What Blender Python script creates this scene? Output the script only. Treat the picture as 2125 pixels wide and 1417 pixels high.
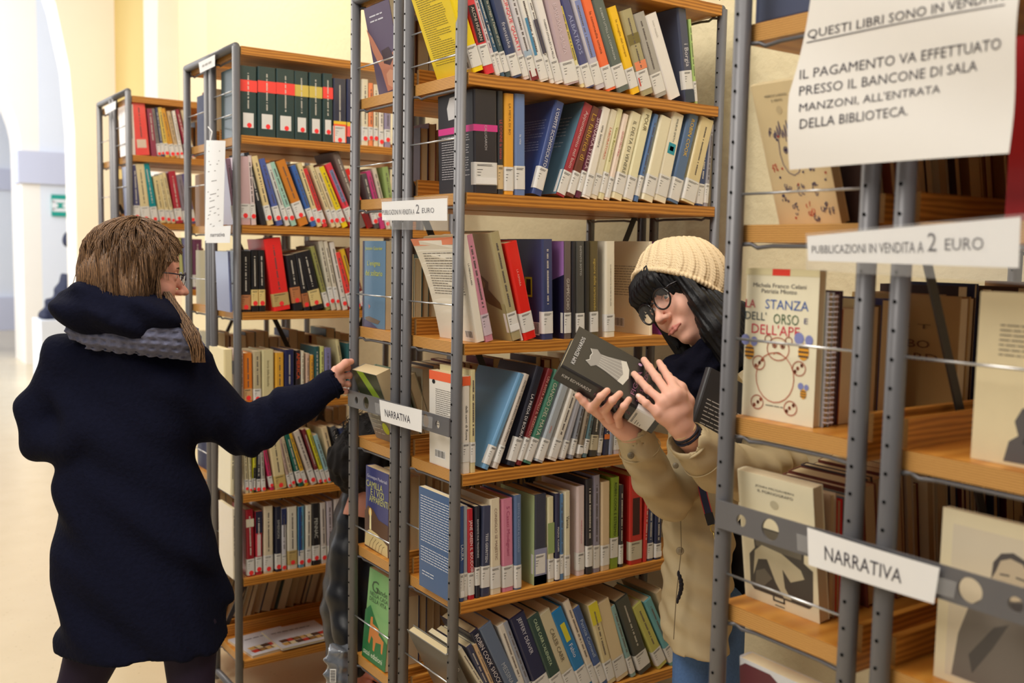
import bpy, math, random
import numpy as np
from mathutils import Vector, Matrix

for o in list(bpy.data.objects):
    bpy.data.objects.remove(o)
S = bpy.context.scene
COL = S.collection
PI = math.pi
random.seed(7)

# ---------------------------------------------------------------- camera
IW, IH = 2125, 1417
FPX = 2068.1
YAW, PITCH, ROLL = 0.6069, -0.0893, 0.0192
CAM = Vector((-1.2479, -2.0282, 1.6))
cf = Vector((math.cos(PITCH) * math.sin(YAW), math.cos(PITCH) * math.cos(YAW), math.sin(PITCH)))
_r = Vector((math.cos(YAW), -math.sin(YAW), 0))
_u = _r.cross(cf)
cr = _r * math.cos(ROLL) + _u * math.sin(ROLL)
cu = _u * math.cos(ROLL) - _r * math.sin(ROLL)
cd = bpy.data.cameras.new('camera')
cd.sensor_width = 36
cd.lens = FPX * 36 / IW
cd.clip_start = 0.05
cd.clip_end = 100
cam = bpy.data.objects.new('camera', cd)
COL.objects.link(cam)
cam.matrix_world = Matrix(((cr.x, cu.x, -cf.x, CAM.x), (cr.y, cu.y, -cf.y, CAM.y), (cr.z, cu.z, -cf.z, CAM.z), (0, 0, 0, 1)))
cd.dof.use_dof = True
cd.dof.focus_distance = 2.42
cd.dof.aperture_fstop = 3.4
S.camera = cam

# ---------------------------------------------------------------- world, lamps, exposure
S.view_settings.view_transform = 'Standard'
S.view_settings.look = 'None'
S.view_settings.gamma = 1
S.view_settings.exposure = 0.06
S.view_settings.use_curve_mapping = False
W = bpy.data.worlds.new('world')
S.world = W
W.use_nodes = True
W.node_tree.nodes['Background'].inputs[0].default_value = (1.0, 0.95, 0.88, 1)
W.node_tree.nodes['Background'].inputs[1].default_value = 0.27


def lamp(name, loc, aim, size, power, col, sy=None):
    l = bpy.data.lights.new(name, 'AREA')
    l.shape = 'RECTANGLE'
    l.size = size
    l.size_y = sy or size
    l.energy = power
    l.color = col
    o = bpy.data.objects.new(name, l)
    COL.objects.link(o)
    o.location = loc
    o.rotation_euler = (Vector(aim) - Vector(loc)).to_track_quat('-Z', 'Y').to_euler()
    return o


lamp('corridor_ceiling_and_fill', (-2.3, -0.6, 4.3), (-0.2, 0.4, 1.0), 1.6, 125, (1.0, 0.94, 0.85), 3.0)
lamp('aisle_ceiling_light', (0.2, -1.6, 4.4), (0.3, 0.2, 0.8), 1.2, 42, (1.0, 0.94, 0.85), 1.2)
lamp('back_ceiling_light', (-0.9, 3.6, 4.3), (0.5, 3.8, 1.0), 2.0, 105, (1.0, 0.93, 0.82), 2.0)
lamp('hall_daylight_and_fill', (-3.2, 12.5, 3.2), (1.4, 12.8, 1.6), 3.5, 330, (0.80, 0.88, 1.0), 5.0)
lamp('hall_daylight_and_fill', (-1.5, 9.0, 4.6), (0.8, 12.5, 1.2), 3.0, 150, (0.84, 0.91, 1.0), 3.0)

lamp('corridor_ceiling_and_fill', (-1.3, 5.6, 4.5), (0.6, 7.8, 2.2), 1.2, 40, (1.0, 0.95, 0.88), 1.2)  # added fill that lightens the near arcade face, not a fixture
lamp('hall_daylight_and_fill', (-2.6, 16.5, 3.4), (1.2, 19.3, 1.6), 2.5, 170, (0.80, 0.88, 1.0), 2.5)  # added fill to brighten the grey end wall, no window here


def ray(u, v):
    return cf + cr * ((u - IW / 2) / FPX) + cu * ((IH / 2 - v) / FPX)


def at(u, v, ax, val):
    d = ray(u, v)
    return CAM + d * ((val - CAM[ax]) / d[ax])


def az(u, v, Z):
    return CAM + ray(u, v) * Z


def pr(P):
    w = Vector(P) - CAM
    z = w.dot(cf)
    return IW / 2 + FPX * w.dot(cr) / z, IH / 2 - FPX * w.dot(cu) / z, z


# ---------------------------------------------------------------- materials
def lin(c):
    return tuple(((x / 255) / 12.92 if x / 255 <= 0.04045 else (((x / 255) + 0.055) / 1.055) ** 2.4) for x in c)


_M = {}


def mat(col, rough=0.5, spec=0.5, var=0.06, scale=30, bump=0.0, metal=0, coat=0.0, name=None, sss=0.0):
    key = (tuple(col), rough, spec, var, scale, bump, metal, coat, sss)
    if key in _M:
        return _M[key]
    m = bpy.data.materials.new(name or 'paint')
    m.use_nodes = True
    nt = m.node_tree
    b = nt.nodes['Principled BSDF']
    b.inputs['Roughness'].default_value = rough
    b.inputs['Metallic'].default_value = metal
    b.inputs['Specular IOR Level'].default_value = spec
    b.inputs['Coat Weight'].default_value = coat
    b.inputs['Coat Roughness'].default_value = 0.12
    if sss:
        b.inputs['Subsurface Weight'].default_value = sss
        b.inputs['Subsurface Radius'].default_value = (0.010, 0.004, 0.002)
        b.inputs['Subsurface Scale'].default_value = 1.0
    c = lin(col)
    if var > 0 or bump > 0:
        tc = nt.nodes.new('ShaderNodeTexCoord')
        n = nt.nodes.new('ShaderNodeTexNoise')
        n.inputs['Scale'].default_value = scale
        n.inputs['Detail'].default_value = 4
        nt.links.new(tc.outputs['Object'], n.inputs['Vector'])
        mx = nt.nodes.new('ShaderNodeMix')
        mx.data_type = 'RGBA'
        mx.inputs[6].default_value = tuple(x * (1 - var) for x in c) + (1,)
        mx.inputs[7].default_value = tuple(min(1, x * (1 + var)) for x in c) + (1,)
        nt.links.new(n.outputs['Fac'], mx.inputs[0])
        nt.links.new(mx.outputs[2], b.inputs['Base Color'])
        if bump > 0:
            bp = nt.nodes.new('ShaderNodeBump')
            bp.inputs['Strength'].default_value = bump
            bp.inputs['Distance'].default_value = 0.004
            nt.links.new(n.outputs['Fac'], bp.inputs['Height'])
            nt.links.new(bp.outputs['Normal'], b.inputs['Normal'])
    else:
        b.inputs['Base Color'].default_value = c + (1,)
    _M[key] = m
    return m


def stripes(name, c1, c2, axis, freq, rough=0.6, stretch=None, noise=0.5, det=3, coordscale=None):
    """wood ply, page edges, knit: two colours in bands along an axis, broken by noise"""
    m = bpy.data.materials.new(name)
    m.use_nodes = True
    nt = m.node_tree
    b = nt.nodes['Principled BSDF']
    b.inputs['Roughness'].default_value = rough
    tc = nt.nodes.new('ShaderNodeTexCoord')
    mp = nt.nodes.new('ShaderNodeMapping')
    mp.inputs['Scale'].default_value = coordscale or (1, 1, 1)
    nt.links.new(tc.outputs['Object'], mp.inputs['Vector'])
    w = nt.nodes.new('ShaderNodeTexWave')
    w.bands_direction = axis
    w.inputs['Scale'].default_value = freq
    w.inputs['Distortion'].default_value = noise
    w.inputs['Detail'].default_value = det
    w.inputs['Detail Scale'].default_value = 2.0
    nt.links.new(mp.outputs['Vector'], w.inputs['Vector'])
    mx = nt.nodes.new('ShaderNodeMix')
    mx.data_type = 'RGBA'
    mx.inputs[6].default_value = lin(c1) + (1,)
    mx.inputs[7].default_value = lin(c2) + (1,)
    nt.links.new(w.outputs['Fac'], mx.inputs[0])
    nt.links.new(mx.outputs[2], b.inputs['Base Color'])
    return m


M_STEEL = mat((108, 107, 110), 0.42, 0.5, 0.03, 60, 0.0, 0.25, name='grey_powder_coated_steel')
M_STEELD = mat((92, 90, 92), 0.5, name='dark_steel')
M_BRACE = mat((46, 44, 46), 0.5, name='black_steel')
M_CHROME = mat((205, 205, 205), 0.28, 0.6, 0.02, 50, 0.0, 0.85, name='bright_wire')
M_HOLE = mat((8, 8, 8), 0.9, 0.1, 0, name='hole_dark')
M_PLY = stripes('plywood_end_grain', (224, 172, 98), (150, 98, 40), 'Z', 88, 0.5, noise=1.0)
M_PLYF = stripes('plywood_front_edge', (206, 140, 58), (158, 98, 34), 'Z', 34, 0.42, noise=4.0, coordscale=(0.10, 0.1, 1))
M_WOOD = stripes('plywood_face', (212, 146, 62), (192, 122, 44), 'Y', 6, 0.38, noise=6.0, coordscale=(0.15, 1, 1))
M_LAB = mat((226, 224, 220), 0.45, 0.4, 0.02, name='paper_label')
M_INK = mat((52, 50, 52), 0.6, 0.3, 0, name='ink_dark')
M_PAPER = mat((240, 239, 238), 0.4, 0.4, 0.01, name='white_paper')
M_RED = mat((255, 60, 62), 0.5, 0.4, 0, name='red_dot')
M_BRASS = mat((196, 170, 90), 0.3, 0.5, 0, 30, 0, 0.9, name='brass')


def film(name='clear_plastic'):
    m = bpy.data.materials.new(name)
    m.use_nodes = True
    b = m.node_tree.nodes['Principled BSDF']
    b.inputs['Base Color'].default_value = (0.95, 0.95, 0.95, 1)
    b.inputs['Roughness'].default_value = 0.08
    b.inputs['Alpha'].default_value = 0.09
    b.inputs['Specular IOR Level'].default_value = 0.9
    return m


M_FILM = film()


# ---------------------------------------------------------------- mesh helpers
class MB:
    def __init__(s):
        s.v = []
        s.f = []
        s.mi = []

    def add(s, vs, fs, mi=0):
        o = len(s.v)
        s.v.extend([tuple(p) for p in vs])
        s.f.extend([tuple(i + o for i in f) for f in fs])
        s.mi.extend([mi] * len(fs))
        return s

    def box(s, a, b, mi=0, mis=None):
        x0, y0, z0 = a
        x1, y1, z1 = b
        vs = [(x0, y0, z0), (x1, y0, z0), (x1, y1, z0), (x0, y1, z0), (x0, y0, z1), (x1, y0, z1), (x1, y1, z1), (x0, y1, z1)]
        fs = [(0, 3, 2, 1), (4, 5, 6, 7), (0, 1, 5, 4), (1, 2, 6, 5), (2, 3, 7, 6), (3, 0, 4, 7)]
        s.add(vs, fs, mi)
        if mis:
            s.mi[-6:] = mis
        return s

    def obox(s, c, ax, ay, az_, mi=0):
        """box from centre and three half-axis vectors"""
        c, ax, ay, az_ = Vector(c), Vector(ax), Vector(ay), Vector(az_)
        vs = [c + ax * i + ay * j + az_ * k for k in (-1, 1) for j in (-1, 1) for i in (-1, 1)]
        fs = [(0, 2, 3, 1), (4, 5, 7, 6), (0, 1, 5, 4), (1, 3, 7, 5), (3, 2, 6, 7), (2, 0, 4, 6)]
        return s.add(vs, fs, mi)

    def tube(s, pts, r, n=10, mi=0, cap=True):
        pts = [Vector(p) for p in pts]
        rs = r if isinstance(r, (list, tuple)) else [r] * len(pts)
        vs = []
        prev = None
        for i, p in enumerate(pts):
            t = (pts[min(i + 1, len(pts) - 1)] - pts[max(i - 1, 0)]).normalized()
            a = prev if prev is not None else (Vector((0, 0, 1)) if abs(t.z) < .9 else Vector((1, 0, 0)))
            a = (a - t * a.dot(t)).normalized()
            prev = a
            b = t.cross(a)
            for k in range(n):
                q = 2 * PI * k / n
                vs.append(p + (a * math.cos(q) + b * math.sin(q)) * rs[i])
        fs = []
        for i in range(len(pts) - 1):
            for k in range(n):
                fs.append((i * n + k, i * n + (k + 1) % n, (i + 1) * n + (k + 1) % n, (i + 1) * n + k))
        if cap:
            fs.append(tuple(range(n))[::-1])
            fs.append(tuple(range((len(pts) - 1) * n, len(pts) * n)))
        return s.add(vs, fs, mi)

    def prism(s, poly, d, mi=0):
        """poly: list of 3D points, d: offset vector"""
        n = len(poly)
        d = Vector(d)
        vs = [Vector(p) for p in poly] + [Vector(p) + d for p in poly]
        fs = [tuple(range(n))[::-1], tuple(range(n, 2 * n))]
        fs += [(i, (i + 1) % n, n + (i + 1) % n, n + i) for i in range(n)]
        return s.add(vs, fs, mi)

    def sphere(s, c, r, nu=14, nv=9, mi=0, ax=None):
        c = Vector(c)
        r = r if isinstance(r, (list, tuple)) else (r, r, r)
        ax = ax or (Vector((1, 0, 0)), Vector((0, 1, 0)), Vector((0, 0, 1)))
        vs = []
        for j in range(nv + 1):
            th = PI * j / nv
            for i in range(nu):
                ph = 2 * PI * i / nu
                vs.append(c + ax[0] * (r[0] * math.sin(th) * math.cos(ph)) + ax[1] * (r[1] * math.sin(th) * math.sin(ph)) + ax[2] * (r[2] * math.cos(th)))
        fs = []
        for j in range(nv):
            for i in range(nu):
                fs.append((j * nu + i, (j + 1) * nu + i, (j + 1) * nu + (i + 1) % nu, j * nu + (i + 1) % nu))
        return s.add(vs, fs, mi)

    def mesh(s, name, mats, smooth=False):
        me = bpy.data.meshes.new(name)
        me.from_pydata([tuple(p) for p in s.v], [], s.f)
        for m in mats if isinstance(mats, (list, tuple)) else [mats]:
            me.materials.append(m)
        if any(s.mi):
            me.polygons.foreach_set('material_index', s.mi)
        if smooth:
            me.polygons.foreach_set('use_smooth', [True] * len(me.polygons))
        me.update()
        return me

    def build(s, name, mats, parent=None, smooth=False):
        return link(name, s.mesh(name, mats, smooth), parent)


def link(name, me, parent=None):
    o = bpy.data.objects.new(name, me)
    COL.objects.link(o)
    if parent:
        o.parent = parent
    return o


def thing(name, label, cat, loc=(0, 0, 0), group=None):
    o = bpy.data.objects.new(name, None)
    o.empty_display_size = 0.05
    COL.objects.link(o)
    o.location = loc
    tag(o, label, cat, group)
    return o


def tag(o, label=None, cat=None, group=None, kind=None):
    if label:
        o['label'] = label
    if cat:
        o['category'] = cat
    if group:
        o['group'] = group
    if kind:
        o['kind'] = kind
    return o


def local(parent, fn_or_mesh):
    """shift a mesh given in world coordinates into its (translation-only) parent's space"""
    L = parent.location
    me = fn_or_mesh
    me.transform(Matrix.Translation(-Vector(L)))
    return me


def wpart(mb, name, mats, parent, smooth=False):
    me = mb.mesh(name, mats, smooth)
    root = parent
    L = Vector((0, 0, 0))
    while root:
        L += Vector(root.location)
        root = root.parent
    me.transform(Matrix.Translation(-L))
    return link(name, me, parent)


_TXT = {}


def text_mesh(s):
    """(verts Nx2 scaled to 0..1 width, faces, aspect) of a line of lettering"""
    if s in _TXT:
        return _TXT[s]
    cu_ = bpy.data.curves.new('t', 'FONT')
    cu_.body = s
    cu_.resolution_u = 2
    o = bpy.data.objects.new('t', cu_)
    me = bpy.data.meshes.new_from_object(o)
    v = np.empty(len(me.vertices) * 3)
    me.vertices.foreach_get('co', v)
    v = v.reshape(-1, 3)[:, :2]
    if len(v) == 0:
        _TXT[s] = (np.zeros((0, 2)), [], 1)
        return _TXT[s]
    lo = v.min(0)
    hi = v.max(0)
    w, h = hi - lo
    fs = [tuple(p.vertices) for p in me.polygons]
    bpy.data.objects.remove(o)
    bpy.data.meshes.remove(me)
    _TXT[s] = ((v - lo) / (w, h), fs, w / h)
    return _TXT[s]


def write(mb, s, org, xd, yd, w=None, h=None, off=0.0006, mi=0, slant=0):
    """lettering on a plane: org = lower-left corner, xd reading direction, yd up; w and h in metres"""
    v, fs, asp = text_mesh(s)
    if not fs:
        return
    if w is None:
        w = h * asp
    if h is None:
        h = w / asp
    xd, yd, org = Vector(xd).normalized(), Vector(yd).normalized(), Vector(org)
    n = xd.cross(yd) * off
    mb.add([org + xd * (a * w + b * h * slant) + yd * (b * h) + n for a, b in v], fs, mi)


def words(mb, org, xd, yd, w, h, off=0.0005, mi=0, rnd=None, fill=0.62):
    """a row of word-like dashes: print too small to read"""
    rnd = rnd or random
    xd, yd, org = Vector(xd).normalized(), Vector(yd).normalized(), Vector(org)
    n = xd.cross(yd) * off
    x = 0
    while x < w - h:
        l = min(w - x, h * rnd.uniform(1.2, 4.5))
        a = org + xd * x + n
        mb.add([a, a + xd * l, a + xd * l + yd * h * fill, a + yd * h * fill], [(0, 1, 2, 3)], mi)
        x += l + h * 0.5


FLOOR = -0.085
# ---------------------------------------------------------------- the room
def struct(name, mb, mats):
    o = mb.build(name, mats)
    o['kind'] = 'structure'
    return o


def terrazzo():
    m = bpy.data.materials.new('terrazzo_floor')
    m.use_nodes = True
    nt = m.node_tree
    b = nt.nodes['Principled BSDF']
    b.inputs['Roughness'].default_value = 0.22
    tc = nt.nodes.new('ShaderNodeTexCoord')
    v = nt.nodes.new('ShaderNodeTexVoronoi')
    v.inputs['Scale'].default_value = 26
    n = nt.nodes.new('ShaderNodeTexNoise')
    n.inputs['Scale'].default_value = 5
    n.inputs['Detail'].default_value = 8
    nt.links.new(tc.outputs['Object'], v.inputs['Vector'])
    nt.links.new(tc.outputs['Object'], n.inputs['Vector'])
    rp = nt.nodes.new('ShaderNodeValToRGB')
    rp.color_ramp.elements[0].position = 0.0
    rp.color_ramp.elements[0].color = lin((158, 130, 92)) + (1,)
    rp.color_ramp.elements[1].position = 0.16
    rp.color_ramp.elements[1].color = lin((212, 192, 156)) + (1,)
    mx = nt.nodes.new('ShaderNodeMix')
    mx.data_type = 'RGBA'
    mx.inputs[7].default_value = lin((224, 206, 172)) + (1,)
    nt.links.new(v.outputs['Distance'], rp.inputs[0])
    nt.links.new(rp.outputs[0], mx.inputs[6])
    nt.links.new(n.outputs['Fac'], mx.inputs[0])
    nt.links.new(mx.outputs[2], b.inputs['Base Color'])
    return m


struct('floor', MB().box((-6, -5, FLOOR - 0.1), (4.5, 21, FLOOR)), terrazzo())
M_CREAM = mat((242, 226, 188), 0.8, 0.2, 0.02, 3, 0.25, name='cream_plaster')
M_CREAMR = mat((228, 214, 176), 0.85, 0.2, 0.04, 26, 0.9, name='rough_cream_plaster')
M_LITE = mat((250, 242, 230), 0.8, 0.2, 0.02, 3, name='pale_plaster')
M_OCHRE = mat((226, 200, 132), 0.8, 0.2, 0.02, 3, name='yellow_plaster')
M_BEIGE = mat((222, 188, 136), 0.8, 0.2, 0.02, 3, name='beige_plaster')
M_WHITE = mat((232, 234, 240), 0.8, 0.2, 0.01, 3, name='white_plaster')
M_BAND = mat((205, 206, 222), 0.8, 0.2, 0.02, 3, name='grey_lilac_stone')
M_BANDP = mat((222, 208, 208), 0.8, 0.2, 0.02, 3, name='pink_stone')
XW = 1.0
struct('wall_right', MB().box((XW, -5, FLOOR), (XW + 0.3, 4.97, 5.2)), M_CREAMR)
w = MB().box((XW + .06, 4.97, FLOOR), (XW + .36, 5.83, 5.2))
struct('wall_recess', w, M_CREAM)


def arch_poly(y0, y1, zs, ztop, zbot, n=14):
    """wall field y0..y1 with a half-arch opening: returns polygon of the solid above and beside the arch"""
    pts = []
    for i in range(n + 1):
        a = PI / 2 * i / n
        pts.append((y0 + (y1 - y0) * math.sin(a), zs + (ztop - zs) * (1 - math.cos(a))))
    return pts


# niche with an arched head: beige back, paler surround
struct('wall_niche', MB().box((XW + .22, 5.83, FLOOR), (XW + .4, 6.78, 5.2)), M_BEIGE)
sur = []
zt = 3.0
for i in range(13):
    a = PI / 2 * i / 12
    sur.append((XW + .05, 6.38 - 0.5 * (1 - math.cos(a)), zt + 1.5 * math.sin(a)))
poly = [(XW + .05, 6.78, FLOOR), (XW + .05, 6.38, FLOOR)] + sur + [(XW + .05, 5.88, 5.2), (XW + .05, 6.78, 5.2)]
struct('trim_1', MB().prism(poly, (.17, 0, 0)), M_LITE)
struct('wall_bay', MB().box((XW + .06, 6.78, FLOOR), (XW + .36, 7.82, 5.2)), M_OCHRE)


def arch_wall(name, yp, th, x_open0, x_open1, zs, x0, x1, ztop, m, flip=False):
    """wall across the corridor at y=yp with one round-arched opening x_open0..x_open1, piers down to the floor"""
    mb = MB()
    cx = (x_open0 + x_open1) / 2
    rr = (x_open1 - x_open0) / 2
    n = 24
    arc = [(cx + rr * math.cos(PI * i / n), zs + rr * 1.05 * math.sin(PI * i / n)) for i in range(n + 1)]
    poly = [(x1, FLOOR), (x1, ztop), (x0, ztop), (x0, FLOOR), (x_open0, FLOOR)] + [(a, b) for a, b in arc[::-1]] + [(x_open1, FLOOR)]
    mb.prism([(a, yp, b) for a, b in poly], (0, th, 0))
    return struct(name, mb, m)


arch_wall('wall_arcade', 7.82, 0.45, -7.5, 0.70, 2.62, -7.9, 1.4, 7.6, M_LITE)
arch_wall('wall_far_arcade', 13.2, 0.9, -1.45, 1.07, 2.9, -5.2, 1.30, 5.6, M_LITE)
struct('wall_far_pier', MB().box((1.30, 13.2, FLOOR), (3.4, 13.5, 5.6)), M_WHITE)
struct('trim_2', MB().box((1.28, 13.14, 2.42), (3.4, 13.2, 2.86)).box((1.02, 13.14, 2.42), (1.28, 13.6, 2.86)), M_BAND)
struct('wall_end', MB().box((-6, 19.4, FLOOR), (4.4, 19.7, 6)), M_WHITE)
struct('trim_3', MB().box((-6, 19.34, 2.6), (4.4, 19.4, 3.0)), M_BAND)
struct('baseboard_end', MB().box((-6, 19.3, FLOOR), (4.4, 19.4, 0.55)), M_BAND)
struct('ceiling', MB().box((-6, 8.3, 5.6), (4.4, 19.7, 5.7)), M_WHITE)
struct('wall_left', MB().box((-5.3, 14.5, FLOOR), (-5.1, 19.7, 5.7)), M_WHITE)

# exit sign: a flat green panel with two white arrows' shapes on the far pier
ex = thing('exit_sign', 'green and white exit sign on the pale far wall', 'sign', (1.55, 13.19, 2.13))
MB().box((-.115, -.02, -.15), (.115, 0, .15)).build('sign_panel', mat((20, 158, 140), .5, name='sign_green'), ex)
m = MB()
for sx in (-1, 1):
    m.add([(sx * .112, -.022, -.085), (sx * .112, -.022, .085), (sx * .02, -.022, .0)], [(0, 1, 2)] if sx < 0 else [(0, 2, 1)])
m.add([(-.10, -.022, -.085), (.112, -.022, -.085), (.112, -.022, -.04), (-.10, -.022, -.04)], [(0, 1, 2, 3)])
m.add([(-.10, -.022, .085), (.112, -.022, .085), (.112, -.022, .04), (-.10, -.022, .04)], [(3, 2, 1, 0)])
m.build('pictogram', M_PAPER, ex)

# side table far off
tb = thing('side_table', 'slim grey metal table standing in the bright hall', 'table', (0.95, 15.5, FLOOR))
MB().box((-.9, -.35, .93), (.02, .35, .97)).build('tabletop', M_STEEL, tb)
for x in (-.87, -.02):
    for y in (-.32, .32):
        MB().box((x - .03, y - .03, 0), (x + .03, y + .03, .93)).build('leg', M_STEELD, tb)
# ---------------------------------------------------------------- bookcases
RT = 0.014      # post radius
HD = 0.252      # depth of one half
GAP = 0.056     # between the halves
TK = 0.0278
LM = 0.857
SX = 0.0146


def make_case(name, label, x, y, levels, L, pl_top=2.287, crossbar=True, spb=None, holes_hi=2.3, end=True, hole_ph=0.15, rods2=None, holes=True):
    """double-sided bookcase, its near-end front post at (x, y); the halves run y..y+HD and y+HD+GAP..y+2HD+GAP"""
    r = thing(name, label, 'bookcase', (x, y, FLOOR))
    z0 = -FLOOR

    def Z(z):
        return z - FLOOR
    ys = [0, HD, HD + GAP, 2 * HD + GAP]
    for xx in (0, L):
        for yy in ys:
            MB().tube([(xx, yy, 0.03), (xx, yy, Z(pl_top))], RT, 16).build('post', M_STEEL, r, True)
    hb = MB()
    for xx, sgn in ((0, -1), (L, -1)):
        for k, yy in enumerate(ys):
            z = Z(2.0 + hole_ph) + 0.16
            while z > 0.1:
                a0 = PI + 0.12
                c = Vector((xx + (RT + .0002) * math.cos(a0), yy + (RT + .0002) * math.sin(a0), z))
                t = Vector((-math.sin(a0), math.cos(a0), 0)) * .0028
                u = Vector((0, 0, .0028))
                nrm = Vector((math.cos(a0), math.sin(a0), 0)) * .0004
                hb.add([c + nrm + t * math.cos(q * PI / 4) + u * math.sin(q * PI / 4) for q in range(8)], [tuple(range(8))[::-1]])
                z -= 0.04
    if holes:
        o = hb.build('peg_holes', M_HOLE, r)
        o['kind'] = 'stuff'
    for xx in (0, L):
        MB().tube([(xx, 0, Z(pl_top)), (xx, ys[3], Z(pl_top))], RT, 14).build('top_rail', M_STEEL, r, True)
        MB().tube([(xx, 0, 0.06), (xx, ys[3], 0.06)], RT * .9, 12).build('foot_rail', M_STEEL, r, True)
        for yy in (0.03, ys[3] - .03):
            wl = MB().tube([(xx - .012, yy, .032), (xx + .012, yy, .032)], .032, 18).build('caster', mat((40, 40, 42), .5), r)
            MB().tube([(xx - .014, yy, .032), (xx + .014, yy, .032)], .014, 12).build('hub', M_STEEL, wl)
    if crossbar:
        # flat end bar with round holes
        mb = MB()
        x0, x1 = -.019, -.015
        hs = [(.055, .010), (.115, .017), (.445, .017), (.505, .010)]
        zc, hh = Z(1.1765), .023
        for (xa) in (0,):
            prev = 0.0
            for (yc, rr) in hs:
                n = 16
                # panel up to the hole, split in upper and lower halves around it
                for sg in (-1, 1):
                    arc = [(yc - rr * math.cos(PI * i / n), sg * rr * math.sin(PI * i / n)) for i in range(n + 1)]
                    poly = [(prev, 0), (prev, sg * hh), (yc + rr, sg * hh), (yc + rr, 0)] + arc[::-1][1:]
                    if sg > 0:
                        poly = poly[::-1]
                    mb.prism([(x0, a, zc + b) for a, b in poly], (x1 - x0, 0, 0))
                prev = yc + rr
            mb.box((x0, prev, zc - hh), (x1, ys[3], zc + hh))
        mb.build('end_bar', M_STEELD if False else M_STEEL, r)
    for h in (0, 1):
        yb = 0 if h == 0 else HD + GAP
        f0, f1 = (yb - .0122, yb + HD + .006) if h == 0 else (yb - .006, yb + HD + .0122)
        for li, z in enumerate(levels):
            zz = Z(z)
            mb = MB().box((SX, f0, zz - TK), (L - SX, f1, zz), 0, [0, 0, 2, 1, 2, 1])
            sh = mb.build('shelf', [M_WOOD, M_PLY, M_PLYF], r)
            # upstand along the middle of the case
            ybk = f1 - .012 if h == 0 else f0
            if z < 2.2:
                MB().box((SX + .012, ybk, zz), (L - SX - .012, ybk + .012, zz + .042), 0, [0, 0, 2, 1, 2, 1]).build('upstand', [M_WOOD, M_PLY, M_PLYF], sh)
            for xx, sg in ((0.006, 1), (L - .006, -1)):
                yy0, yy1 = yb + .012, yb + HD - .012
                zb = zz - TK - .006
                MB().tube([(xx, yy0 - .006, zb + .002), (xx + sg * .012, yy0 + .008, zb + .003), (xx + sg * .014, yy0 + .02, zb - .003), (xx + sg * .014, yy0 + .05, zb),
                           (xx + sg * .014, yy1 - .05, zb), (xx + sg * .014, yy1 - .02, zb - .003), (xx + sg * .012, yy1 - .008, zb + .003), (xx, yy1 + .006, zb + .002)], .0035, 8).build('shelf_hanger', M_STEEL, sh, True)
        rods = [2.14, 2.06, 1.866, 1.47, .883, .53] if h == 0 else [2.10, 1.83, 1.474, .804, .536]
        if rods2:
            rods = rods2[h]
        for z in rods:
            MB().tube([(0, yb + .01, Z(z)), (0, yb + HD - .01, Z(z))], .0022, 8).build('guard_rod', M_CHROME, r, True)
    # cross brace in the middle plane
    ym = HD + GAP / 2
    for (xa, za, xb, zb) in ((.02, 1.79, L - .02, .08), (L - .02, 1.79, .02, .08)):
        dy = .004 if xa < .1 else -.004
        d = Vector((xb - xa, 0, zb - za)).normalized()
        nn = Vector((-d.z, 0, d.x)) * .009
        mb = MB().prism([Vector((xa, ym + dy, Z(za))) + nn, Vector((xb, ym + dy, Z(zb))) + nn, Vector((xb, ym + dy, Z(zb))) - nn, Vector((xa, ym + dy, Z(za))) - nn], (0, .004, 0))
        mb.build('cross_brace', M_BRACE, r)
    return r


LEV_M = [2.2960, 2.0183, 1.7391, 1.3794, 1.0600, 0.7402, 0.411, 0.10]
LEV_N = [2.2960, 1.9699, 1.6514, 1.3349, 1.0177, 0.70, 0.38, 0.10]
LEV_L = [2.2887, 1.9866, 1.6777, 1.3710, 1.0440, 0.7163, 0.4080, 0.1016]
LEV_Q = [2.2678, 2.0054, 1.7031, 1.395, 1.06, 0.73, 0.41, 0.10]
NX, NY = -0.0245, -0.8945          # near post of the near bookcase
LX, LY = -0.0467, 1.3999
QX, QY = -0.0843, 2.7085
caseM = make_case('bookcase', 'grey steel bookcase', 0, 0, LEV_M, LM, hole_ph=.1532)
caseM['label'] = 'grey steel bookcase with plywood shelves standing in front of the girl reading the black book'
caseN = make_case('bookcase', 'blurred grey steel bookcase nearest the camera with the large payment notice on its end', NX, NY - (2 * HD + GAP), LEV_N, LM, hole_ph=-.0174, rods2=([2.10, 1.467, .75], [1.70, 1.467, 1.074, .80]))
caseL = make_case('bookcase', 'grey steel bookcase with boxed dark green volumes on top, beside the dark-coated woman', LX, LY, LEV_L, LM + .02, holes=False)
caseQ = make_case('bookcase', 'farthest grey steel bookcase, with a bright red volume on its top row', QX, QY, LEV_Q, LM, crossbar=False, holes=False)
# ---------------------------------------------------------------- books
PAGE_COLS = [(238, 222, 182), (226, 205, 160), (232, 214, 176), (214, 190, 146)]


def page_mat(i):
    k = ('page', i % 4)
    if k not in _M:
        c = PAGE_COLS[i % 4]
        _M[k] = stripes('page_edges', c, tuple(int(x * .88) for x in c), 'X', 160, 0.8, noise=2.0)
    return _M[k]


def hsh(*a):
    x = 17
    for q in a:
        x = (x * 31 + int(q * 1000)) % 99991
    return x


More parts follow.
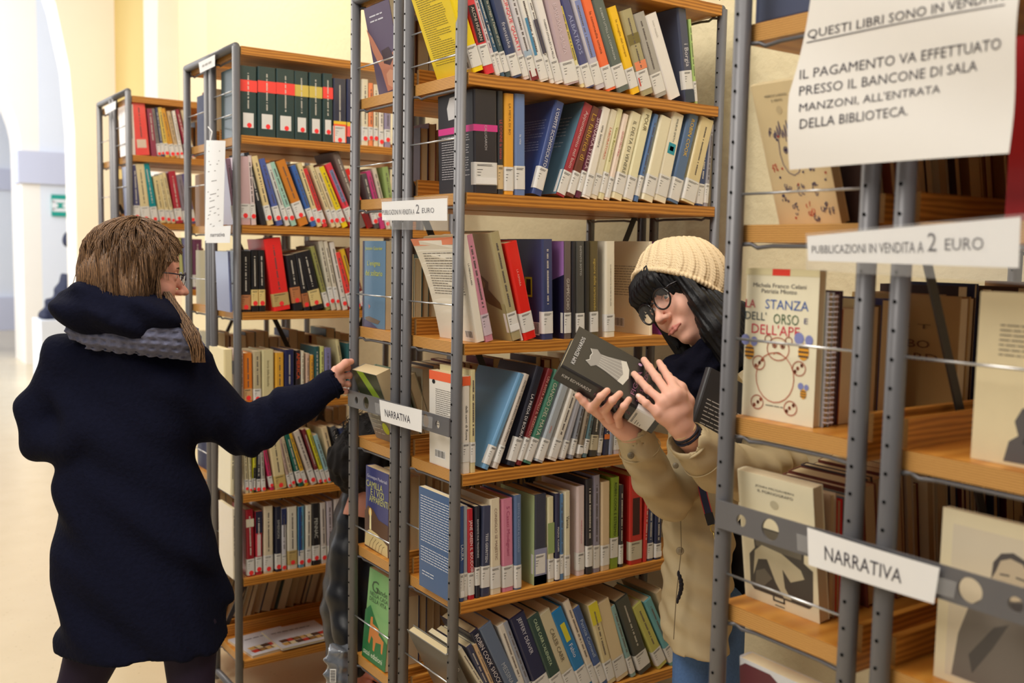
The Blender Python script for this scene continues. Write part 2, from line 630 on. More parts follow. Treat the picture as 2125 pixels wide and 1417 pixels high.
class Book:
    """local frame: x across the spine, y from the spine inwards, z up; placed with a lean in the x-z plane"""

    def __init__(s, P, t, h, d, lean, face, col, label, rough=0.42, hard=False, group=None, name='book', cat='book', pages=None, curl=0.0, yaw=0.0, coat=0.0):
        s.t, s.h, s.d, s.curl = t, h, d, curl
        s.root = thing(name, label, cat, P, group)
        R = Matrix.Rotation(lean, 4, 'Y')
        if face > 0:     # spine looks to +Y: turn about z
            R = R @ Matrix.Rotation(PI, 4, 'Z')
        if yaw:
            R = Matrix.Rotation(yaw, 4, 'Z') @ R
        s.root.rotation_euler = R.to_euler()
        s.mc = mat(col, rough, 0.5, 0.03, 40, coat=coat, name='book_cover')
        c = .0022 if hard else .0009
        e = .0022 if hard else .0004
        q = min(t * .28, .005)
        xs = [(0, d), (0, q), (q * .35, q * .35), (q, 0), (t - q, 0), (t - q * .35, q * .35), (t, q), (t, d), (t - c, d), (t - c, q + c), (c, q + c), (c, d)]
        n = len(xs)
        mb = MB()
        zl = [0, h] if not curl else [h * k / 8 for k in range(9)]
        vs = []
        for z in zl:
            dx = -curl * (z / h) ** 2.2 if curl else 0
            for (a, b) in xs:
                bend = dx * min(1, max(0, (b - q) / (d - q))) if curl else 0
                vs.append((a + bend * (1 if a < t / 2 else .15), b, z))
        fs = [tuple(range(n))[::-1], tuple(range((len(zl) - 1) * n, len(zl) * n))]
        for k in range(len(zl) - 1):
            fs += [(k * n + i, k * n + (i + 1) % n, (k + 1) * n + (i + 1) % n, (k + 1) * n + i) for i in range(n)]
        mb.add(vs, fs)
        s.cover = mb.build('cover', s.mc, s.root)
        pb = MB()
        pb.box((c + .0001, q + c, e), (t - c - .0001, d - (.003 if hard else .0008), h - e - (.001 if hard else 0)))
        s.pages = pb.build('pages', page_mat(pages if pages is not None else hsh(t, h, P[0])), s.root)

    def bend(s, o, w):
        if not s.curl or w != 'l':
            return o
        q = min(s.t * .28, .005)
        for v in o.data.vertices:
            v.co.x += -s.curl * (max(0, v.co.z) / s.h) ** 2.2 * min(1, max(0, (v.co.y - q) / (s.d - q)))
        return o

    # drawing planes: 's' spine, 'l' cover on the -x side, 'r' cover on the +x side
    def fr(s, w):
        if w == 's':
            return Vector((0, -.0003, 0)), Vector((1, 0, 0)), Vector((0, 0, 1)), s.t, s.h
        if w == 'l':
            return Vector((-.0003, s.d, 0)), Vector((0, -1, 0)), Vector((0, 0, 1)), s.d, s.h
        return Vector((s.t + .0003, 0, 0)), Vector((0, 1, 0)), Vector((0, 0, 1)), s.d, s.h

    def patch(s, w, a0, b0, a1, b1, col, name='colour_band', lift=0.0, poly=None):
        o, X, Y, ww, hh = s.fr(w)
        n = X.cross(Y) * (.0001 + lift)
        if poly is None:
            poly = [(a0, b0), (a1, b0), (a1, b1), (a0, b1)]
        m = col if isinstance(col, bpy.types.Material) else mat(col, .45, .4, .02)
        ob = MB().add([o + n + X * (a * ww) + Y * (b * hh) for a, b in poly], [tuple(range(len(poly)))]).build(name, m, s.root)
        return s.bend(ob, w)

    def label(s, b0=.03, b1=.27, col=None, white=False, dot=None, lift=.0003, wide=1.0):
        """the library shelf-mark label wrapped over the foot of the spine, with its printed lines"""
        t, h = s.t, s.h
        q = min(t * .28, .005)
        e = .0004 + lift
        wrap = min(.009, s.d * .1)
        mb = MB()
        z0, z1 = b0 * h, b1 * h
        if wide < 1:
            a0 = t * (1 - wide) / 2
            lo = MB().box((a0, -e - .0002, z0), (t - a0, -e + .0002, z1)).build('spine_label', mat(col, .45, .4, .02) if col else M_LAB, s.root)
            if dot:
                rr = min(.0085, t * .3)
                pts = [(t * .55 + rr * math.cos(k * PI / 6), -e - .0006, z0 + rr + rr * math.sin(k * PI / 6)) for k in range(12)]
                MB().add(pts, [tuple(range(12))]).build('red_dot', M_RED, lo)
            return lo
        path = [(-e, q + wrap), (-e, q), (q * .3 - e * .7, q * .3 - e * .7), (q, -e), (t - q, -e), (t - q * .3 + e * .7, q * .3 - e * .7), (t + e, q), (t + e, q + wrap)]
        n = len(path)
        mb.add([(a, b, z) for z in (z0, z1) for a, b in path], [(i, i + 1, n + i + 1, n + i) for i in range(n - 1)])
        lo = mb.build('spine_label', mat(col, .45, .4, .02) if col else M_LAB, s.root)
        ib = MB()
        rnd = random.Random(hsh(t, h, s.root.location.x, s.root.location.z))
        if t > .006:
            zz = z1 - .007
            H = z1 - z0
            o = Vector((t * .1, -e - .0002, 0))
            for k, (f, ww) in enumerate(((.08, .8), (.13, .72), (.30, .3), (.42, .22), (.55, .16))):
                z = z1 - f * H - .002
                ib.add([(t * .12, -e - .0002, z), (t * (.12 + ww * rnd.uniform(.7, 1)), -e - .0002, z), (t * (.12 + ww * .8), -e - .0002, z + .0012), (t * .12, -e - .0002, z + .0012)], [(0, 1, 2, 3)])
            ib.build('printed_lines', M_INK, lo)
        if white:
            MB().box((t * .06, -e - .0006, z0 + .002), (t * .94, -e - .0002, z0 + .017)).build('white_tab', M_PAPER, lo)
        if dot:
            rr = min(.0085, t * .42)
            cz = z0 + rr * 1.0
            if dot == 1:
                pts = [(t * .5 + rr * math.cos(k * PI / 6), -e - .0006, cz + rr * math.sin(k * PI / 6)) for k in range(12)]
                MB().add(pts, [tuple(range(12))]).build('red_dot', M_RED, lo)
        return lo

    def title(s, txt, b0=.34, b1=.95, col=(40, 40, 44), size=.55, up=False, a=.5, w='s'):
        """lettering running down (or up) the spine"""
        o, X, Y, ww, hh = s.fr(w)
        mb = MB()
        v, fs, asp = text_mesh(txt)
        H = min(ww * size, (b1 - b0) * hh / asp)
        L = min((b1 - b0) * hh, H * asp * 1.25)
        n = X.cross(Y) * .0003
        if up:
            org = o + X * (ww * a + H / 2) + Y * (b0 * hh) + n
            write(mb, txt, org, Y, -X, L, H, .0002)
        else:
            org = o + X * (ww * a - H / 2) + Y * (b1 * hh) + n
            write(mb, txt, org, -Y, X, L, H, .0002)
        return mb.build('title', mat(col, .5, .4, 0), s.root)

    def dashes(s, b0=.36, b1=.9, col=(60, 60, 64), size=.3, a=.5):
        """a title too small to read, as a run of short strokes down the spine"""
        if s.t < .007:
            return
        rnd = random.Random(hsh(s.t, s.h, 3))
        mb = MB()
        wd = min(s.t * size, .0052)
        x0, x1 = s.t * a - wd / 2, s.t * a + wd / 2
        z = b1 * s.h
        while z > b0 * s.h:
            l = rnd.uniform(.0016, .0036)
            mb.add([(x0, -.0005, z - l), (x1, -.0005, z - l), (x1 - rnd.uniform(0, .3) * (x1 - x0), -.0005, z), (x0, -.0005, z)], [(0, 1, 2, 3)])
            z -= l + (.0010 if rnd.random() < .84 else .0055)
        mb.build('title', mat(col, .5, .4, 0), s.root)

    def lines(s, w, a0, b0, a1, b1, n, col=(70, 70, 74), seed=1):
        o, X, Y, ww, hh = s.fr(w)
        mb = MB()
        rnd = random.Random(seed)
        for k in range(n):
            b = b1 - (b1 - b0) * (k + .5) / n
            last = rnd.random() < .12
            words(mb, o + X * (a0 * ww) + Y * (b * hh), X, Y, (a1 - a0) * ww * (.5 if last else rnd.uniform(.93, 1)), (b1 - b0) * hh / n * .62, .0004, 0, rnd, .42)
        return s.bend(mb.build('printed_text', mat(col, .5, .4, 0), s.root), w)

    def text(s, w, txt, a0, b0, wd=None, ht=None, col=(40, 40, 44), name='title', slant=0):
        o, X, Y, ww, hh = s.fr(w)
        mb = MB()
        write(mb, txt, o + X * (a0 * ww) + Y * (b0 * hh), X, Y, wd * ww if wd else None, ht * hh if ht else None, .0005, 0, slant)
        return mb.build(name, mat(col, .5, .4, 0), s.root)

    def barcode(s, w, a0, b0, a1, b1):
        o, X, Y, ww, hh = s.fr(w)
        bg = s.patch(w, a0, b0, a1, b1, M_PAPER, 'barcode', .0001)
        mb = MB()
        rnd = random.Random(5)
        a = a0 + .01
        n = X.cross(Y) * .0005
        while a < a1 - .02:
            l = rnd.uniform(.004, .012)
            mb.add([o + n + X * (p * ww) + Y * (q * hh) for p, q in ((a, b0 + .012), (a + l, b0 + .012), (a + l, b1 - .006), (a, b1 - .006))], [(0, 1, 2, 3)])
            a += l + rnd.uniform(.006, .014)
        mb.build('bars', M_INK, bg)


LABELS = {}


def uniq(lab):
    k = LABELS.get(lab, 0)
    LABELS[lab] = k + 1
    return lab if k == 0 else None


def solve_x(u, z, y):
    """X of the point on the line (y, z) that is seen at image column u"""
    a = Vector((0, y, z))
    lo = -1.0
    hi = 3.0
    for _ in range(40):
        mid = (lo + hi) / 2
        if pr((mid, y, z))[0] < u:
            lo = mid
        else:
            hi = mid
    return (lo + hi) / 2


def row(org, s, ys, zs, data, rowname, group, depth=.145, dot=False, labels=True, yjit=.004, lab_b=(.03, .27), xmax=None):
    """data rows: (bl, br, tl_u, tl_v, colour name, rgb, {options}); bl/br on the shelf line, tl the top-left corner of the spine"""
    ox, oy = org
    out = []
    names = [d[4] for d in data]
    rnd = random.Random(int(zs * 1000) + int(ys * 100))
    prevR = None
    for i, d in enumerate(data):
        bl, br, tu, tv, nm, rgb = d[:6]
        op = d[6] if len(d) > 6 else {}
        X0 = solve_x(ox + bl / s, zs, ys)
        X1 = solve_x(ox + br / s, zs, ys)
        T = at(ox + tu / s, oy + tv / s, 1, ys)
        dx, dz = T.x - X0, T.z - zs
        h = op.get('h') or math.hypot(dx, dz)
        lean = math.atan2(dx, dz)
        if 'lean' in op:
            lean = op['lean']
        t = max(.004, (X1 - X0) * math.cos(lean) - .0006)
        if 't' in op:
            t = op['t']
        z = zs + .0003
        x = X0
        if lean > 0:      # leaning right: it rests on its lower right corner
            z += math.sin(lean) * t
        dd = op.get('d', depth + rnd.uniform(-.012, .008))
        kind = op.get('kind', 'paperback' if not op.get('hard') else 'hardback')
        lp = names[i - 1] if i else 'the end post'
        ln = names[i + 1] if i + 1 < len(names) else 'the far post'
        if i and i + 1 < len(names):
            lab = '%s %s between %s and %s, %s' % (nm, kind, lp, ln, rowname)
        elif i == 0:
            lab = '%s %s, first in the %s' % (nm, kind, rowname)
        else:
            lab = '%s %s, last in the %s' % (nm, kind, rowname)
        lab = op.get('label') or lab
        if uniq(lab) is None:
            for extra in ('thin', 'wide', 'taller', 'shorter', 'tilted', 'glossy', 'worn'):
                l2 = extra + ' ' + lab
                if uniq(l2):
                    lab = l2
                    break
        y = ys + op.get('dy', rnd.uniform(0, yjit))
        b = Book((x, y, z), t, h, dd, lean, -1, rgb, lab, hard=op.get('hard', False), group=group, rough=op.get('rough', .38), curl=op.get('curl', 0), pages=op.get('pages'), coat=op.get('coat', .25))
        if labels and not op.get('nolabel'):
            jb = rnd.uniform(-.015, .045) if 'lb' not in op else 0
            b.label(op.get('lb', lab_b)[0] + jb, op.get('lb', lab_b)[1] + jb * .7, op.get('lc'), op.get('wt', False), 1 if dot else None, wide=op.get('wide', 1))
        if 'ti' in op:
            tt = op['ti']
            b.title(tt[0], tt[2] if len(tt) > 2 else .34, tt[3] if len(tt) > 3 else .94, tt[1] if len(tt) > 1 else (40, 40, 44), tt[4] if len(tt) > 4 else .5)
        elif not op.get('plain'):
            dk = sum(rgb) < 330
            b.dashes(op.get('lb', lab_b)[1] + .06, .9, op.get('ic', (214, 208, 196) if dk else (92, 84, 84)), .26)
        for bd in op.get('bands', []):
            b.patch('s', bd[0], bd[1], bd[2], bd[3], bd[4], lift=.00005)
        out.append(b)
    return out


CR = (222, 208, 168)
CRM = (230, 222, 198)
WH = (228, 226, 222)
MIDN = 'row of middle bookcase'
mg = 'library books on the front of the middle bookcase'
YM = -.004
# ---- top visible row
rA = row((940, 0), 3.5417, YM, LEV_M[1], [
    (150, 243, -62, -150, 'yellow', (246, 216, 20), {'hard': True, 'd': .165, 'label': 'tall yellow book with a printed back cover, first in the top row of middle bookcase', 'plain': 1}),
    (245, 322, 62, -100, 'red and black', (222, 52, 66), {'bands': [(.1, .36, .8, .78, (44, 40, 44))], 'ti': ('ALCHI HUMAN', (214, 200, 190), .38, .76, .42), 'lb': (.10, .34), 'label': 'red book with a black title panel beside the yellow one, top row of middle bookcase'}),
    (324, 358, 130, -90, 'pinkish white', (214, 200, 204)),
    (360, 394, 160, -90, 'teal blue', (62, 96, 124), {'bands': [(0, .56, 1, .62, (40, 60, 84))]}),
    (396, 444, 205, -80, 'bottle green', (66, 84, 88), {'ti': ('e la strega e l\'asino d\'oro', (206, 200, 180), .32, .9, .5)}),
    (446, 524, 262, -80, 'navy', (56, 68, 106), {'ti': ('franziska', (200, 200, 208), .32, .62, .34)}),
    (526, 580, 338, -70, 'red-lettered white', (218, 206, 206), {'ti': ('I CINQUE QUARTI', (226, 46, 72), .32, .95, .55)}),
    (582, 644, 402, -60, 'misty white', (208, 206, 212), {'bands': [(0, .0, 1, .12, (122, 40, 48)), (0, .27, 1, .34, (160, 180, 200))]}),
    (646, 722, 470, -50, 'blue-striped', WH, {'bands': [(.15, .30, .45, .72, (74, 136, 176))]}),
    (724, 758, 538, -40, 'slate-panelled', WH, {'bands': [(.0, .34, 1, .72, (72, 70, 88))]}),
    (760, 828, 590, -40, 'white black-lettered', (232, 228, 226), {'ti': ('THIERRY JONQUET LA PELLE', (40, 40, 44), .28, .72, .3)}),
    (830, 943, 676, -30, 'mauve', (190, 168, 176), {'hard': True, 'ti': ('BARBARA SALVA', (214, 196, 204), .34, .9, .5)}),
    (945, 984, 780, 50, 'cream and yellow', (232, 222, 170), {'bands': [(.2, .34, .75, 1., (206, 186, 80))]}),
    (986, 1058, 788, -20, 'indigo', (76, 80, 130), {'ti': ('ALBATROS', (160, 166, 206), .3, .8, .4)}),
    (1060, 1138, 868, -20, 'pale grey and periwinkle', (200, 196, 208), {'bands': [(.3, .34, .9, .95, (130, 142, 196))]}),
    (1140, 1218, 948, -8, 'bright orange', (246, 112, 62), {'ti': ('la commedia umana', (120, 50, 30), .4, .85, .25)}),
    (1220, 1316, 1022, 4, 'grey green', (92, 104, 100), {'hard': True, 'ti': ('ROBERT LITTELL LA COMPAGNIA', (196, 200, 196), .34, .9, .3)}),
    (1320, 1394, 1140, 60, 'golden yellow', (246, 196, 28), {'ti': ('la moglie del tempo', (150, 110, 20), .4, .85, .28)}),
    (1396, 1488, 1232, 84, 'olive collage', (170, 160, 120), {'bands': [(0, .6, 1, .72, (120, 108, 60)), (0, .3, 1, .4, (232, 140, 100)), (0, .12, .5, .22, (200, 60, 50))]}),
    (1500, 1596, 1330, 108, 'clear-wrapped grey', (168, 164, 158), {'hard': True}),
    (1600, 1698, 1418, 118, 'plain white', (236, 232, 228), {'nolabel': 1, 'ti': ('ivan malek', (190, 186, 182), .72, .92, .2)}),
    (1715, 1783, 1650, 56, 'dark slate', (70, 76, 100), {'hard': True, 'd': .17, 'ti': ('i Borgia', (216, 214, 220), .38, .62, .62), 'bands': [(0, 0, 1, .13, (60, 70, 84))], 'lb': (.14, .34)}),
    (1785, 1808, 1736, 140, 'light green', (176, 206, 124), {}),
], 'top ' + MIDN, mg)
b = rA[0]
b.lines('l', .10, .16, .80, .97, 34, (104, 92, 30), 3)
b.barcode('l', .70, .05, .97, .13)

rB = row((860, 170), 3.125, YM, LEV_M[2], [
    (392, 545, 386, 44, 'black plastic-wrapped', (50, 48, 54), {'hard': True, 'd': .165, 'ti': ('CALLIGARICH', (190, 186, 190), .42, .66, .13), 'bands': [(-.01, .60, 1.0, .665, (214, 66, 142))], 'lb': (.08, .30), 'wt': 1, 'label': 'thick black book in clear plastic with a pink band, second row of middle bookcase'}),
    (547, 586, 546, 56, 'dark', (58, 58, 60), {'hard': True, 'ti': ('LE DONNE la stanza', (196, 80, 80), .34, .72, .6), 'lc': (214, 186, 140)}),
    (588, 650, 590, 72, 'ochre', (232, 166, 54), {'ti': ('LA META DI BO', (130, 96, 50), .34, .9, .22)}),
    (656, 726, 655, 74, 'cornflower blue', (110, 134, 184), {'ti': ('la vita', (226, 228, 236), .38, .6, .18)}),
    (772, 838, 922, 134, 'navy', (58, 76, 132), {'hard': True, 'd': .17, 'ti': ('L\'OSPITE SCONOSCIUTO', (226, 226, 232), .30, .92, .4)}),
    (922, 988, 1108, 152, 'red', (164, 48, 62), {'hard': True, 'd': .165, 'ti': ('Appuntamento nel buio', (222, 190, 190), .3, .92, .42)}),
    (990, 1046, 1162, 172, 'brown', (108, 58, 44), {'ti': ('La fabbrica di', (206, 160, 70), .3, .92, .52)}),
    (1048, 1086, 1196, 182, 'plum', (98, 36, 62), {'ti': ('SHINAIKA STELLA', (226, 196, 206), .3, .9, .55)}),
    (1090, 1146, 1226, 174, 'white', (236, 230, 220), {'ti': ('una lettera', (70, 70, 74), .32, .8, .28)}),
    (1148, 1196, 1284, 188, 'cream', CRM, {'ti': ('LABORATORIO', (214, 120, 96), .32, .8, .3)}),
    (1198, 1238, 1326, 180, 'olive-lettered cream', (226, 220, 176), {'ti': ('Vanna Roccamora', (150, 150, 60), .32, .8, .36)}),
    (1240, 1276, 1368, 214, 'pale pink', (240, 222, 208), {'ti': ('QUATTRO MESI', (196, 100, 110), .32, .8, .36)}),
    (1286, 1356, 1416, 208, 'broad cream', (232, 224, 190), {'ti': ('IL DELTA DI VENERE', (120, 116, 100), .3, .9, .6)}),
    (1360, 1424, 1494, 184, 'tall cream', (232, 226, 188), {'ti': ('POUR', (120, 110, 80), .76, .94, .7)}),
    (1430, 1460, 1566, 214, 'blue and white', (84, 118, 168), {}),
    (1478, 1554, 1604, 236, 'ivory', (234, 226, 196), {'plain': 1}),
    (1560, 1640, 1682, 212, 'teal-logo cream', (236, 228, 204), {'ti': ('WILBUR SMITH', (70, 80, 84), .68, .94, .26), 'bands': [(.2, .54, .8, .66, (44, 150, 170)), (.34, .575, .66, .625, (236, 228, 204))]}),
    (1652, 1724, 1788, 218, 'steel blue', (84, 112, 150), {'ti': ('ROBIN COOK', (232, 190, 60), .52, .94, .62)}),
    (1738, 1828, 1866, 250, 'buff', (222, 204, 156), {}),
    (1836, 1880, 1892, 266, 'dark blue', (52, 70, 116), {}),
    (1884, 1912, 1926, 274, 'silver grey', (160, 158, 166), {}),
], 'second ' + MIDN, mg)
b = rB[0]
b.patch('l', .30, .74, .72, .97, (206, 204, 206), 'cover_portrait', .0001, [(.30, .74), (.62, .75), (.66, .80), (.60, .83), (.74, .86), (.60, .92), (.58, .97), (.34, .96), (.26, .86)])
b.patch('l', -.0, .60, 1.0, .665, (214, 66, 142), 'colour_band')
b.lines('l', .10, .14, .9, .58, 18, (200, 196, 200), 9)
rB[4].lines('l', .2, .45, .9, .80, 12, (150, 160, 196), 19)
rB[5].patch('l', 0, 0, 1, 1, (96, 128, 146), 'front_board')
rB[5].lines('l', .2, .5, .8, .85, 9, (190, 196, 200), 23)

rC = row((700, 440), 4.25, YM, LEV_M[3], [
    (1232, 1312, 1078, 216, 'white', (238, 232, 218), {'d': .175, 'curl': .035, 'ti': ('LA MENNULARA', (40, 38, 40), .40, .74, .16), 'nolabel': 1, 'label': 'white book with an orange band and printed back cover, third row of middle bookcase'}),
    (1314, 1392, 1128, 212, 'pink', (206, 140, 160), {'lb': (.06, .26), 'lc': (206, 188, 200)}),
    (1545, 1640, 1342, 192, 'olive beige', (176, 164, 124), {'hard': True, 'd': .17, 'wt': 1, 'lb': (.08, .26), 'label': 'thick worn beige book with a butterfly cover, third row of middle bookcase'}),
    (1630, 1652, 1412, 320, 'white', (226, 214, 206), {'nolabel': 1}),
    (1658, 1768, 1484, 280, 'bright red', (226, 36, 28), {'hard': True, 'ti': ('LA ASMARA', (240, 170, 160), .55, .72, .3), 'lb': (.08, .28)}),
    (1820, 1916, 1812, 240, 'navy', (58, 66, 108), {'hard': True, 'd': .20, 'lb': (.06, .28), 'label': 'tall navy book with a yellow stamp on its cover, third row of middle bookcase'}),
    (2000, 2070, 2000, 258, 'purple-flowered', (104, 92, 90), {'d': .165, 'ti': ('GUMPECCHIO', (214, 208, 200), .3, .62, .5), 'lb': (.06, .27)}),
], 'third ' + MIDN, mg)
b = rC[0]
b.patch('l', .0, .93, 1.0, 1.0, (236, 146, 112), 'colour_band')
b.lines('l', .14, .44, .93, .86, 17, (100, 92, 84), 5)
b.barcode('l', .74, .03, .95, .11)
b = rC[2]
b.patch('l', .2, .0, 1.0, .35, (168, 158, 112), 'cover_stripe')
b.patch('l', .35, .35, .9, .62, (112, 84, 46), 'cover_butterfly', .0001, [(.30, .60), (.55, .61), (.70, .55), (.66, .48), (.90, .36), (.92, .29), (.60, .34), (.36, .42), (.28, .52)])
b.patch('l', .34, .45, .62, .60, (150, 118, 66), 'cover_wing', .0002, [(.34, .585), (.52, .59), (.62, .54), (.58, .50), (.44, .47), (.34, .52)])
b = rC[5]
b.patch('l', .62, .42, .78, .62, (196, 206, 40), 'cover_stamp', .0001)
b.patch('l', .65, .44, .75, .60, (30, 34, 40), 'cover_stamp_inner', .0002)
b.barcode('l', .76, .04, .93, .17)
b = rC[6]
b.patch('l', 0, 0, 1, 1, (40, 36, 70), 'front_board')
b.patch('l', .0, .6, 1., 1., (170, 120, 190), 'cover_flower', .0001, [(.0, 1.), (1., 1.), (1., .66), (.7, .60), (.5, .72), (.3, .8), (.0, .82)])
rC2 = row((1000, 460), 3.935, YM, LEV_M[3], [
    (740, 772, 738, 160, 'black', (40, 40, 48), {'plain': 1, 'nolabel': 1}),
    (774, 848, 772, 160, 'dark grey', (76, 76, 74), {'hard': True, 'lb': (.06, .26), 'ti': ('DISTINTO SOTTO', (206, 206, 206), .6, .95, .18)}),
    (850, 886, 850, 160, 'blackish', (44, 42, 40), {'plain': 1, 'nolabel': 1}),
    (890, 962, 888, 160, 'olive brown', (96, 84, 54), {'hard': True, 'lb': (.06, .27), 'ti': ('signore delle cartoevado', (206, 180, 90), .28, .82, .34)}),
    (1012, 1090, 1012, 160, 'cream', (232, 224, 204), {'hard': True, 'd': .155, 'lb': (.06, .24), 'ti': ('QUANDO NOTTE OLTRE DI SELZER', (110, 100, 90), .32, .76, .14)}),
    (1378, 1402, 1376, 162, 'cream', (238, 226, 196), {'hard': True, 'd': .16, 'nolabel': 1, 'plain': 1, 'label': 'cream book with a printed back cover, behind the girl in the beanie, third row'}),
    (1482, 1560, 1482, 165, 'purple', (140, 64, 146), {'nolabel': 1, 'd': .155}),
], 'third row beside the girl in the beanie', mg)
b = rC2[5]
b.lines('l', .08, .40, .75, .74, 12, (150, 140, 120), 15)
b.barcode('l', .04, .06, .34, .16)
rC2[6].barcode('l', .1, .06, .5, .2)

rD = row((940, 700), 4.428, YM, LEV_M[4], [
    (88, 162, 88, 362, 'white and orange', (236, 230, 220), {'d': .16, 'bands': [(0, .905, 1, 1, (238, 104, 62))], 'ti': ('delli carri di Roma', (40, 40, 44), .34, .7, .28), 'lb': (.12, .32), 'label': 'white book with an orange band, first in the fourth row of middle bookcase'}),
    (163, 214, 163, 302, 'yellow checked', (220, 208, 160), {'lb': (.10, .30)}),
    (280, 345, 618, 352, 'sky blue', (112, 160, 200), {'d': .19, 'plain': 1, 'hard': True, 'lb': (.05, .24), 'label': 'large blue book leaning right with its plain blue cover showing, fourth row of middle bookcase'}),
    (370, 428, 664, 352, 'stone', (206, 196, 186), {'ti': ('PATRICK O\'BRIAN BURRASCA NELLA MANICA', (60, 56, 58), .28, .93, .4), 'lb': (.06, .24)}),
    (508, 588, 782, 290, 'black', (36, 38, 52), {'hard': True, 'd': .17, 'ti': ('LA PREDA DI BOURNE', (230, 226, 230), .26, .72, .34)}),
    (590, 645, 888, 306, 'dark red', (120, 36, 40), {'ti': ('UN AVITA AVALLI IL REZEDADO', (226, 170, 160), .28, .92, .44)}),
    (656, 740, 954, 330, 'sea green', (72, 130, 108), {'hard': True, 'ti': ('IL GANCIO DEL MAYA', (216, 216, 200), .3, .93, .52)}),
    (764, 848, 1030, 384, 'pale slate', (170, 178, 186), {'ti': ('sotto', (226, 120, 80), .34, .42, .5)}),
    (880, 968, 1110, 440, 'off-white', (222, 216, 206), {}),
    (986, 1042, 1178, 470, 'silver', (176, 176, 186), {'plain': 1}),
    (1072, 1122, 1214, 500, 'mid grey', (140, 144, 154), {}),
    (1144, 1190, 1262, 520, 'taupe', (150, 136, 118), {'lb': (.06, .20), 'wt': 1}),
    (1194, 1240, 1300, 540, 'slate green', (100, 130, 140), {}),
    (1258, 1330, 1326, 520, 'charcoal', (60, 58, 56), {'lc': (196, 186, 160), 'lb': (.10, .34)}),
    (1332, 1376, 1392, 520, 'ash', (150, 150, 156), {}),
    (1386, 1436, 1424, 520, 'dark blue', (48, 54, 84), {'bands': [(0, .26, 1, .34, (232, 126, 60))], 'nolabel': 1}),
    (1438, 1472, 1466, 520, 'light steel', (150, 158, 180), {'plain': 1, 'nolabel': 1}),
    (1482, 1540, 1500, 520, 'lilac white', (206, 200, 214), {}),
], 'fourth ' + MIDN, mg)
b = rD[0]
b.patch('l', 0, .905, 1, 1, (238, 104, 62), 'colour_band')
b.patch('l', .08, .86, .2, .91, (30, 30, 32), 'publisher_mark', .0001, [(.14 + .05 * math.cos(k * PI / 5), .885 + .024 * math.sin(k * PI / 5)) for k in range(10)])
b.lines('l', .2, .52, .95, .82, 14, (110, 104, 98), 25)
b.lines('l', .2, .42, .8, .5, 3, (110, 104, 98), 26)
b.barcode('l', .18, .08, .5, .17)
rD[2].barcode('l', .05, .03, .4, .15)

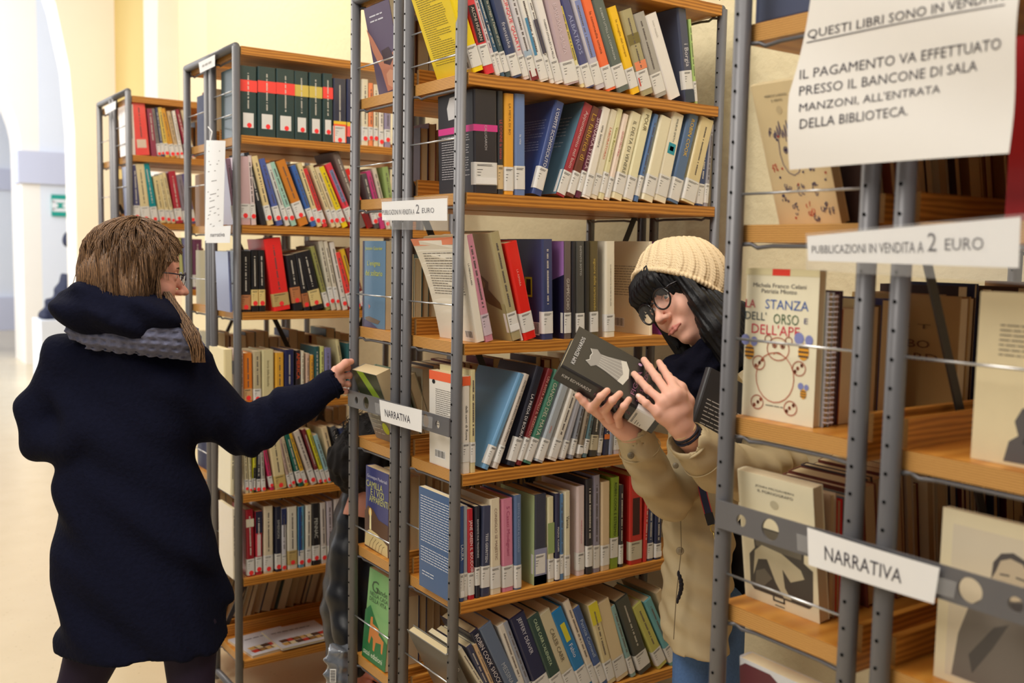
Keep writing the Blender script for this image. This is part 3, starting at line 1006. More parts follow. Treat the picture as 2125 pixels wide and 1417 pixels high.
rE = row((860, 950), 3.795, YM, LEV_M[5], [
    (300, 352, 300, 330, 'blue', (44, 86, 136), {'d': .165, 'label': 'blue book with white-lettered back cover, first in the fifth row of middle bookcase'}),
    (360, 394, 360, 388, 'royal blue', (48, 82, 140), {'ti': ('LAURA', (220, 224, 236), .34, .6, .6), 'lb': (.04, .30), 'wt': 1}),
    (395, 427, 396, 386, 'light grey', (160, 166, 176), {'plain': 1, 'lb': (.04, .30)}),
    (430, 482, 416, 412, 'crimson', (190, 40, 56), {'ti': ('JANE GREEN IL BOUDOIR', (240, 226, 226), .3, .88, .6), 'lb': (.05, .30)}),
    (485, 524, 482, 388, 'black', (36, 40, 56), {'ti': ('EDIMIMISTE RUE TRASCENDE', (220, 220, 226), .36, .86, .3), 'lb': (.14, .34)}),
    (528, 602, 542, 386, 'slate navy', (62, 68, 96), {'ti': ('TESS GERRITSEN', (230, 230, 236), .38, .70, .3), 'lb': (.10, .34)}),
    (606, 690, 596, 332, 'thick cream', (228, 216, 190), {'hard': True, 'ti': ('CONSIGLIO SE MAJESTIC', (140, 110, 100), .36, .9, .3)}),
    (700, 790, 692, 334, 'pink', (212, 132, 160), {'hard': True, 'ti': ('S Casati Modignani', (178, 84, 120), .34, .92, .36)}),
    (794, 850, 792, 302, 'dusty blue', (92, 116, 156), {'ti': ('SOTTO IL PONTE AL DIAVOLO', (170, 186, 216), .4, .92, .24)}),
    (950, 1048, 954, 300, 'black-photo', (56, 60, 78), {'hard': True, 'd': .155, 'bands': [(0, 0, 1, .40, (142, 146, 176)), (0, 0, 1, .1, (60, 64, 84))], 'plain': 1, 'lb': (.12, .34), 'label': 'pale green book with a dark photograph on its spine, fifth row of middle bookcase'}),
    (1060, 1112, 1056, 318, 'cream and green', (222, 216, 178), {'bands': [(0, .34, 1, .7, (150, 170, 112))], 'plain': 1}),
    (1114, 1150, 1116, 286, 'dark navy', (48, 50, 80), {'ti': ('MASINA YUNOPPI', (226, 226, 230), .34, .62, .55)}),
    (1152, 1182, 1150, 290, 'blue and white', (92, 136, 186), {}),
    (1184, 1234, 1184, 270, 'ivory', (226, 218, 190), {'ti': ('Vanna', (60, 56, 50), .58, .72, .5)}),
    (1290, 1352, 1290, 232, 'pinkish cream', (222, 204, 204), {'hard': True, 'd': .16, 'ti': ('MICHELLE E LA scomparsa', (206, 80, 120), .36, .62, .5), 'lb': (.06, .26)}),
    (1358, 1410, 1358, 172, 'black-backed', (44, 42, 50), {'hard': True, 'lb': (.08, .30)}),
    (1414, 1470, 1416, 144, 'violet grey', (148, 144, 164), {'hard': True}),
    (1476, 1545, 1478, 196, 'peach', (220, 196, 160), {'plain': 1}),
    (1548, 1614, 1560, 160, 'lime green', (134, 160, 44), {'hard': True, 'ti': ('ROBIN COOK E ESTREMO', (40, 50, 30), .36, .94, .4), 'lb': (.12, .34)}),
    (1618, 1652, 1624, 220, 'thin black', (46, 44, 52), {}),
    (1700, 1800, 1704, 150, 'thick red', (196, 46, 40), {'hard': True, 'bands': [(.2, .33, .75, .75, (66, 34, 34))], 'plain': 1, 'lb': (.05, .26), 'lc': (206, 198, 176)}),
    (1806, 1836, 1830, 280, 'thin red', (206, 60, 56), {'nolabel': 1}),
    (1840, 1890, 1852, 300, 'shaded navy', (64, 74, 110), {}),
    (1898, 1950, 1906, 340, 'deep blue', (42, 48, 80), {'wt': 1}),
], 'fifth ' + MIDN, mg)
b = rE[0]
b.lines('l', .06, .46, 1.0, .93, 18, (226, 232, 240), 35)
b.lines('l', .06, .26, 1.0, .42, 6, (226, 232, 240), 36)
b.lines('l', .1, .12, .5, .18, 2, (226, 232, 240), 37)
rE[9].patch('l', 0, 0, 1, 1, (184, 198, 148), 'front_board')


def slant(tl, low, tw, vb=None):
    """helper for books whose foot is below the frame: left edge through tl and low, carried on down to the shelf"""
    return tl, low, tw


FZ = LEV_M[6]
fdat = [
    # tl_u, tl_v, low_u, low_v, width at v=860 (px), name, rgb, options
    ((300, 520), (540, 1010), 60, 'dark grey', (104, 100, 92), {'hard': True, 'd': .20, 'ti': ('LEE CHILD', (232, 226, 214), .74, .97, .8), 'nolabel': 1, 'label': 'thick grey book tilting outwards from the bottom row of middle bookcase', 'h': .225}),
    ((465, 640), (600, 860), 38, 'cream', CRM, {}),
    ((530, 622), (641, 860), 46, 'slim navy', (60, 64, 92), {}),
    ((576, 602), (690, 860), 30, 'buff', (214, 180, 140), {}),
    ((556, 520), (722, 860), 68, 'black', (34, 38, 62), {'hard': True, 'ti': ('ROBIN COOK SHOCK', (232, 226, 226), .36, .96, .5)}),
    ((622, 492), (793, 860), 105, 'grey blue', (104, 120, 146), {'hard': True, 'ti': ('MESSINA', (190, 196, 206), .3, .55, .3)}),
    ((762, 470), (902, 860), 50, 'white', (226, 220, 210), {}),
    ((802, 450), (955, 860), 40, 'pearl grey', (150, 156, 172), {}),
    ((850, 420), (1012, 860), 118, 'navy', (44, 46, 78), {'hard': True, 'ti': ('JEFFERY DEAVER', (220, 220, 230), .55, .97, .34)}),
    ((976, 420), (1136, 860), 96, 'dark green', (54, 78, 70), {'hard': True, 'ti': ('CALEB CARR L\'ALIENISTA', (206, 226, 190), .4, .97, .45)}),
    ((1060, 392), (1242, 860), 94, 'bone', (206, 196, 164), {'ti': ('CALEB CARR', (110, 100, 80), .4, .8, .3)}),
    ((1150, 378), (1348, 860), 90, 'bright blue', (30, 124, 186), {'hard': True, 'bands': [(.3, .62, .7, .84, (214, 206, 60))], 'ti': ('Fabio', (226, 230, 240), .42, .58, .3)}),
    ((1240, 292), (1446, 860), 48, 'white spined', (226, 214, 196), {'hard': True}),
    ((1310, 345), (1502, 860), 56, 'cobalt', (66, 94, 150), {'ti': ('Patricia Cornwell', (190, 206, 226), .34, .85, .4)}),
    ((1420, 312), (1560, 860), 66, 'cream and yellow', (222, 206, 160), {'bands': [(0, .75, 1, 1, (226, 214, 60))]}),
    ((1490, 312), (1634, 860), 96, 'thick cream', (226, 206, 166), {'hard': True, 'plain': 1}),
    ((1590, 332), (1752, 860), 40, 'pale teal', (140, 176, 176), {}),
    ((1630, 290), (1822, 860), 96, 'charcoal', (74, 76, 70), {'hard': True, 'lb': (.06, .26)}),
    ((1752, 335), (1960, 820), 78, 'olive yellow', (198, 196, 104), {'hard': True}),
    ((1835, 290), (2060, 820), 60, 'turquoise', (108, 172, 180), {'hard': True}),
    ((1920, 222), (2140, 800), 50, 'tan', (206, 184, 146), {'hard': True}),
]
fr_ = []
for (tl, lo, wd, nm, rgb, op) in fdat:
    T = at(820 + tl[0] / 3.5417, 1170 + tl[1] / 3.5417, 1, YM)
    Q = at(820 + lo[0] / 3.5417, 1170 + lo[1] / 3.5417, 1, YM)
    Q2 = at(820 + (lo[0] + wd) / 3.5417, 1170 + lo[1] / 3.5417, 1, YM)
    k = (T.z - FZ) / (T.z - Q.z)
    X0 = T.x + (Q.x - T.x) * k
    fr_.append((X0, abs(Q2.x - Q.x), T, nm, rgb, op))
names = [q[3] for q in fr_]
rF = []
rnd = random.Random(4)
for i, (X0, w_, T, nm, rgb, op) in enumerate(fr_):
    dx, dz = T.x - X0, T.z - FZ
    h = op.get('h') or math.hypot(dx, dz)
    lean = math.atan2(dx, dz)
    t = w_ * math.cos(lean)
    kind = 'hardback' if op.get('hard') else 'paperback'
    lab = op.get('label') or ('%s %s leaning between %s and %s, bottom row of middle bookcase' % (nm, kind, names[i - 1], names[i + 1] if i + 1 < len(names) else 'the post'))
    b = Book((X0, YM + rnd.uniform(0, .004), FZ + .0004), t, h, op.get('d', .15), lean, -1, rgb, lab, hard=op.get('hard', False), group=mg, coat=.25)
    if not op.get('nolabel'):
        b.label(*op.get('lb', (.05, .28)))
    if 'ti' in op:
        tt = op['ti']
        b.title(tt[0], tt[2], tt[3], tt[1], tt[4])
    elif not op.get('plain'):
        b.dashes(.36, .9, (214, 208, 196) if sum(rgb) < 330 else (120, 108, 100), .22)
    for bd in op.get('bands', []):
        b.patch('s', *bd)
    rF.append(b)


class FarRows:
    """books turned away or deep in a case, far too many and too alike to tell apart: joined into one object of kind stuff"""

    def __init__(s):
        s.mb = MB()
        s.mats = [page_mat(0), page_mat(1), page_mat(2), page_mat(3)]
        for c in [(200, 190, 160), (96, 30, 40), (60, 66, 100), (190, 180, 150), (150, 110, 70), (70, 56, 60), (214, 206, 190), (120, 60, 46), (66, 80, 72), (222, 210, 178), (60, 40, 36), (90, 60, 40)]:
            s.mats.append(mat(c, .5, .4, .03, 40))

    def row(s, ys, zs, x0, x1, seed, hmin=.19, hmax=.225, lean=0.0, tmin=.012, tmax=.036, depth=.15, face=1, ci=None):
        """ys: where the spines stand; face 1: spines to +y"""
        rnd = random.Random(seed)
        x = x0
        R = Matrix.Rotation(lean, 3, 'Y')
        while x < x1:
            t = rnd.uniform(tmin, tmax)
            h = rnd.uniform(hmin, hmax)
            d = depth + rnd.uniform(-.015, .012)
            if x + t > x1:
                break
            k = 4 + (rnd.choice(ci) if ci else rnd.randrange(10))
            pg = rnd.randrange(4)
            c = .0018 if rnd.random() < .5 else .0007
            lift = abs(math.sin(lean)) * t if lean > 0 else 0
            P = Vector((x, ys, zs + .0004 + lift))

            def bx(a, b, mi):
                m = MB().box(a, b)
                s.mb.add([P + R @ Vector((q[0], -face * q[1], q[2])) for q in m.v], m.f if face < 0 else [f[::-1] for f in m.f], mi)
            bx((0, 0, 0), (c, d, h), k)
            bx((t - c, 0, 0), (t, d, h), k)
            bx((c, 0, 0), (t - c, c, h), k)
            bx((c, c, c), (t - c, d - c * 1.5, h - c), pg)
            x += t / math.cos(lean) + .0015

    def build(s, label, cat='books', group=None):
        o = s.mb.build('books', s.mats)
        tag(o, label, cat, group, 'stuff')
        return o


farM = FarRows()
YB = 2 * HD + GAP + .004
for i, x0 in enumerate((.07, .12, .075, .14, .10, .10)):
    farM.row(YB, LEV_M[i + 1], x0, .83, 100 + i)
farM.build('pale page edges of the many books on the far side of middle bookcase')
# ---------------------------------------------------------------- covers seen at the ends of rows
def end_book(x0, zs, bl, br, tl, t, face, rgb, label, group, y0=None, d=None, hard=False, h=None, lean=None, **k):
    """first book of a row: its cover faces the end of the case. bl/br/tl are where the cover's corners are seen"""
    yl = y0 if y0 is not None else at(bl[0], bl[1], 0, x0).y
    dd = d if d is not None else yl - at(br[0], br[1], 0, x0).y
    T = at(tl[0], tl[1], 1, yl)
    ln = math.atan2(T.x - x0, T.z - zs) if lean is None else lean
    hh = h or math.hypot(T.x - x0, T.z - zs)
    if face > 0:     # spine towards +y at yl
        P = (x0 + t * math.cos(ln), yl, zs + .0004 + (abs(math.sin(ln)) * t if ln < 0 else 0))
    else:
        P = (x0, yl - dd, zs + .0004 + (math.sin(ln) * t if ln > 0 else 0))
    uniq(label)
    return Book(P, t, hh, dd, ln, face, rgb, label, hard=hard, group=group, coat=.25, **k)


NXX = NX + SX
gN = 'books in the near bookcase'
# --- near bookcase, half next to the aisle
B = end_book(.03, LEV_N[1], (1565, 30), (1700, 10), (1566, -180), .05, 1, (44, 52, 84), 'dark blue box-like book at the top of the near bookcase, beside the large notice', gN, lean=0, h=.22)
B.patch('r', .08, .06, .9, .9, (70, 78, 104), 'cover_panel')
B = end_book(.055, LEV_N[2], (1615, 459), (1747, 463), (1554, 180), .02, 1, (228, 208, 164), 'pale book with red and blue pen figures on its cover, left of the payment notice', gN)
B.text('r', 'MARCO LODOLI', .22, .905, .34, .017, (60, 56, 58))
B.text('r', 'IL VENTO', .31, .872, .17, .017, (60, 56, 58))
B.patch('r', .36, .80, .44, .84, (206, 188, 150), 'publisher_mark', .0001, [(.40 + .045 * math.cos(k * PI / 6), .815 + .028 * math.sin(k * PI / 6)) for k in range(12)])


def scribble(B, w, pts, col, r=.0008, name='pen_drawing', close=False, lift=.0006):
    o, X, Y, ww, hh = B.fr(w)
    n = X.cross(Y) * lift
    P = [o + n + X * (a * ww) + Y * (b * hh) for a, b in pts]
    if close:
        P.append(P[0])
    mb = MB()
    for p, q in zip(P, P[1:]):
        d = (q - p)
        if d.length < 1e-6:
            continue
        s_ = d.normalized().cross(X.cross(Y)) * r
        e = d.normalized() * r * .6
        mb.add([p - s_ - e, q - s_ + e, q + s_ + e, p + s_ - e], [(0, 1, 2, 3)])
    return mb, mat(col, .5, .3, 0)


def draw(B, w, strokes, name='pen_drawing'):
    by = {}
    for pts, col, r, cl in strokes:
        mb, m = scribble(B, w, pts, col, r, close=cl)
        k = tuple(col)
        if k not in by:
            by[k] = (MB(), m)
        by[k][0].add(mb.v, mb.f)
    for k, (mb, m) in by.items():
        mb.build(name, m, B.root)


def oval(cx, cy, rx, ry, a0=0, a1=360, n=20):
    return [(cx + rx * math.cos(math.radians(a0 + (a1 - a0) * i / n)), cy + ry * math.sin(math.radians(a0 + (a1 - a0) * i / n))) for i in range(n + 1)]


INKB = (72, 66, 120)
INKR = (214, 70, 60)
st = []
st.append(([(.30, .62), (.28, .52), (.30, .44), (.36, .38), (.44, .36), (.52, .38), (.58, .46), (.60, .56), (.57, .64)], INKB, .0006, False))
for k in range(9):
    a = .26 + k * .04
    st.append(([(a, .62 + .03 * math.sin(k)), (a + .01, .68 + .03 * ((k * 7) % 3)), (a + .03, .63)], INKB, .0006, False))
for (ex_, ey) in ((.38, .54), (.48, .55)):
    st.append((oval(ex_, ey, .03, .022), INKB, .0007, False))
    st.append((oval(ex_, ey, .01, .008), INKB, .001, False))
st.append(([(.43, .52), (.42, .46), (.44, .455)], INKB, .0006, False))
st.append((oval(.43, .42, .03, .008, 180, 360, 8), INKR, .0008, False))
rs = random.Random(12)


def imp(cx, cy, sc, col):
    q = []
    for k in range(6):
        a = rs.uniform(0, 2 * PI)
        q.append((oval(cx + sc * .5 * math.cos(a), cy + sc * .4 * math.sin(a), sc * rs.uniform(.15, .3), sc * rs.uniform(.1, .25), rs.uniform(0, 180), rs.uniform(200, 420), 9), col, .0006, False))
    return q


for (cx, cy, sc, col) in ((.22, .66, .07, INKB), (.64, .66, .08, INKB), (.16, .42, .06, INKR), (.72, .42, .07, INKB), (.30, .28, .07, INKB), (.50, .26, .09, INKB), (.74, .26, .09, INKB), (.20, .20, .05, INKB), (.36, .12, .08, INKB), (.58, .12, .09, INKR), (.80, .14, .08, INKB), (.66, .06, .06, INKB), (.90, .1, .06, INKB)):
    st += imp(cx, cy, sc, col)
for k in range(16):
    a, b_ = rs.uniform(.05, .95), rs.uniform(.04, .75)
    st.append((oval(a, b_, .006, .005, n=6), INKR if k % 2 else INKB, .001, False))
draw(B, 'r', st)
farN = FarRows()
farN.row(B.root.location.y, LEV_N[2], .085, .60, 61, lean=math.radians(-13), ci=[7, 9, 10, 3, 4])

B = end_book(.02, LEV_N[3], (1536, 866), (1674, 893), (1545, 556), .016, 1, (240, 232, 204), 'cream children\'s book with a drawn bear and bees on its cover', gN, lean=0, d=.150)
B.patch('r', 0, .955, 1, 1, (226, 214, 170), 'cover_band', .0001)
B.patch('r', .38, .955, .62, .998, (232, 66, 50), 'cover_tab', .0002)
B.text('r', 'Michela Franco Celani', .12, .875, .72, .028, (70, 66, 70))
B.text('r', 'Patrizia Miotto', .24, .838, .48, .028, (70, 66, 70))
B.text('r', 'LA', .02, .735, .14, .055, (196, 50, 70))
B.text('r', 'STANZA', .30, .735, .58, .062, (62, 98, 170))
B.text('r', 'DELL\'', .02, .655, .30, .055, (50, 70, 80))
B.text('r', 'ORSO', .42, .640, .34, .066, (60, 96, 62))
B.text('r', 'E', .83, .655, .05, .035, (62, 62, 120))
B.text('r', 'DELL\'APE', .12, .565, .66, .066, (206, 52, 76))
st = []
BR = (190, 104, 76)
st.append((oval(.47, .285, .26, .165), BR, .0008, False))
st.append((oval(.50, .475, .15, .075), BR, .0008, False))
for ex_ in (.36, .64):
    st.append((oval(ex_, .535, .045, .025), BR, .0008, False))
for ex_ in (.45, .56):
    st.append((oval(ex_, .50, .028, .018), BR, .0007, False))
    st.append((oval(ex_, .498, .008, .006, n=6), BR, .0012, False))
st.append((oval(.50, .43, .06, .022, 20, 160, 8), BR, .0008, False))
for (a, b_) in ((.24, .37), (.79, .365), (.24, .105), (.70, .10)):
    st.append((oval(a, b_, .085, .046), BR, .0008, False))
    for k in range(3):
        st.append((oval(a + .05 * math.cos(k * 1.1 + a), b_ + .024 * math.sin(k * 1.1 + 2), .012, .008, n=6), BR, .0012, False))
draw(B, 'r', st, 'drawn_bear')
for (a, b_, sc) in ((.10, .46, 1.25), (.84, .50, 1.3), (.86, .22, .75)):
    B.patch('r', 0, 0, 0, 0, (232, 164, 50), 'drawn_bee', .0004, oval(a, b_ - .02 * sc, .055 * sc, .042 * sc, n=12)[:-1])
    B.patch('r', 0, 0, 0, 0, (134, 140, 196), 'bee_wing', .0005, oval(a - .05 * sc, b_ + .045 * sc, .05 * sc, .030 * sc, n=10)[:-1])
    B.patch('r', 0, 0, 0, 0, (134, 140, 196), 'bee_wing', .0005, oval(a + .05 * sc, b_ + .04 * sc, .04 * sc, .026 * sc, n=10)[:-1])
    for k in (-1, 0, 1):
        B.patch('r', a - .05 * sc, b_ + (-.02 + k * .022 - .004) * sc, a + .05 * sc, b_ + (-.02 + k * .022 + .004) * sc, (50, 44, 56), 'bee_stripe', .0007)
B.lines('r', .36, .08, .62, .105, 1, (110, 110, 96), 63)
YN = B.root.location.y
# notebook with wire binding beside it
xx = .02 + .018
nb = thing('notebook', 'grey notebook with white wire binding next to the children\'s book with the bear', 'notebook', (xx, YN - .155, LEV_N[3] + .0004), gN)
uniq(nb['label'])
MB().box((0, 0, 0), (.0015, .15, .212)).box((.0125, 0, 0), (.014, .15, .212)).build('cover', mat((176, 174, 176), .4), nb)
MB().box((.0016, .003, .002), (.0124, .148, .210)).build('pages', page_mat(1), nb)
rg = MB()
for k in range(26):
    z = .008 + k * .0079
    rg.tube([(.007 + .0085 * math.cos(a), -.003 + .008 * math.sin(a), z) for a in [PI * q / 5 for q in range(11)]], .0007, 5)
o = rg.build('wire_binding', mat((214, 206, 214), .35), nb)
for (t, c, hh, hd, lb) in ((.014, (196, 170, 160), .208, True, 'pinkish grey book next to the wire-bound notebook'), (.009, (74, 40, 66), .214, True, 'dark purple book beside the wire-bound notebook and orange book'), (.034, (196, 96, 30), .185, False, 'orange-brown book in the row with the drawn bear cover'), (.02, (222, 204, 150), .20, False, 'cream book right of the orange-brown one behind the near posts'), (.008, (44, 98, 160), .20, True, 'thin blue book behind the two near posts'), (.03, (96, 66, 40), .19, True, 'brown book behind the brace of the near bookcase, with its spine turned away'), (.028, (60, 60, 110), .2, True, 'indigo book deep in the near bookcase beside the tan lettered one'), (.04, (150, 116, 66), .195, True, 'tan book deep in the near bookcase beside the diagonal brace')):
    xx += .016 if xx < .05 else 0
    uniq(lb)
    Book((xx + t, YN - .002, LEV_N[3] + .0004), t, hh, .148, 0, 1, c, lb, hard=hd, group=gN)
    xx += t + .002

B = end_book(.045, LEV_N[4], (1543, 1261), (1700, 1321), (1527, 974), .024, 1, (240, 230, 198), 'cream novel with a grey photograph of an open suitcase on its cover', gN)
B.text('r', 'JOHN MCGAHERN', .26, .905, .50, .020, (50, 46, 48))
B.text('r', 'IL PORNOGRAFO', .29, .872, .46, .020, (50, 46, 48))
B.patch('r', 0, 0, 0, 0, (200, 190, 160), 'publisher_mark', .0002, oval(.50, .80, .055, .032, n=14)[:-1])
G1, G2, G3 = (110, 104, 92), (200, 190, 160), (74, 70, 66)
B.patch('r', .12, .08, .92, .60, G3, 'cover_photograph', .0001, [(.18, .60), (.86, .60), (.84, .42), (.95, .38), (.93, .12), (.88, .085), (.16, .085), (.11, .12), (.12, .36), (.20, .42)])
B.patch('r', 0, 0, 0, 0, G1, 'photo_case_lid', .0002, [(.20, .59), (.84, .59), (.81, .44), (.22, .44)])
B.patch('r', 0, 0, 0, 0, G2, 'photo_figure', .0003, [(.30, .46), (.56, .44), (.80, .36), (.84, .30), (.66, .24), (.56, .32), (.58, .18), (.66, .10), (.56, .10), (.46, .20), (.36, .36), (.24, .34), (.16, .20), (.20, .40)])
B.patch('r', 0, 0, 0, 0, G1, 'photo_shadow', .0004, [(.32, .28), (.42, .22), (.30, .14), (.18, .13), (.20, .24)])
draw(B, 'r', [([(.42, .085), (.42, .055), (.56, .055), (.56, .085)], G3, .0014, False), ([(.44, .02), (.56, .02)], (90, 86, 80), .0008, False)], 'suitcase_handle')
YN2 = B.root.location.y
xx = .045 + .028
for (t, c, hh, lb, top) in ((.016, (196, 170, 140), .208, 'buff book directly behind the suitcase novel', None), (.014, (214, 40, 44), .196, 'red book behind the suitcase novel with its edge showing', None), (.022, (90, 100, 104), .20, 'grey-green book right of the red one in the near bookcase', None), (.014, (110, 120, 60), .195, 'olive book beside the grey-green one in the near bookcase', None)):
    uniq(lb)
    Book((xx + t, YN2 - .004, LEV_N[4] + .0004), t, hh, .15, math.radians(-3), 1, c, lb, hard=True, group=gN)
    xx += t + .002
farN.row(YN2, LEV_N[4], .16, .80, 66, lean=math.radians(-8))

B = end_book(.03, LEV_N[5], (1540, 1560), (1690, 1640), (1519, 1345), .03, 1, (214, 216, 220), 'book with a dark red-haired portrait on its cover, lowest visible in the near bookcase', gN, h=.225, lean=math.radians(-5), d=.155)
B.patch('r', 0, 0, 0, 0, (96, 44, 52), 'cover_photograph', .0001, [(.02, .10), (.02, .93), (.10, .97), (.45, .97), (.62, .90), (.70, .70), (.66, .4), (.8, .1)])
B.patch('r', 0, 0, 0, 0, (206, 112, 70), 'photo_face', .0002, [(.16, .2), (.18, .60), (.30, .78), (.48, .84), (.62, .74), (.66, .55), (.6, .2)])
B.patch('r', 0, 0, 0, 0, (232, 168, 110), 'photo_highlight', .0003, [(.34, .30), (.36, .50), (.48, .62), (.56, .55), (.54, .3)])

# --- near bookcase, outer half
YO = NY - (2 * HD + GAP)
B = end_book(.02, LEV_N[3], (2014, 952), (2125, 985), (2020, 585), .02, -1, (232, 216, 176), 'cream book with an old photograph of a seated woman, right end of the near bookcase', gN, lean=0, d=.150, h=.225)
B.lines('l', .20, .62, .95, .82, 7, (130, 120, 104), 41)
GA, GB, GC = (96, 92, 92), (206, 190, 160), (60, 58, 60)
B.patch('l', 0, 0, 0, 0, GA, 'photo_figure', .0001, [(.30, .02), (.34, .14), (.42, .18), (.38, .26), (.44, .34), (.54, .36), (.56, .40), (.56, .48), (.62, .54), (.80, .54), (.86, .48), (.84, .38), (1., .34), (1., .02)])
B.patch('l', 0, 0, 0, 0, GB, 'photo_face', .0003, oval(.70, .46, .10, .062, n=14)[:-1])
B.patch('l', 0, 0, 0, 0, GC, 'photo_dress', .0002, [(.46, .14), (.56, .34), (.84, .36), (1., .3), (1., .12), (.6, .1)])
B.patch('l', 0, 0, 0, 0, (190, 176, 150), 'photo_hands', .0003, [(.52, .14), (.60, .17), (.98, .10), (.96, .04), (.62, .08)])
for k in range(4):
    B.patch('l', 0, 0, 0, 0, (196, 182, 156), 'photo_button', .0004, oval(.72, .32 - k * .045, .018, .010, n=8)[:-1])
B = end_book(.02, LEV_N[4], (1937, 1400), (2125, 1480), (1943, 1056), .012, -1, (236, 222, 186), 'cream book with a photograph of a balding man, right of the lower NARRATIVA card', gN, lean=0, d=.165)
B.patch('l', .10, .04, 1, .92, (224, 210, 184), 'cover_photograph', .0001)
B.patch('l', 0, 0, 0, 0, (120, 112, 104), 'photo_coat', .0002, [(.16, .05), (.20, .30), (.28, .48), (.46, .58), (.9, .60), (1., .55), (1., .05)])
B.patch('l', 0, 0, 0, 0, (206, 188, 160), 'photo_head', .0003, oval(.62, .70, .17, .125, n=18)[:-1])
B.patch('l', 0, 0, 0, 0, (90, 84, 82), 'photo_hair', .0004, [(.45, .66), (.46, .76), (.52, .82), (.62, .84), (.73, .81), (.79, .72), (.77, .66), (.75, .74), (.70, .79), (.60, .805), (.52, .78), (.49, .72)])
B.patch('l', 0, 0, 0, 0, (96, 90, 88), 'photo_brows', .0004, [(.52, .71), (.60, .715), (.60, .705), (.52, .70)])
B.patch('l', 0, 0, 0, 0, (96, 90, 88), 'photo_brows', .0004, [(.65, .715), (.73, .71), (.73, .70), (.65, .705)])
B.patch('l', 0, 0, 0, 0, (80, 76, 78), 'photo_collar', .0004, [(.44, .60), (.60, .56), (.82, .60), (.80, .55), (.6, .50), (.40, .54)])
B.patch('l', 0, 0, 0, 0, (84, 80, 78), 'photo_fold', .0003, [(.3, .2), (.5, .4), (.62, .44), (.50, .28), (.34, .1)])
xx = .036
for (t, c, hh, lb) in ((.008, (226, 214, 186), .212, 'thin cream booklet behind the book with the balding man'), (.006, (206, 120, 90), .205, 'thin terracotta booklet behind the book with the balding man'), (.02, (150, 140, 130), .2, 'grey booklet behind the book with the balding man')):
    uniq(lb)
    Book((xx, YO + .01, LEV_N[4] + .0004), t, hh, .16, 0, -1, c, lb, group=gN)
    xx += t + .001
B = end_book(.02, LEV_N[2], (2083, 480), (2140, 480), (2090, 60), .03, -1, (188, 34, 40), 'large red book at the right edge behind the payment notice', gN, lean=0, d=.15, h=.235)
farN.row(YO + .012, LEV_N[2], .10, .8, 71, lean=math.radians(-6), face=-1, ci=[10, 5, 11, 2])
farN.row(YO + .012, LEV_N[4], .12, .8, 72, face=-1, ci=[10, 5, 11, 2, 4])
farN.row(YN - .002, LEV_N[3], .36, .8, 75, ci=[10, 5, 11, 2, 4])
farN.build('dim books standing deep inside the near bookcase behind the displayed covers')
B = Book((.30 + .03, YN + .0, LEV_N[3] + .0004), .03, .205, .215, 0, 1, (176, 146, 92), 'tan book lettered ORBO GARD, deep in the near bookcase behind the diagonal brace', hard=True, group=gN)
B.text('r', 'E S T', .36, .72, .40, .04, (110, 84, 50))
B.text('r', 'ORBO', .34, .56, .42, .065, (110, 70, 46))
B.text('r', 'GARD', .38, .45, .46, .065, (110, 70, 46))

# --- middle bookcase, far half: covers in the end window
gE = 'covers at the end of the middle bookcase'
B = end_book(.045, LEV_M[1], (786, 195), (836, 186), (753, 20), .02, 1, (92, 76, 104), 'dark violet book with a photograph of cupped hands, tilting at the top of middle bookcase', gE, d=.15)
B.patch('r', 0, 0, 0, 0, (196, 132, 108), 'photo_hands', .0001, [(.0, .78), (.18, .66), (.42, .44), (.60, .40), (.86, .46), (.94, .38), (.9, .20), (.62, .06), (.4, .05), (.30, .3), (.10, .52)])
B.patch('r', 0, 0, 0, 0, (70, 52, 60), 'photo_rings', .0002, [(.42, .50), (.70, .52), (.84, .40), (.66, .32), (.44, .36)])
B.patch('r', 0, 0, 0, 0, (214, 160, 132), 'photo_fingers', .0003, [(.46, .24), (.62, .28), (.84, .24), (.84, .14), (.6, .08), (.46, .12)])
B.lines('r', .20, .80, .72, .91, 2, (214, 214, 226), 62)
B = end_book(.03, LEV_M[3], (752, 677), (806, 683), (752, 500), .020, 1, (96, 130, 160), 'blue book with yellow title lettering standing at the end of middle bookcase, above NARRATIVA', gE, lean=0, d=.14)
B.patch('r', 0, 0, .07, 1, (88, 76, 110), 'spine_edge')
B.text('r', 'Jostein Gaarder', .12, .885, .76, .05, (206, 206, 70))
B.text('r', 'L\'enigma', .22, .70, .56, .075, (206, 206, 70))
B.text('r', 'del solitario', .14, .60, .74, .065, (206, 206, 70))
B.patch('r', 0, 0, 0, 0, (120, 104, 90), 'cover_island', .0002, [(.12, .11), (.3, .13), (.8, .09), (.7, .05), (.2, .07)])
B.patch('r', 0, 0, 0, 0, (86, 80, 110), 'cover_shore', .0002, [(.08, .0), (.08, .09), (.4, .06), (.7, .0)])
B.patch('r', 0, 0, 0, 0, (206, 120, 100), 'cover_kite', .0002, [(.28, .27), (.36, .25), (.3, .21)])
B = end_book(.03, LEV_M[5], (757, 1134), (806, 1157), (757, 965), .03, 1, (44, 52, 120), 'blue book showing a lit candle and an open book, end of middle bookcase below NARRATIVA', gE, lean=0, d=.145)
B.text('r', 'Giuseppe Pederiali', .10, .86, .84, .05, (214, 214, 232))
B.text('r', 'CAMILLA', .06, .755, .70, .08, (206, 206, 120))
B.text('r', 'E I VIZI', .26, .67, .56, .075, (206, 206, 120))
B.text('r', 'APPARENTI', .20, .585, .80, .078, (206, 206, 120))
B.patch('r', 0, 0, 0, 0, (92, 62, 44), 'cover_photograph', .0001, [(0, 0), (1, 0), (1, .38), (.6, .40), (.36, .50), (.14, .52), (0, .44)])
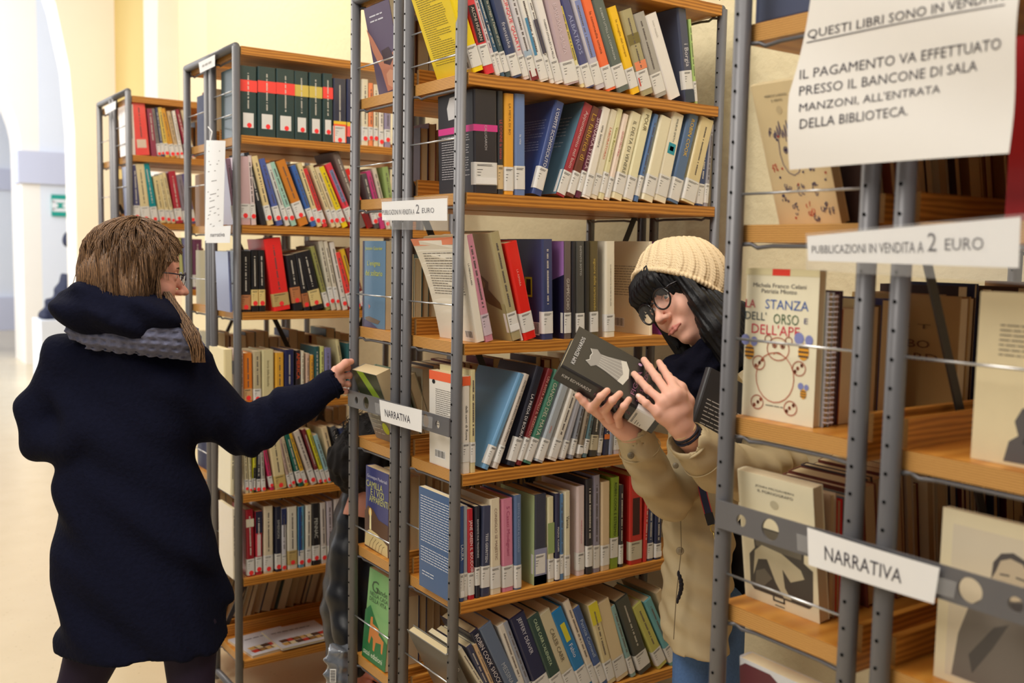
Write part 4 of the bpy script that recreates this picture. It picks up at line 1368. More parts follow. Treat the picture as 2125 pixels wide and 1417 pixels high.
B.patch('r', 0, 0, 0, 0, (238, 190, 90), 'candle_flame', .0003, oval(.24, .45, .07, .055, n=12)[:-1])
B.patch('r', 0, 0, 0, 0, (255, 244, 190), 'candle', .0004, [(.21, .24), (.29, .24), (.28, .46), (.25, .50), (.22, .46)])
B.patch('r', 0, 0, 0, 0, (226, 206, 150), 'open_book_pages', .0003, [(.0, .02), (.04, .18), (.24, .24), (.55, .22), (.98, .14), (1., .0)])
draw(B, 'r', [([(.2 + k * .13, .0), (.26 + k * .13, .09), (.38 + k * .12, .16 - k * .012)], (120, 90, 60), .0008, False) for k in range(5)], 'page_fold')
B = end_book(.02, LEV_M[6], (751, 1342), (796, 1386), (766, 1177), .028, 1, (120, 176, 110), 'green book with a small wooden chair on its cover, end of middle bookcase', gE, d=.145)
B.patch('r', 0, 0, 0, 0, (40, 116, 66), 'cover_grass', .0001, [(0, 0), (1, 0), (1, .30), (.72, .36), (.4, .50), (.2, .60), (0, .52)])
B.text('r', 'G', .2, .76, .28, .13, (70, 90, 66))
B.text('r', 'rande', .42, .77, .44, .06, (70, 90, 66))
B.text('r', 'NELLA CASA', .14, .71, .76, .045, (70, 90, 66))
B.text('r', 'DELLA VITA', .14, .65, .72, .045, (70, 90, 66))
CH = (214, 134, 70)
B.patch('r', 0, 0, 0, 0, CH, 'drawn_chair', .0002, [(.26, .48), (.34, .49), (.36, .42), (.62, .40), (.64, .34), (.86, .30), (.84, .16), (.78, .17), (.76, .26), (.54, .24), (.50, .13), (.44, .14), (.42, .26), (.34, .28), (.28, .18), (.22, .20)])
B.text('r', 'sassi edizioni', .06, .05, .8, .06, (226, 236, 214))
# tilting stack of old books in the fourth window
B = end_book(.055, LEV_M[4], (770, 925), (808, 925), (727, 756), .045, 1, (126, 124, 116), 'thick tilting book with a lime green round sticker, beside the hand of the coat woman', gE, y0=.53, d=.15, h=.215, lean=math.radians(-21))
B.patch('r', 0, 0, 0, 0, (54, 62, 40), 'cover_top', .0001, [(0, .52), (0, 1), (1, 1), (1, .52)])
B.patch('r', 0, 0, 0, 0, (150, 182, 50), 'cover_stripe', .0002, [(.2, 1), (.48, 1), (1., .52), (.7, .52)])
B.patch('r', 0, 0, 0, 0, (196, 214, 40), 'round_sticker', .0003, oval(.62, .20, .12, .085, n=16)[:-1])
B.lines('r', .1, .06, .5, .4, 5, (190, 190, 180), 51)
for i, (x, c, hh) in enumerate(((.11, (96, 128, 110), .21), (.155, (150, 140, 110), .20))):
    lb = ['pale green book tilted behind the one with the lime sticker', 'beige book tilted second behind the one with the lime sticker'][i]
    uniq(lb)
    Book((x + .03, .56, LEV_M[4] + .012), .032, hh, .15, math.radians(-20), 1, c, lb, hard=True, group=gE)
# large books lying on the top of that row, blue-green
# ---------------------------------------------------------------- left bookcase
YL = LY + .003
gL = 'library books in the left bookcase'
LT = 'row of left bookcase'
DG = (44, 66, 66)


def boxed(i, band):
    return {'hard': True, 'd': .19, 'bands': [(-.01, .635, 1.01, .80, band)], 'coat': .3, 'wide': .6, 'lb': (.12, .33)}


RB, YBn = (250, 78, 70), (214, 190, 92)
r1 = row((380, 80), 3.373, YL, LEV_L[1], [
    (398, 522, 396, 184, 'boxed dark green', DG, dict(boxed(0, RB), label='first boxed dark green volume with red band, top row of left bookcase')),
    (526, 652, 524, 192, 'dark green', DG, dict(boxed(1, RB), label='second boxed dark green volume with red band, counted from the post, left bookcase')),
    (656, 784, 654, 206, 'dark green', DG, dict(boxed(2, RB), label='third boxed dark green volume with red band, beside the yellow-banded ones')),
    (786, 884, 782, 222, 'dark green', DG, dict(boxed(3, YBn), label='boxed green volume with yellow band nearest the post, top row of left bookcase')),
    (888, 978, 886, 234, 'dark green', DG, dict(boxed(4, YBn), label='second boxed green volume with yellow band, left bookcase')),
    (982, 1052, 980, 240, 'dark green', DG, dict(boxed(5, RB), label='thin boxed green volume with red band right of the yellow-banded ones')),
    (1056, 1145, 1055, 275, 'black boxed', (50, 54, 74), {'hard': True, 'bands': [(0, .02, 1, .30, (250, 100, 60)), (0, .30, 1, .345, (240, 200, 60))], 'lb': (.02, .27), 'coat': .8}),
    (1150, 1236, 1150, 280, 'blue-black', (44, 50, 84), {'hard': True, 'bands': [(0, .12, 1, .28, (250, 100, 100)), (0, .28, 1, .34, (240, 200, 60))], 'nolabel': 1, 'coat': .8}),
    (1254, 1300, 1254, 282, 'white', (226, 216, 190), {}),
    (1302, 1334, 1302, 310, 'orange', (240, 140, 90), {}),
    (1338, 1372, 1338, 320, 'ivory', (226, 214, 184), {}),
    (1376, 1410, 1376, 330, 'white', (230, 220, 206), {}),
    (1414, 1458, 1414, 340, 'lavender grey', (150, 140, 166), {}),
], 'top ' + LT, gL, dot=True, lab_b=(.06, .28))
r2 = row((380, 80), 3.373, YL, LEV_L[2], [
    (360, 398, 300, 840, 'mauve', (150, 118, 140), {}),
    (402, 478, 392, 822, 'dusty pink', (208, 176, 180), {'plain': 1}),
    (482, 520, 446, 818, 'pink and white', (222, 204, 204), {}),
    (552, 590, 430, 800, 'black', (40, 42, 50), {'d': .16, 'nolabel': 1}),
    (596, 642, 480, 825, 'cream', (226, 204, 150), {}),
    (662, 708, 532, 845, 'blue', (82, 98, 164), {}),
    (722, 756, 584, 880, 'white and green', (210, 212, 206), {}),
    (764, 806, 606, 872, 'mint', (160, 202, 186), {}),
    (820, 890, 652, 862, 'broad orange-brown', (206, 128, 46), {'hard': True, 'lb': (.12, .36)}),
    (905, 944, 756, 892, 'bright blue', (62, 104, 176), {}),
    (946, 984, 800, 876, 'straw', (226, 206, 152), {}),
    (986, 1020, 842, 916, 'scarlet', (214, 56, 60), {}),
    (1044, 1076, 884, 892, 'ivory', (222, 208, 164), {}),
    (1080, 1118, 924, 906, 'pale buff', (220, 202, 162), {}),
    (1122, 1166, 952, 906, 'yellow', (232, 206, 32), {}),
    (1182, 1232, 996, 884, 'red and blue lettered', (226, 62, 82), {'bands': [(.2, .4, .8, .9, (120, 130, 170))]}),
    (1240, 1290, 1046, 800, 'tall grey brown', (120, 106, 100), {'hard': True, 'd': .17, 'nolabel': 1}),
    (1296, 1338, 1132, 922, 'red', (222, 44, 40), {'bands': [(0, .26, 1, .42, (226, 214, 206)), (0, 0, 1, .26, (128, 36, 40))], 'nolabel': 1}),
    (1344, 1384, 1252, 950, 'dark grey', (84, 78, 80), {}),
    (1388, 1424, 1282, 930, 'magenta', (196, 62, 124), {'lb': (.2, .4)}),
    (1430, 1462, 1326, 910, 'off-white', (210, 200, 180), {}),
    (1466, 1510, 1398, 900, 'sage green', (150, 172, 104), {}),
], 'second ' + LT, gL, dot=True, lab_b=(.06, .28))
r3 = row((380, 460), 3.22, YL, LEV_L[3], [
    (316, 334, 300, 200, 'lilac blue', (112, 122, 164), {'nolabel': 1}),
    (388, 456, 385, 195, 'black', (30, 30, 34), {'lc': (196, 130, 86), 'lb': (.04, .28), 'coat': .1}),
    (460, 508, 454, 190, 'black', (30, 30, 34), {'lc': (232, 206, 136), 'lb': (.10, .36), 'coat': .1}),
    (510, 556, 502, 190, 'black', (30, 30, 34), {'lc': (232, 206, 136), 'lb': (.10, .36), 'coat': .1}),
    (610, 724, 540, 118, 'thick red', (238, 46, 46), {'hard': True, 'd': .17, 'lc': (196, 170, 110), 'lb': (.06, .24), 'label': 'thick bright red volume among black ones, third row of left bookcase'}),
    (742, 806, 688, 226, 'black', (34, 34, 40), {'lc': (190, 124, 80), 'lb': (.14, .42), 'coat': .1}),
    (812, 856, 748, 212, 'thin black', (36, 36, 42), {'lc': (176, 110, 70), 'lb': (.06, .3), 'coat': .1}),
    (866, 944, 776, 206, 'black', (32, 32, 38), {'lc': (226, 204, 140), 'lb': (.08, .34), 'coat': .1}),
    (960, 992, 850, 170, 'olive', (150, 150, 86), {}),
    (996, 1030, 906, 132, 'stone', (206, 200, 182), {'lb': (.1, .34)}),
    (1034, 1062, 940, 132, 'pale stone', (214, 206, 188), {'lb': (.1, .34)}),
    (1074, 1108, 980, 140, 'white', (222, 214, 206), {'lb': (.06, .2)}),
    (1120, 1160, 1014, 212, 'red', (240, 70, 66), {}),
    (1166, 1200, 1052, 190, 'mustard', (222, 180, 46), {}),
    (1204, 1240, 1090, 180, 'dark red', (120, 50, 50), {}),
], 'third ' + LT, gL, dot=True)
r4 = row((360, 700), 4.7225, YL, LEV_L[4], [
    (500, 590, 494, 122, 'thick cream', (238, 222, 172), {'hard': True, 'nolabel': 1, 'plain': 1, 'd': .16}),
    (664, 692, 660, 130, 'pale pink', (220, 190, 180), {'nolabel': 1}),
    (696, 784, 688, 158, 'orange', (228, 130, 44), {'hard': True, 'lc': (214, 170, 120)}),
    (790, 868, 784, 140, 'stone', (192, 180, 146), {}),
    (874, 990, 872, 126, 'broad cream', (216, 206, 160), {'hard': True, 'nolabel': 1, 'ti': ('Storia della filosofia', (130, 120, 90), .3, .8, .2)}),
    (1004, 1088, 1002, 152, 'amber', (226, 170, 60), {'nolabel': 1}),
    (1094, 1188, 1094, 124, 'navy', (36, 42, 86), {'hard': True, 'nolabel': 1}),
    (1204, 1252, 1204, 130, 'black with red letters', (44, 36, 40), {'ti': ('AMERICA', (232, 96, 50), .3, .95, .7), 'lb': (.03, .26)}),
    (1258, 1288, 1256, 136, 'white', (226, 218, 196), {'nolabel': 1}),
    (1304, 1340, 1302, 160, 'rose', (206, 176, 156), {'nolabel': 1}),
    (1344, 1382, 1342, 176, 'ochre', (226, 166, 60), {'nolabel': 1}),
    (1390, 1438, 1386, 90, 'teal', (40, 86, 90), {}),
    (1442, 1484, 1440, 92, 'pale green', (206, 210, 130), {'bands': [(0, 0, 1, .4, (50, 90, 90))]}),
    (1492, 1560, 1484, 110, 'violet', (130, 128, 176), {'hard': True, 'lb': (.04, .2)}),
    (1680, 1716, 1590, 30, 'tall cream', (206, 196, 150), {'hard': True, 'd': .18}),
    (1722, 1800, 1700, 60, 'dark teal', (46, 96, 100), {'hard': True}),
], 'fourth ' + LT, gL, dot=True)
r5 = row((380, 860), 2.544, YL, LEV_L[5], [
    (252, 274, 256, 160, 'ivory', (226, 214, 178), {'nolabel': 1}),
    (330, 350, 318, 170, 'cream', (222, 210, 170), {}),
    (352, 368, 344, 160, 'bone', (210, 200, 160), {}),
    (370, 386, 372, 150, 'yellow and black', (206, 200, 50), {'bands': [(0, 0, 1, .5, (50, 50, 44))]}),
    (388, 412, 392, 150, 'black', (40, 40, 50), {}),
    (418, 440, 404, 158, 'light grey', (176, 170, 160), {}),
    (464, 486, 416, 152, 'magenta', (196, 40, 96), {}),
    (490, 552, 452, 136, 'broad cream', (222, 206, 160), {'hard': True, 'lc': (206, 180, 110)}),
    (560, 576, 506, 130, 'pinkish grey', (186, 160, 150), {}),
    (580, 602, 516, 120, 'beige', (206, 190, 160), {}),
    (614, 642, 538, 110, 'forest green', (20, 98, 86), {}),
    (646, 668, 556, 104, 'golden', (226, 176, 40), {}),
    (682, 716, 586, 96, 'off-white', (206, 196, 186), {}),
    (722, 742, 630, 84, 'maroon', (120, 40, 50), {}),
    (746, 766, 654, 84, 'acid yellow', (206, 200, 40), {}),
    (770, 796, 690, 116, 'pale blue', (150, 190, 200), {}),
    (800, 832, 732, 74, 'cream and teal', (222, 200, 160), {'bands': [(0, .1, 1, .5, (20, 140, 130))]}),
    (870, 900, 780, 70, 'dark grey', (84, 86, 92), {}),
    (904, 930, 826, 76, 'navy', (50, 64, 110), {}),
    (960, 990, 870, 70, 'buff', (196, 180, 130), {}),
    (1000, 1030, 930, 80, 'brick', (170, 90, 80), {}),
], 'fifth ' + LT, gL, dot=True)
r6 = row((380, 860), 2.544, YL, LEV_L[6], [
    (266, 284, 262, 500, 'ivory', (224, 212, 190), {'nolabel': 1}),
    (340, 382, 330, 506, 'dark red', (160, 30, 44), {'hard': True, 'bands': [(0, .74, 1, .86, (222, 214, 190))]}),
    (386, 422, 384, 516, 'red and white', (190, 40, 60), {'bands': [(0, .66, 1, 1, (44, 44, 66)), (.25, .3, .75, .64, (226, 206, 206))]}),
    (430, 480, 428, 488, 'cream', (222, 208, 180), {'hard': True}),
    (490, 522, 487, 490, 'black', (40, 42, 62), {'ti': ('SIMENON', (180, 180, 180), .4, .8, .4)}),
    (524, 550, 522, 500, 'white over navy', (214, 212, 220), {'bands': [(0, .74, 1, 1, (46, 54, 96))]}),
    (556, 608, 552, 492, 'white', (222, 216, 200), {'hard': True, 'lc': (196, 170, 110)}),
    (612, 644, 610, 490, 'blue and turquoise', (100, 160, 190), {'bands': [(0, .2, .5, 1, (40, 80, 150))]}),
    (650, 682, 650, 482, 'milky white', (226, 220, 206), {}),
    (686, 728, 680, 474, 'black', (34, 34, 40), {'ti': ('PENNAC', (214, 214, 206), .44, .76, .5), 'lb': (.08, .32)}),
    (734, 764, 726, 470, 'pearl', (206, 196, 190), {}),
    (768, 800, 760, 462, 'lilac', (190, 180, 190), {}),
    (806, 840, 800, 450, 'chalk', (200, 190, 186), {}),
], 'sixth ' + LT, gL, dot=True)
# magazines lying on the bottom shelf
for i, (xo, yo, zo, rz, lb) in enumerate(((.05, -.0, 0, .12, 'lower white magazine lying on the bottom shelf of left bookcase'), (.16, -.012, .0085, .03, 'upper white magazine with a colourful picnic photograph, bottom shelf of left bookcase'))):
    mg_ = thing('magazine', lb, 'magazine', (LX + xo, LY + yo, LEV_L[7] + .0004 + zo), 'magazines on the bottom shelf')
    mg_.rotation_euler = (0, 0, rz)
    MB().box((0, 0, .0006), (.22, .20, .0074)).build('pages', page_mat(1), mg_)
    MB().box((-.001, -.001, .0074), (.221, .2, .0082)).box((-.001, -.001, 0), (.221, .2, .0006)).build('cover', mat((212, 210, 216), .3, .5, .02, coat=.4), mg_)
    for k in range(14):
        a, b_ = .02 + (k % 7) * .026, .02 + (k // 7) * .03
        c = [(196, 60, 44), (206, 160, 90), (90, 60, 44), (150, 110, 60), (226, 206, 160)][(k * 3 + i) % 5]
        MB().add([(a, b_, .0085), (a + .03, b_ + .004, .0085), (a + .026, b_ + .03, .0085), (a - .004, b_ + .026, .0085)], [(0, 1, 2, 3)]).build('cover_picture', mat(c, .3), mg_)
    m_ = MB()
    words(m_, (.02, .15, .0084), (1, 0, 0), (0, 1, 0), .16, .010, .0002, 0, random.Random(3 + i))
    m_.build('title', mat((90, 84, 92), .5), mg_)
# far half of the left bookcase
farL = FarRows()
YB2 = LY + 2 * HD + GAP + .004
for i, x0 in enumerate((.04, .03, .03, .04, .03, .04, .04)):
    farL.row(YB2, LEV_L[i + 1], LX + x0, .60 if i < 6 else .5, 200 + i, tmin=.018, tmax=.042, lean=math.radians(16) if i == 6 else 0)
farL.build('page edges of the books on the far side of left bookcase')
# ---------------------------------------------------------------- farthest bookcase
YQ = QY + .003
gQ = 'library books in the farthest bookcase'
QT = 'row of farthest bookcase'
row((190, 180), 8.857, YQ, LEV_Q[1], [
    (700, 820, 660, 320, 'white', (236, 226, 220), {'nolabel': 1, 'd': .17}),
    (826, 1082, 728, 285, 'glossy red', (240, 80, 76), {'hard': True, 'd': .18, 'coat': .9, 'nolabel': 1, 'bands': [(.12, .14, .8, .30, (222, 200, 180))], 'label': 'thick glossy red volume, top row of farthest bookcase'}),
    (1110, 1220, 1018, 400, 'maroon', (150, 62, 84), {'hard': True, 'nolabel': 1}),
    (1224, 1296, 1096, 400, 'grey', (126, 120, 116), {}),
    (1300, 1360, 1170, 380, 'navy', (64, 70, 104), {}),
    (1364, 1450, 1216, 380, 'pale yellow', (226, 196, 96), {}),
    (1466, 1560, 1264, 400, 'amber', (220, 158, 50), {}),
    (1564, 1640, 1380, 450, 'beige', (206, 180, 140), {}),
    (1644, 1710, 1478, 445, 'glossy white', (240, 234, 226), {'coat': .9}),
    (1760, 1830, 1548, 420, 'dark red', (160, 50, 70), {}),
    (1860, 1930, 1640, 430, 'cream', (220, 200, 160), {}),
], 'top ' + QT, gQ, dot=True)
row((0, 0), 1.996, YQ, LEV_Q[2], [
    (556, 586, 543, 684, 'indigo', (74, 76, 116), {'d': .17}),
    (590, 628, 560, 680, 'cream', (222, 206, 160), {}),
    (632, 662, 590, 678, 'turquoise', (0, 140, 150), {}),
    (666, 692, 634, 730, 'buff', (220, 202, 150), {}),
    (694, 712, 656, 724, 'straw', (224, 208, 160), {}),
    (714, 730, 672, 716, 'ivory', (224, 208, 160), {}),
    (732, 762, 698, 710, 'crimson', (176, 44, 62), {}),
    (764, 790, 730, 726, 'grey', (136, 124, 136), {}),
    (792, 815, 752, 720, 'violet', (90, 80, 130), {}),
], 'second ' + QT, gQ, dot=True)
row((0, 0), 1.996, YQ, LEV_Q[3], [
    (570, 620, 560, 985, 'brown', (130, 90, 60), {}),
    (640, 700, 640, 985, 'tan', (190, 160, 120), {}),
    (730, 766, 716, 985, 'pale green', (190, 194, 130), {}),
    (768, 800, 756, 985, 'blue grey', (120, 120, 160), {}),
    (802, 840, 800, 990, 'plum', (110, 60, 90), {}),
], 'third ' + QT, gQ, dot=True)
YB3 = QY + 2 * HD + GAP + .004
farQ = FarRows()
for i in range(3):
    farQ.row(YB3, LEV_Q[i + 1], QX + .05, .42, 300 + i, tmin=.02, tmax=.045)
farQ.build('page edges of the books on the far side of farthest bookcase')
# ---------------------------------------------------------------- notices
class Sheet:
    """a sheet of paper or film on four corners (tl, tr, br, bl), gently bowed"""

    def __init__(s, c, bow=0.0, nu=14, nv=6, sag=0.0):
        s.c = [Vector(p) for p in c]
        s.n = (s.c[1] - s.c[0]).cross(s.c[3] - s.c[0]).normalized() * -1
        s.bow, s.sag = bow, sag
        if s.n.dot(CAM - s.c[0]) < 0:
            s.n = -s.n

    def P(s, u, v, off=0):   # u left-right, v bottom-top
        tl, tr, br, bl = s.c
        p = (bl * (1 - u) + br * u) * (1 - v) + (tl * (1 - u) + tr * u) * v
        return p + s.n * (off + s.bow * math.sin(PI * u) * (.6 + .4 * v)) + Vector((0, 0, -s.sag * math.sin(PI * u)))

    def paper(s, name, m, parent, th=.0003, u0=0, u1=1, v0=0, v1=1, nu=16, nv=6, off=0):
        mb = MB()
        for o in (off, off - th):
            mb.add([s.P(u0 + (u1 - u0) * i / nu, v0 + (v1 - v0) * j / nv, o) for j in range(nv + 1) for i in range(nu + 1)],
                   [((j * (nu + 1) + i), (j * (nu + 1) + i + 1), ((j + 1) * (nu + 1) + i + 1), ((j + 1) * (nu + 1) + i)) for j in range(nv) for i in range(nu)])
        return wpart(mb, name, m, parent, True)

    def inv(s, px, py, n=8):
        u = v = .5
        for _ in range(n):
            a = pr(s.P(u, v))
            b_ = pr(s.P(u + .01, v))
            c_ = pr(s.P(u, v + .01))
            j = ((b_[0] - a[0]) / .01, (c_[0] - a[0]) / .01, (b_[1] - a[1]) / .01, (c_[1] - a[1]) / .01)
            D = j[0] * j[3] - j[1] * j[2]
            ex_, ey_ = px - a[0], py - a[1]
            u += (ex_ * j[3] - j[1] * ey_) / D
            v += (j[0] * ey_ - j[2] * ex_) / D
        return u, v

    def line(s, txt, bl, br, hl, hr, parent, m, name='lettering'):
        """lettering whose baseline runs between two seen points, hl and hr tall at its ends"""
        q = [s.inv(*bl), s.inv(*br), s.inv(br[0] + 1, br[1] - hr), s.inv(bl[0] + 1, bl[1] - hl)]
        v, fs, asp = text_mesh(txt)
        vs = []
        G = s.__class__ is not Sheet
        for a, b_ in v:
            if G:
                x_ = (bl[0] * (1 - a) + br[0] * a) + b_ * 1.0
                y_ = (bl[1] - hl * b_) * (1 - a) + (br[1] - hr * b_) * a
                vs.append(s.P(*s.inv(x_, y_, 4), .0006))
                continue
            U = (q[0][0] * (1 - a) + q[1][0] * a) * (1 - b_) + (q[3][0] * (1 - a) + q[2][0] * a) * b_
            Vv = (q[0][1] * (1 - a) + q[1][1] * a) * (1 - b_) + (q[3][1] * (1 - a) + q[2][1] * a) * b_
            vs.append(s.P(U, Vv, .0006))
        return wpart(MB().add(vs, fs), name, m, parent)

    def text(s, txt, u0, v0, u1, v1, parent, m, slant=0, name='lettering'):
        v, fs, asp = text_mesh(txt)
        mb = MB().add([s.P(u0 + (u1 - u0) * a, v0 + (v1 - v0) * b, .0006) for a, b in v], fs)
        return wpart(mb, name, m, parent)


M_BLK = mat((58, 54, 66), .5, .3, 0, name='printer_ink')
# large payment notice
c = [at(1686, -30, 0, -.075), at(2122, -78, 0, -.075), at(2094, 318, 0, -.070), at(1642, 352, 0, -.070)]
# left side of the sleeve bows outwards
n1 = thing('payment_notice', 'large laminated Italian payment notice hung on the near bookcase end', 'notice', tuple(c[3]))
sh = Sheet(c, .004)
lw = at(1634, 195, 0, -.072)


class Sheet2(Sheet):
    def P(s, u, v, off=0):
        p = Sheet.P(s, u, v, off)
        k = max(0, 1 - u / .35)
        f = max(0, 1 - abs(v - .42) / .5)
        return p + (s.c[3] - s.c[2]).normalized() * (.020 * k * f) + s.n * (.004 * math.sin(v * 7 + u * 3))


sh.__class__ = Sheet2
sh.paper('sheet', mat((240, 236, 230), .35, .5, .01, coat=.35, name='laminated_paper'), n1, .0005, nu=24, nv=14)
sh.line('QUESTI LIBRI SONO IN VENDITA', (1675.8, 84), (2083, 4), 21, 26, n1, M_BLK)
a, b_ = sh.inv(1674, 90), sh.inv(2085, 11)
mb = MB()
for k in range(16):
    t0, t1 = k / 16, (k + 1) / 16
    q = [(a[0] + (b_[0] - a[0]) * t, a[1] + (b_[1] - a[1]) * t) for t in (t0, t1)]
    mb.add([sh.P(q[0][0], q[0][1], .0006), sh.P(q[1][0], q[1][1], .0006), sh.P(q[1][0], q[1][1] + .006, .0006), sh.P(q[0][0], q[0][1] + .006, .0006)], [(0, 1, 2, 3)])
wpart(mb, 'underline', M_BLK, n1)
sh.line('IL PAGAMENTO VA EFFETTUATO', (1659.5, 165), (2077, 102), 19.5, 24, n1, M_BLK)
sh.line('PRESSO IL BANCONE DI SALA', (1658.5, 199), (2028, 147), 19.5, 22, n1, M_BLK)
sh.line('MANZONI, ALL\'ENTRATA', (1658.5, 235), (1951, 195), 20, 20, n1, M_BLK)
sh.line('DELLA BIBLIOTECA.', (1659.5, 268), (1884, 239), 20.5, 20, n1, M_BLK)

# 2 euro strip, near bookcase
c = [at(1675, 490, 0, -.062), at(2118, 450, 0, -.062), at(2114, 556, 0, -.062), at(1677, 541, 0, -.062)]
n2 = thing('price_strip', 'blurred white 2 EURO strip in clear film on the near bookcase', 'sign', tuple(c[3]))
sh = Sheet(c, .003)
sh.paper('paper', M_PAPER, n2)
sh.text('PUBBLICAZIONI IN VENDITA A', .025, .30, .60, .60, n2, M_BLK)
sh.text('2', .618, .34, .658, .80, n2, M_BLK)
sh.text('EURO', .695, .36, .858, .64, n2, M_BLK)
sf = Sheet([at(1672, 484, 0, -.0628), at(2135, 442, 0, -.0628), at(2130, 590, 0, -.0628), at(1674, 560, 0, -.0628)], .003)
sf.paper('clear_sleeve', M_FILM, n2, .0003, off=.0012)
# 2 euro strip, middle bookcase
c = [at(792, 419, 0, -.036), at(928, 411, 0, -.036), at(928, 458, 0, -.036), at(793, 457, 0, -.036)]
n3 = thing('price_strip', 'white 2 EURO strip in clear film on the middle bookcase end', 'sign', tuple(c[3]))
sh = Sheet(c, .001)
sh.paper('paper', M_PAPER, n3)
sh.text('PUBBLICAZIONI IN VENDITA A', .01, .30, .53, .56, n3, M_BLK)
sh.text('2', .555, .34, .605, .78, n3, M_BLK)
sh.text('EURO', .645, .36, .82, .60, n3, M_BLK)
sf = Sheet([at(790, 413, 0, -.0366), at(931, 406, 0, -.0366), at(930, 478, 0, -.0366), at(808, 476, 0, -.0366)], .001)
sf.paper('clear_sleeve', M_FILM, n3, .0003, off=.0010)
for (u, v) in ((826, 445), (846, 445)):
    pass
# NARRATIVA cards
c = [at(1675, 1094, 0, -.052), at(1950, 1178, 0, -.052), at(1938, 1253, 0, -.052), at(1678, 1172, 0, -.052)]
n4 = thing('shelf_card', 'blurred white NARRATIVA card taped to the near bookcase bar', 'sign', tuple(c[3]))
sh = Sheet(c, .003)
sh.paper('card', M_PAPER, n4)
sh.text('NARRATIVA', .15, .28, .76, .66, n4, M_BLK)
for (a, b_) in ((-.10, 0), (1., 1.12)):
    sh.paper('tape', M_FILM, n4, .0002, a, b_, .3, .75, 3, 2)
c = [at(787, 829, 0, -.036), at(875.5, 851, 0, -.036), at(875, 897.5, 0, -.036), at(791, 873, 0, -.036)]
n5 = thing('shelf_card', 'small white curved NARRATIVA card on the middle bookcase bar', 'sign', tuple(c[3]))
sh = Sheet(c, .003)
sh.paper('card', M_PAPER, n5)
sh.text('NARRATIVA', .13, .28, .75, .62, n5, M_BLK)
for (a, b_) in ((-.14, 0), (1., 1.22)):
    sh.paper('tape', M_FILM, n5, .0002, a, b_, .3, .8, 3, 2)
# papers on the left bookcase
xl = LX - .075
c = [at(428, 291, 0, xl), at(468, 292, 0, xl), at(463, 482, 0, xl), at(425, 500, 0, xl)]
n6 = thing('hanging_notice', 'long narrow printed sheet hanging on the end of left bookcase', 'notice', tuple(c[3]))
sh = Sheet(c, .004)
sh.paper('sheet', M_PAPER, n6, nv=10)
tp_ = sh.P(.2, 1.0)
mb = MB().tube([tp_ - Vector((0, 0, .02)), tp_ + Vector((.01, 0, .03)), Vector((LX - .014, LY + HD + GAP / 2 - .02, tp_.z + .07))], .0022, 6)
wpart(mb, 'hanging_tape', M_PAPER, n6)
mb = MB()
rnd = random.Random(8)
for k in range(26):
    v = .92 - k * .034
    if rnd.random() < .3:
        continue
    a, b_ = rnd.uniform(.12, .4), rnd.uniform(.5, .9)
    mb.add([sh.P(a, v, .0005), sh.P(b_, v, .0005), sh.P(b_, v + .008, .0005), sh.P(a, v + .008, .0005)], [(0, 1, 2, 3)])
wpart(mb, 'printed_text', mat((120, 112, 108), .5), n6)
c = [at(430, 471, 0, xl - .0062), at(479, 468, 0, xl - .0062), at(477, 504, 0, xl - .0062), at(427, 504, 0, xl - .0062)]
n7 = thing('shelf_card', 'small printed card below the hanging sheet on the left bookcase', 'sign', tuple(c[3]))
sh = Sheet(c, .0)
sh.paper('card', M_PAPER, n7)
sh.text('narrativa', .18, .38, .78, .62, n7, M_BLK)
xl2 = LX - .0215
c = [at(412, 130, 0, xl2), at(446, 113, 0, xl2), at(446, 137, 0, xl2), at(415, 152, 0, xl2)]
n8 = thing('shelf_card', 'pale card stuck over the top rail of the left bookcase', 'sign', tuple(c[3]))
sh = Sheet(c)
sh.paper('card', M_PAPER, n8)
mb = MB()
for a, b_ in ((.2, .34), (.38, .56), (.60, .78)):
    mb.add([sh.P(a, .42, .0005), sh.P(b_, .42, .0005), sh.P(b_, .6, .0005), sh.P(a, .6, .0005)], [(0, 1, 2, 3)])
wpart(mb, 'printed_text', mat((170, 166, 160), .5), n8)
c = [at(418, 733, 0, xl2), at(464, 740, 0, xl2), at(463, 768, 0, xl2), at(420, 760, 0, xl2)]
n9 = thing('shelf_card', 'white card on the left bookcase bar behind the shoulder of the dark coat', 'sign', tuple(c[3]))
sh = Sheet(c)
sh.paper('card', M_PAPER, n9)
sh.text('BIBLIOTECA', .1, .3, .82, .62, n9, M_BLK)
xq = QX - .03
c = [at(216, 222, 0, xq), at(240, 209, 0, xq), at(240, 226, 0, xq), at(219, 238, 0, xq)]
n10 = thing('shelf_card', 'pale card stuck over the top rail of the farthest bookcase', 'sign', tuple(c[3]))
Sheet(c).paper('card', M_PAPER, n10)
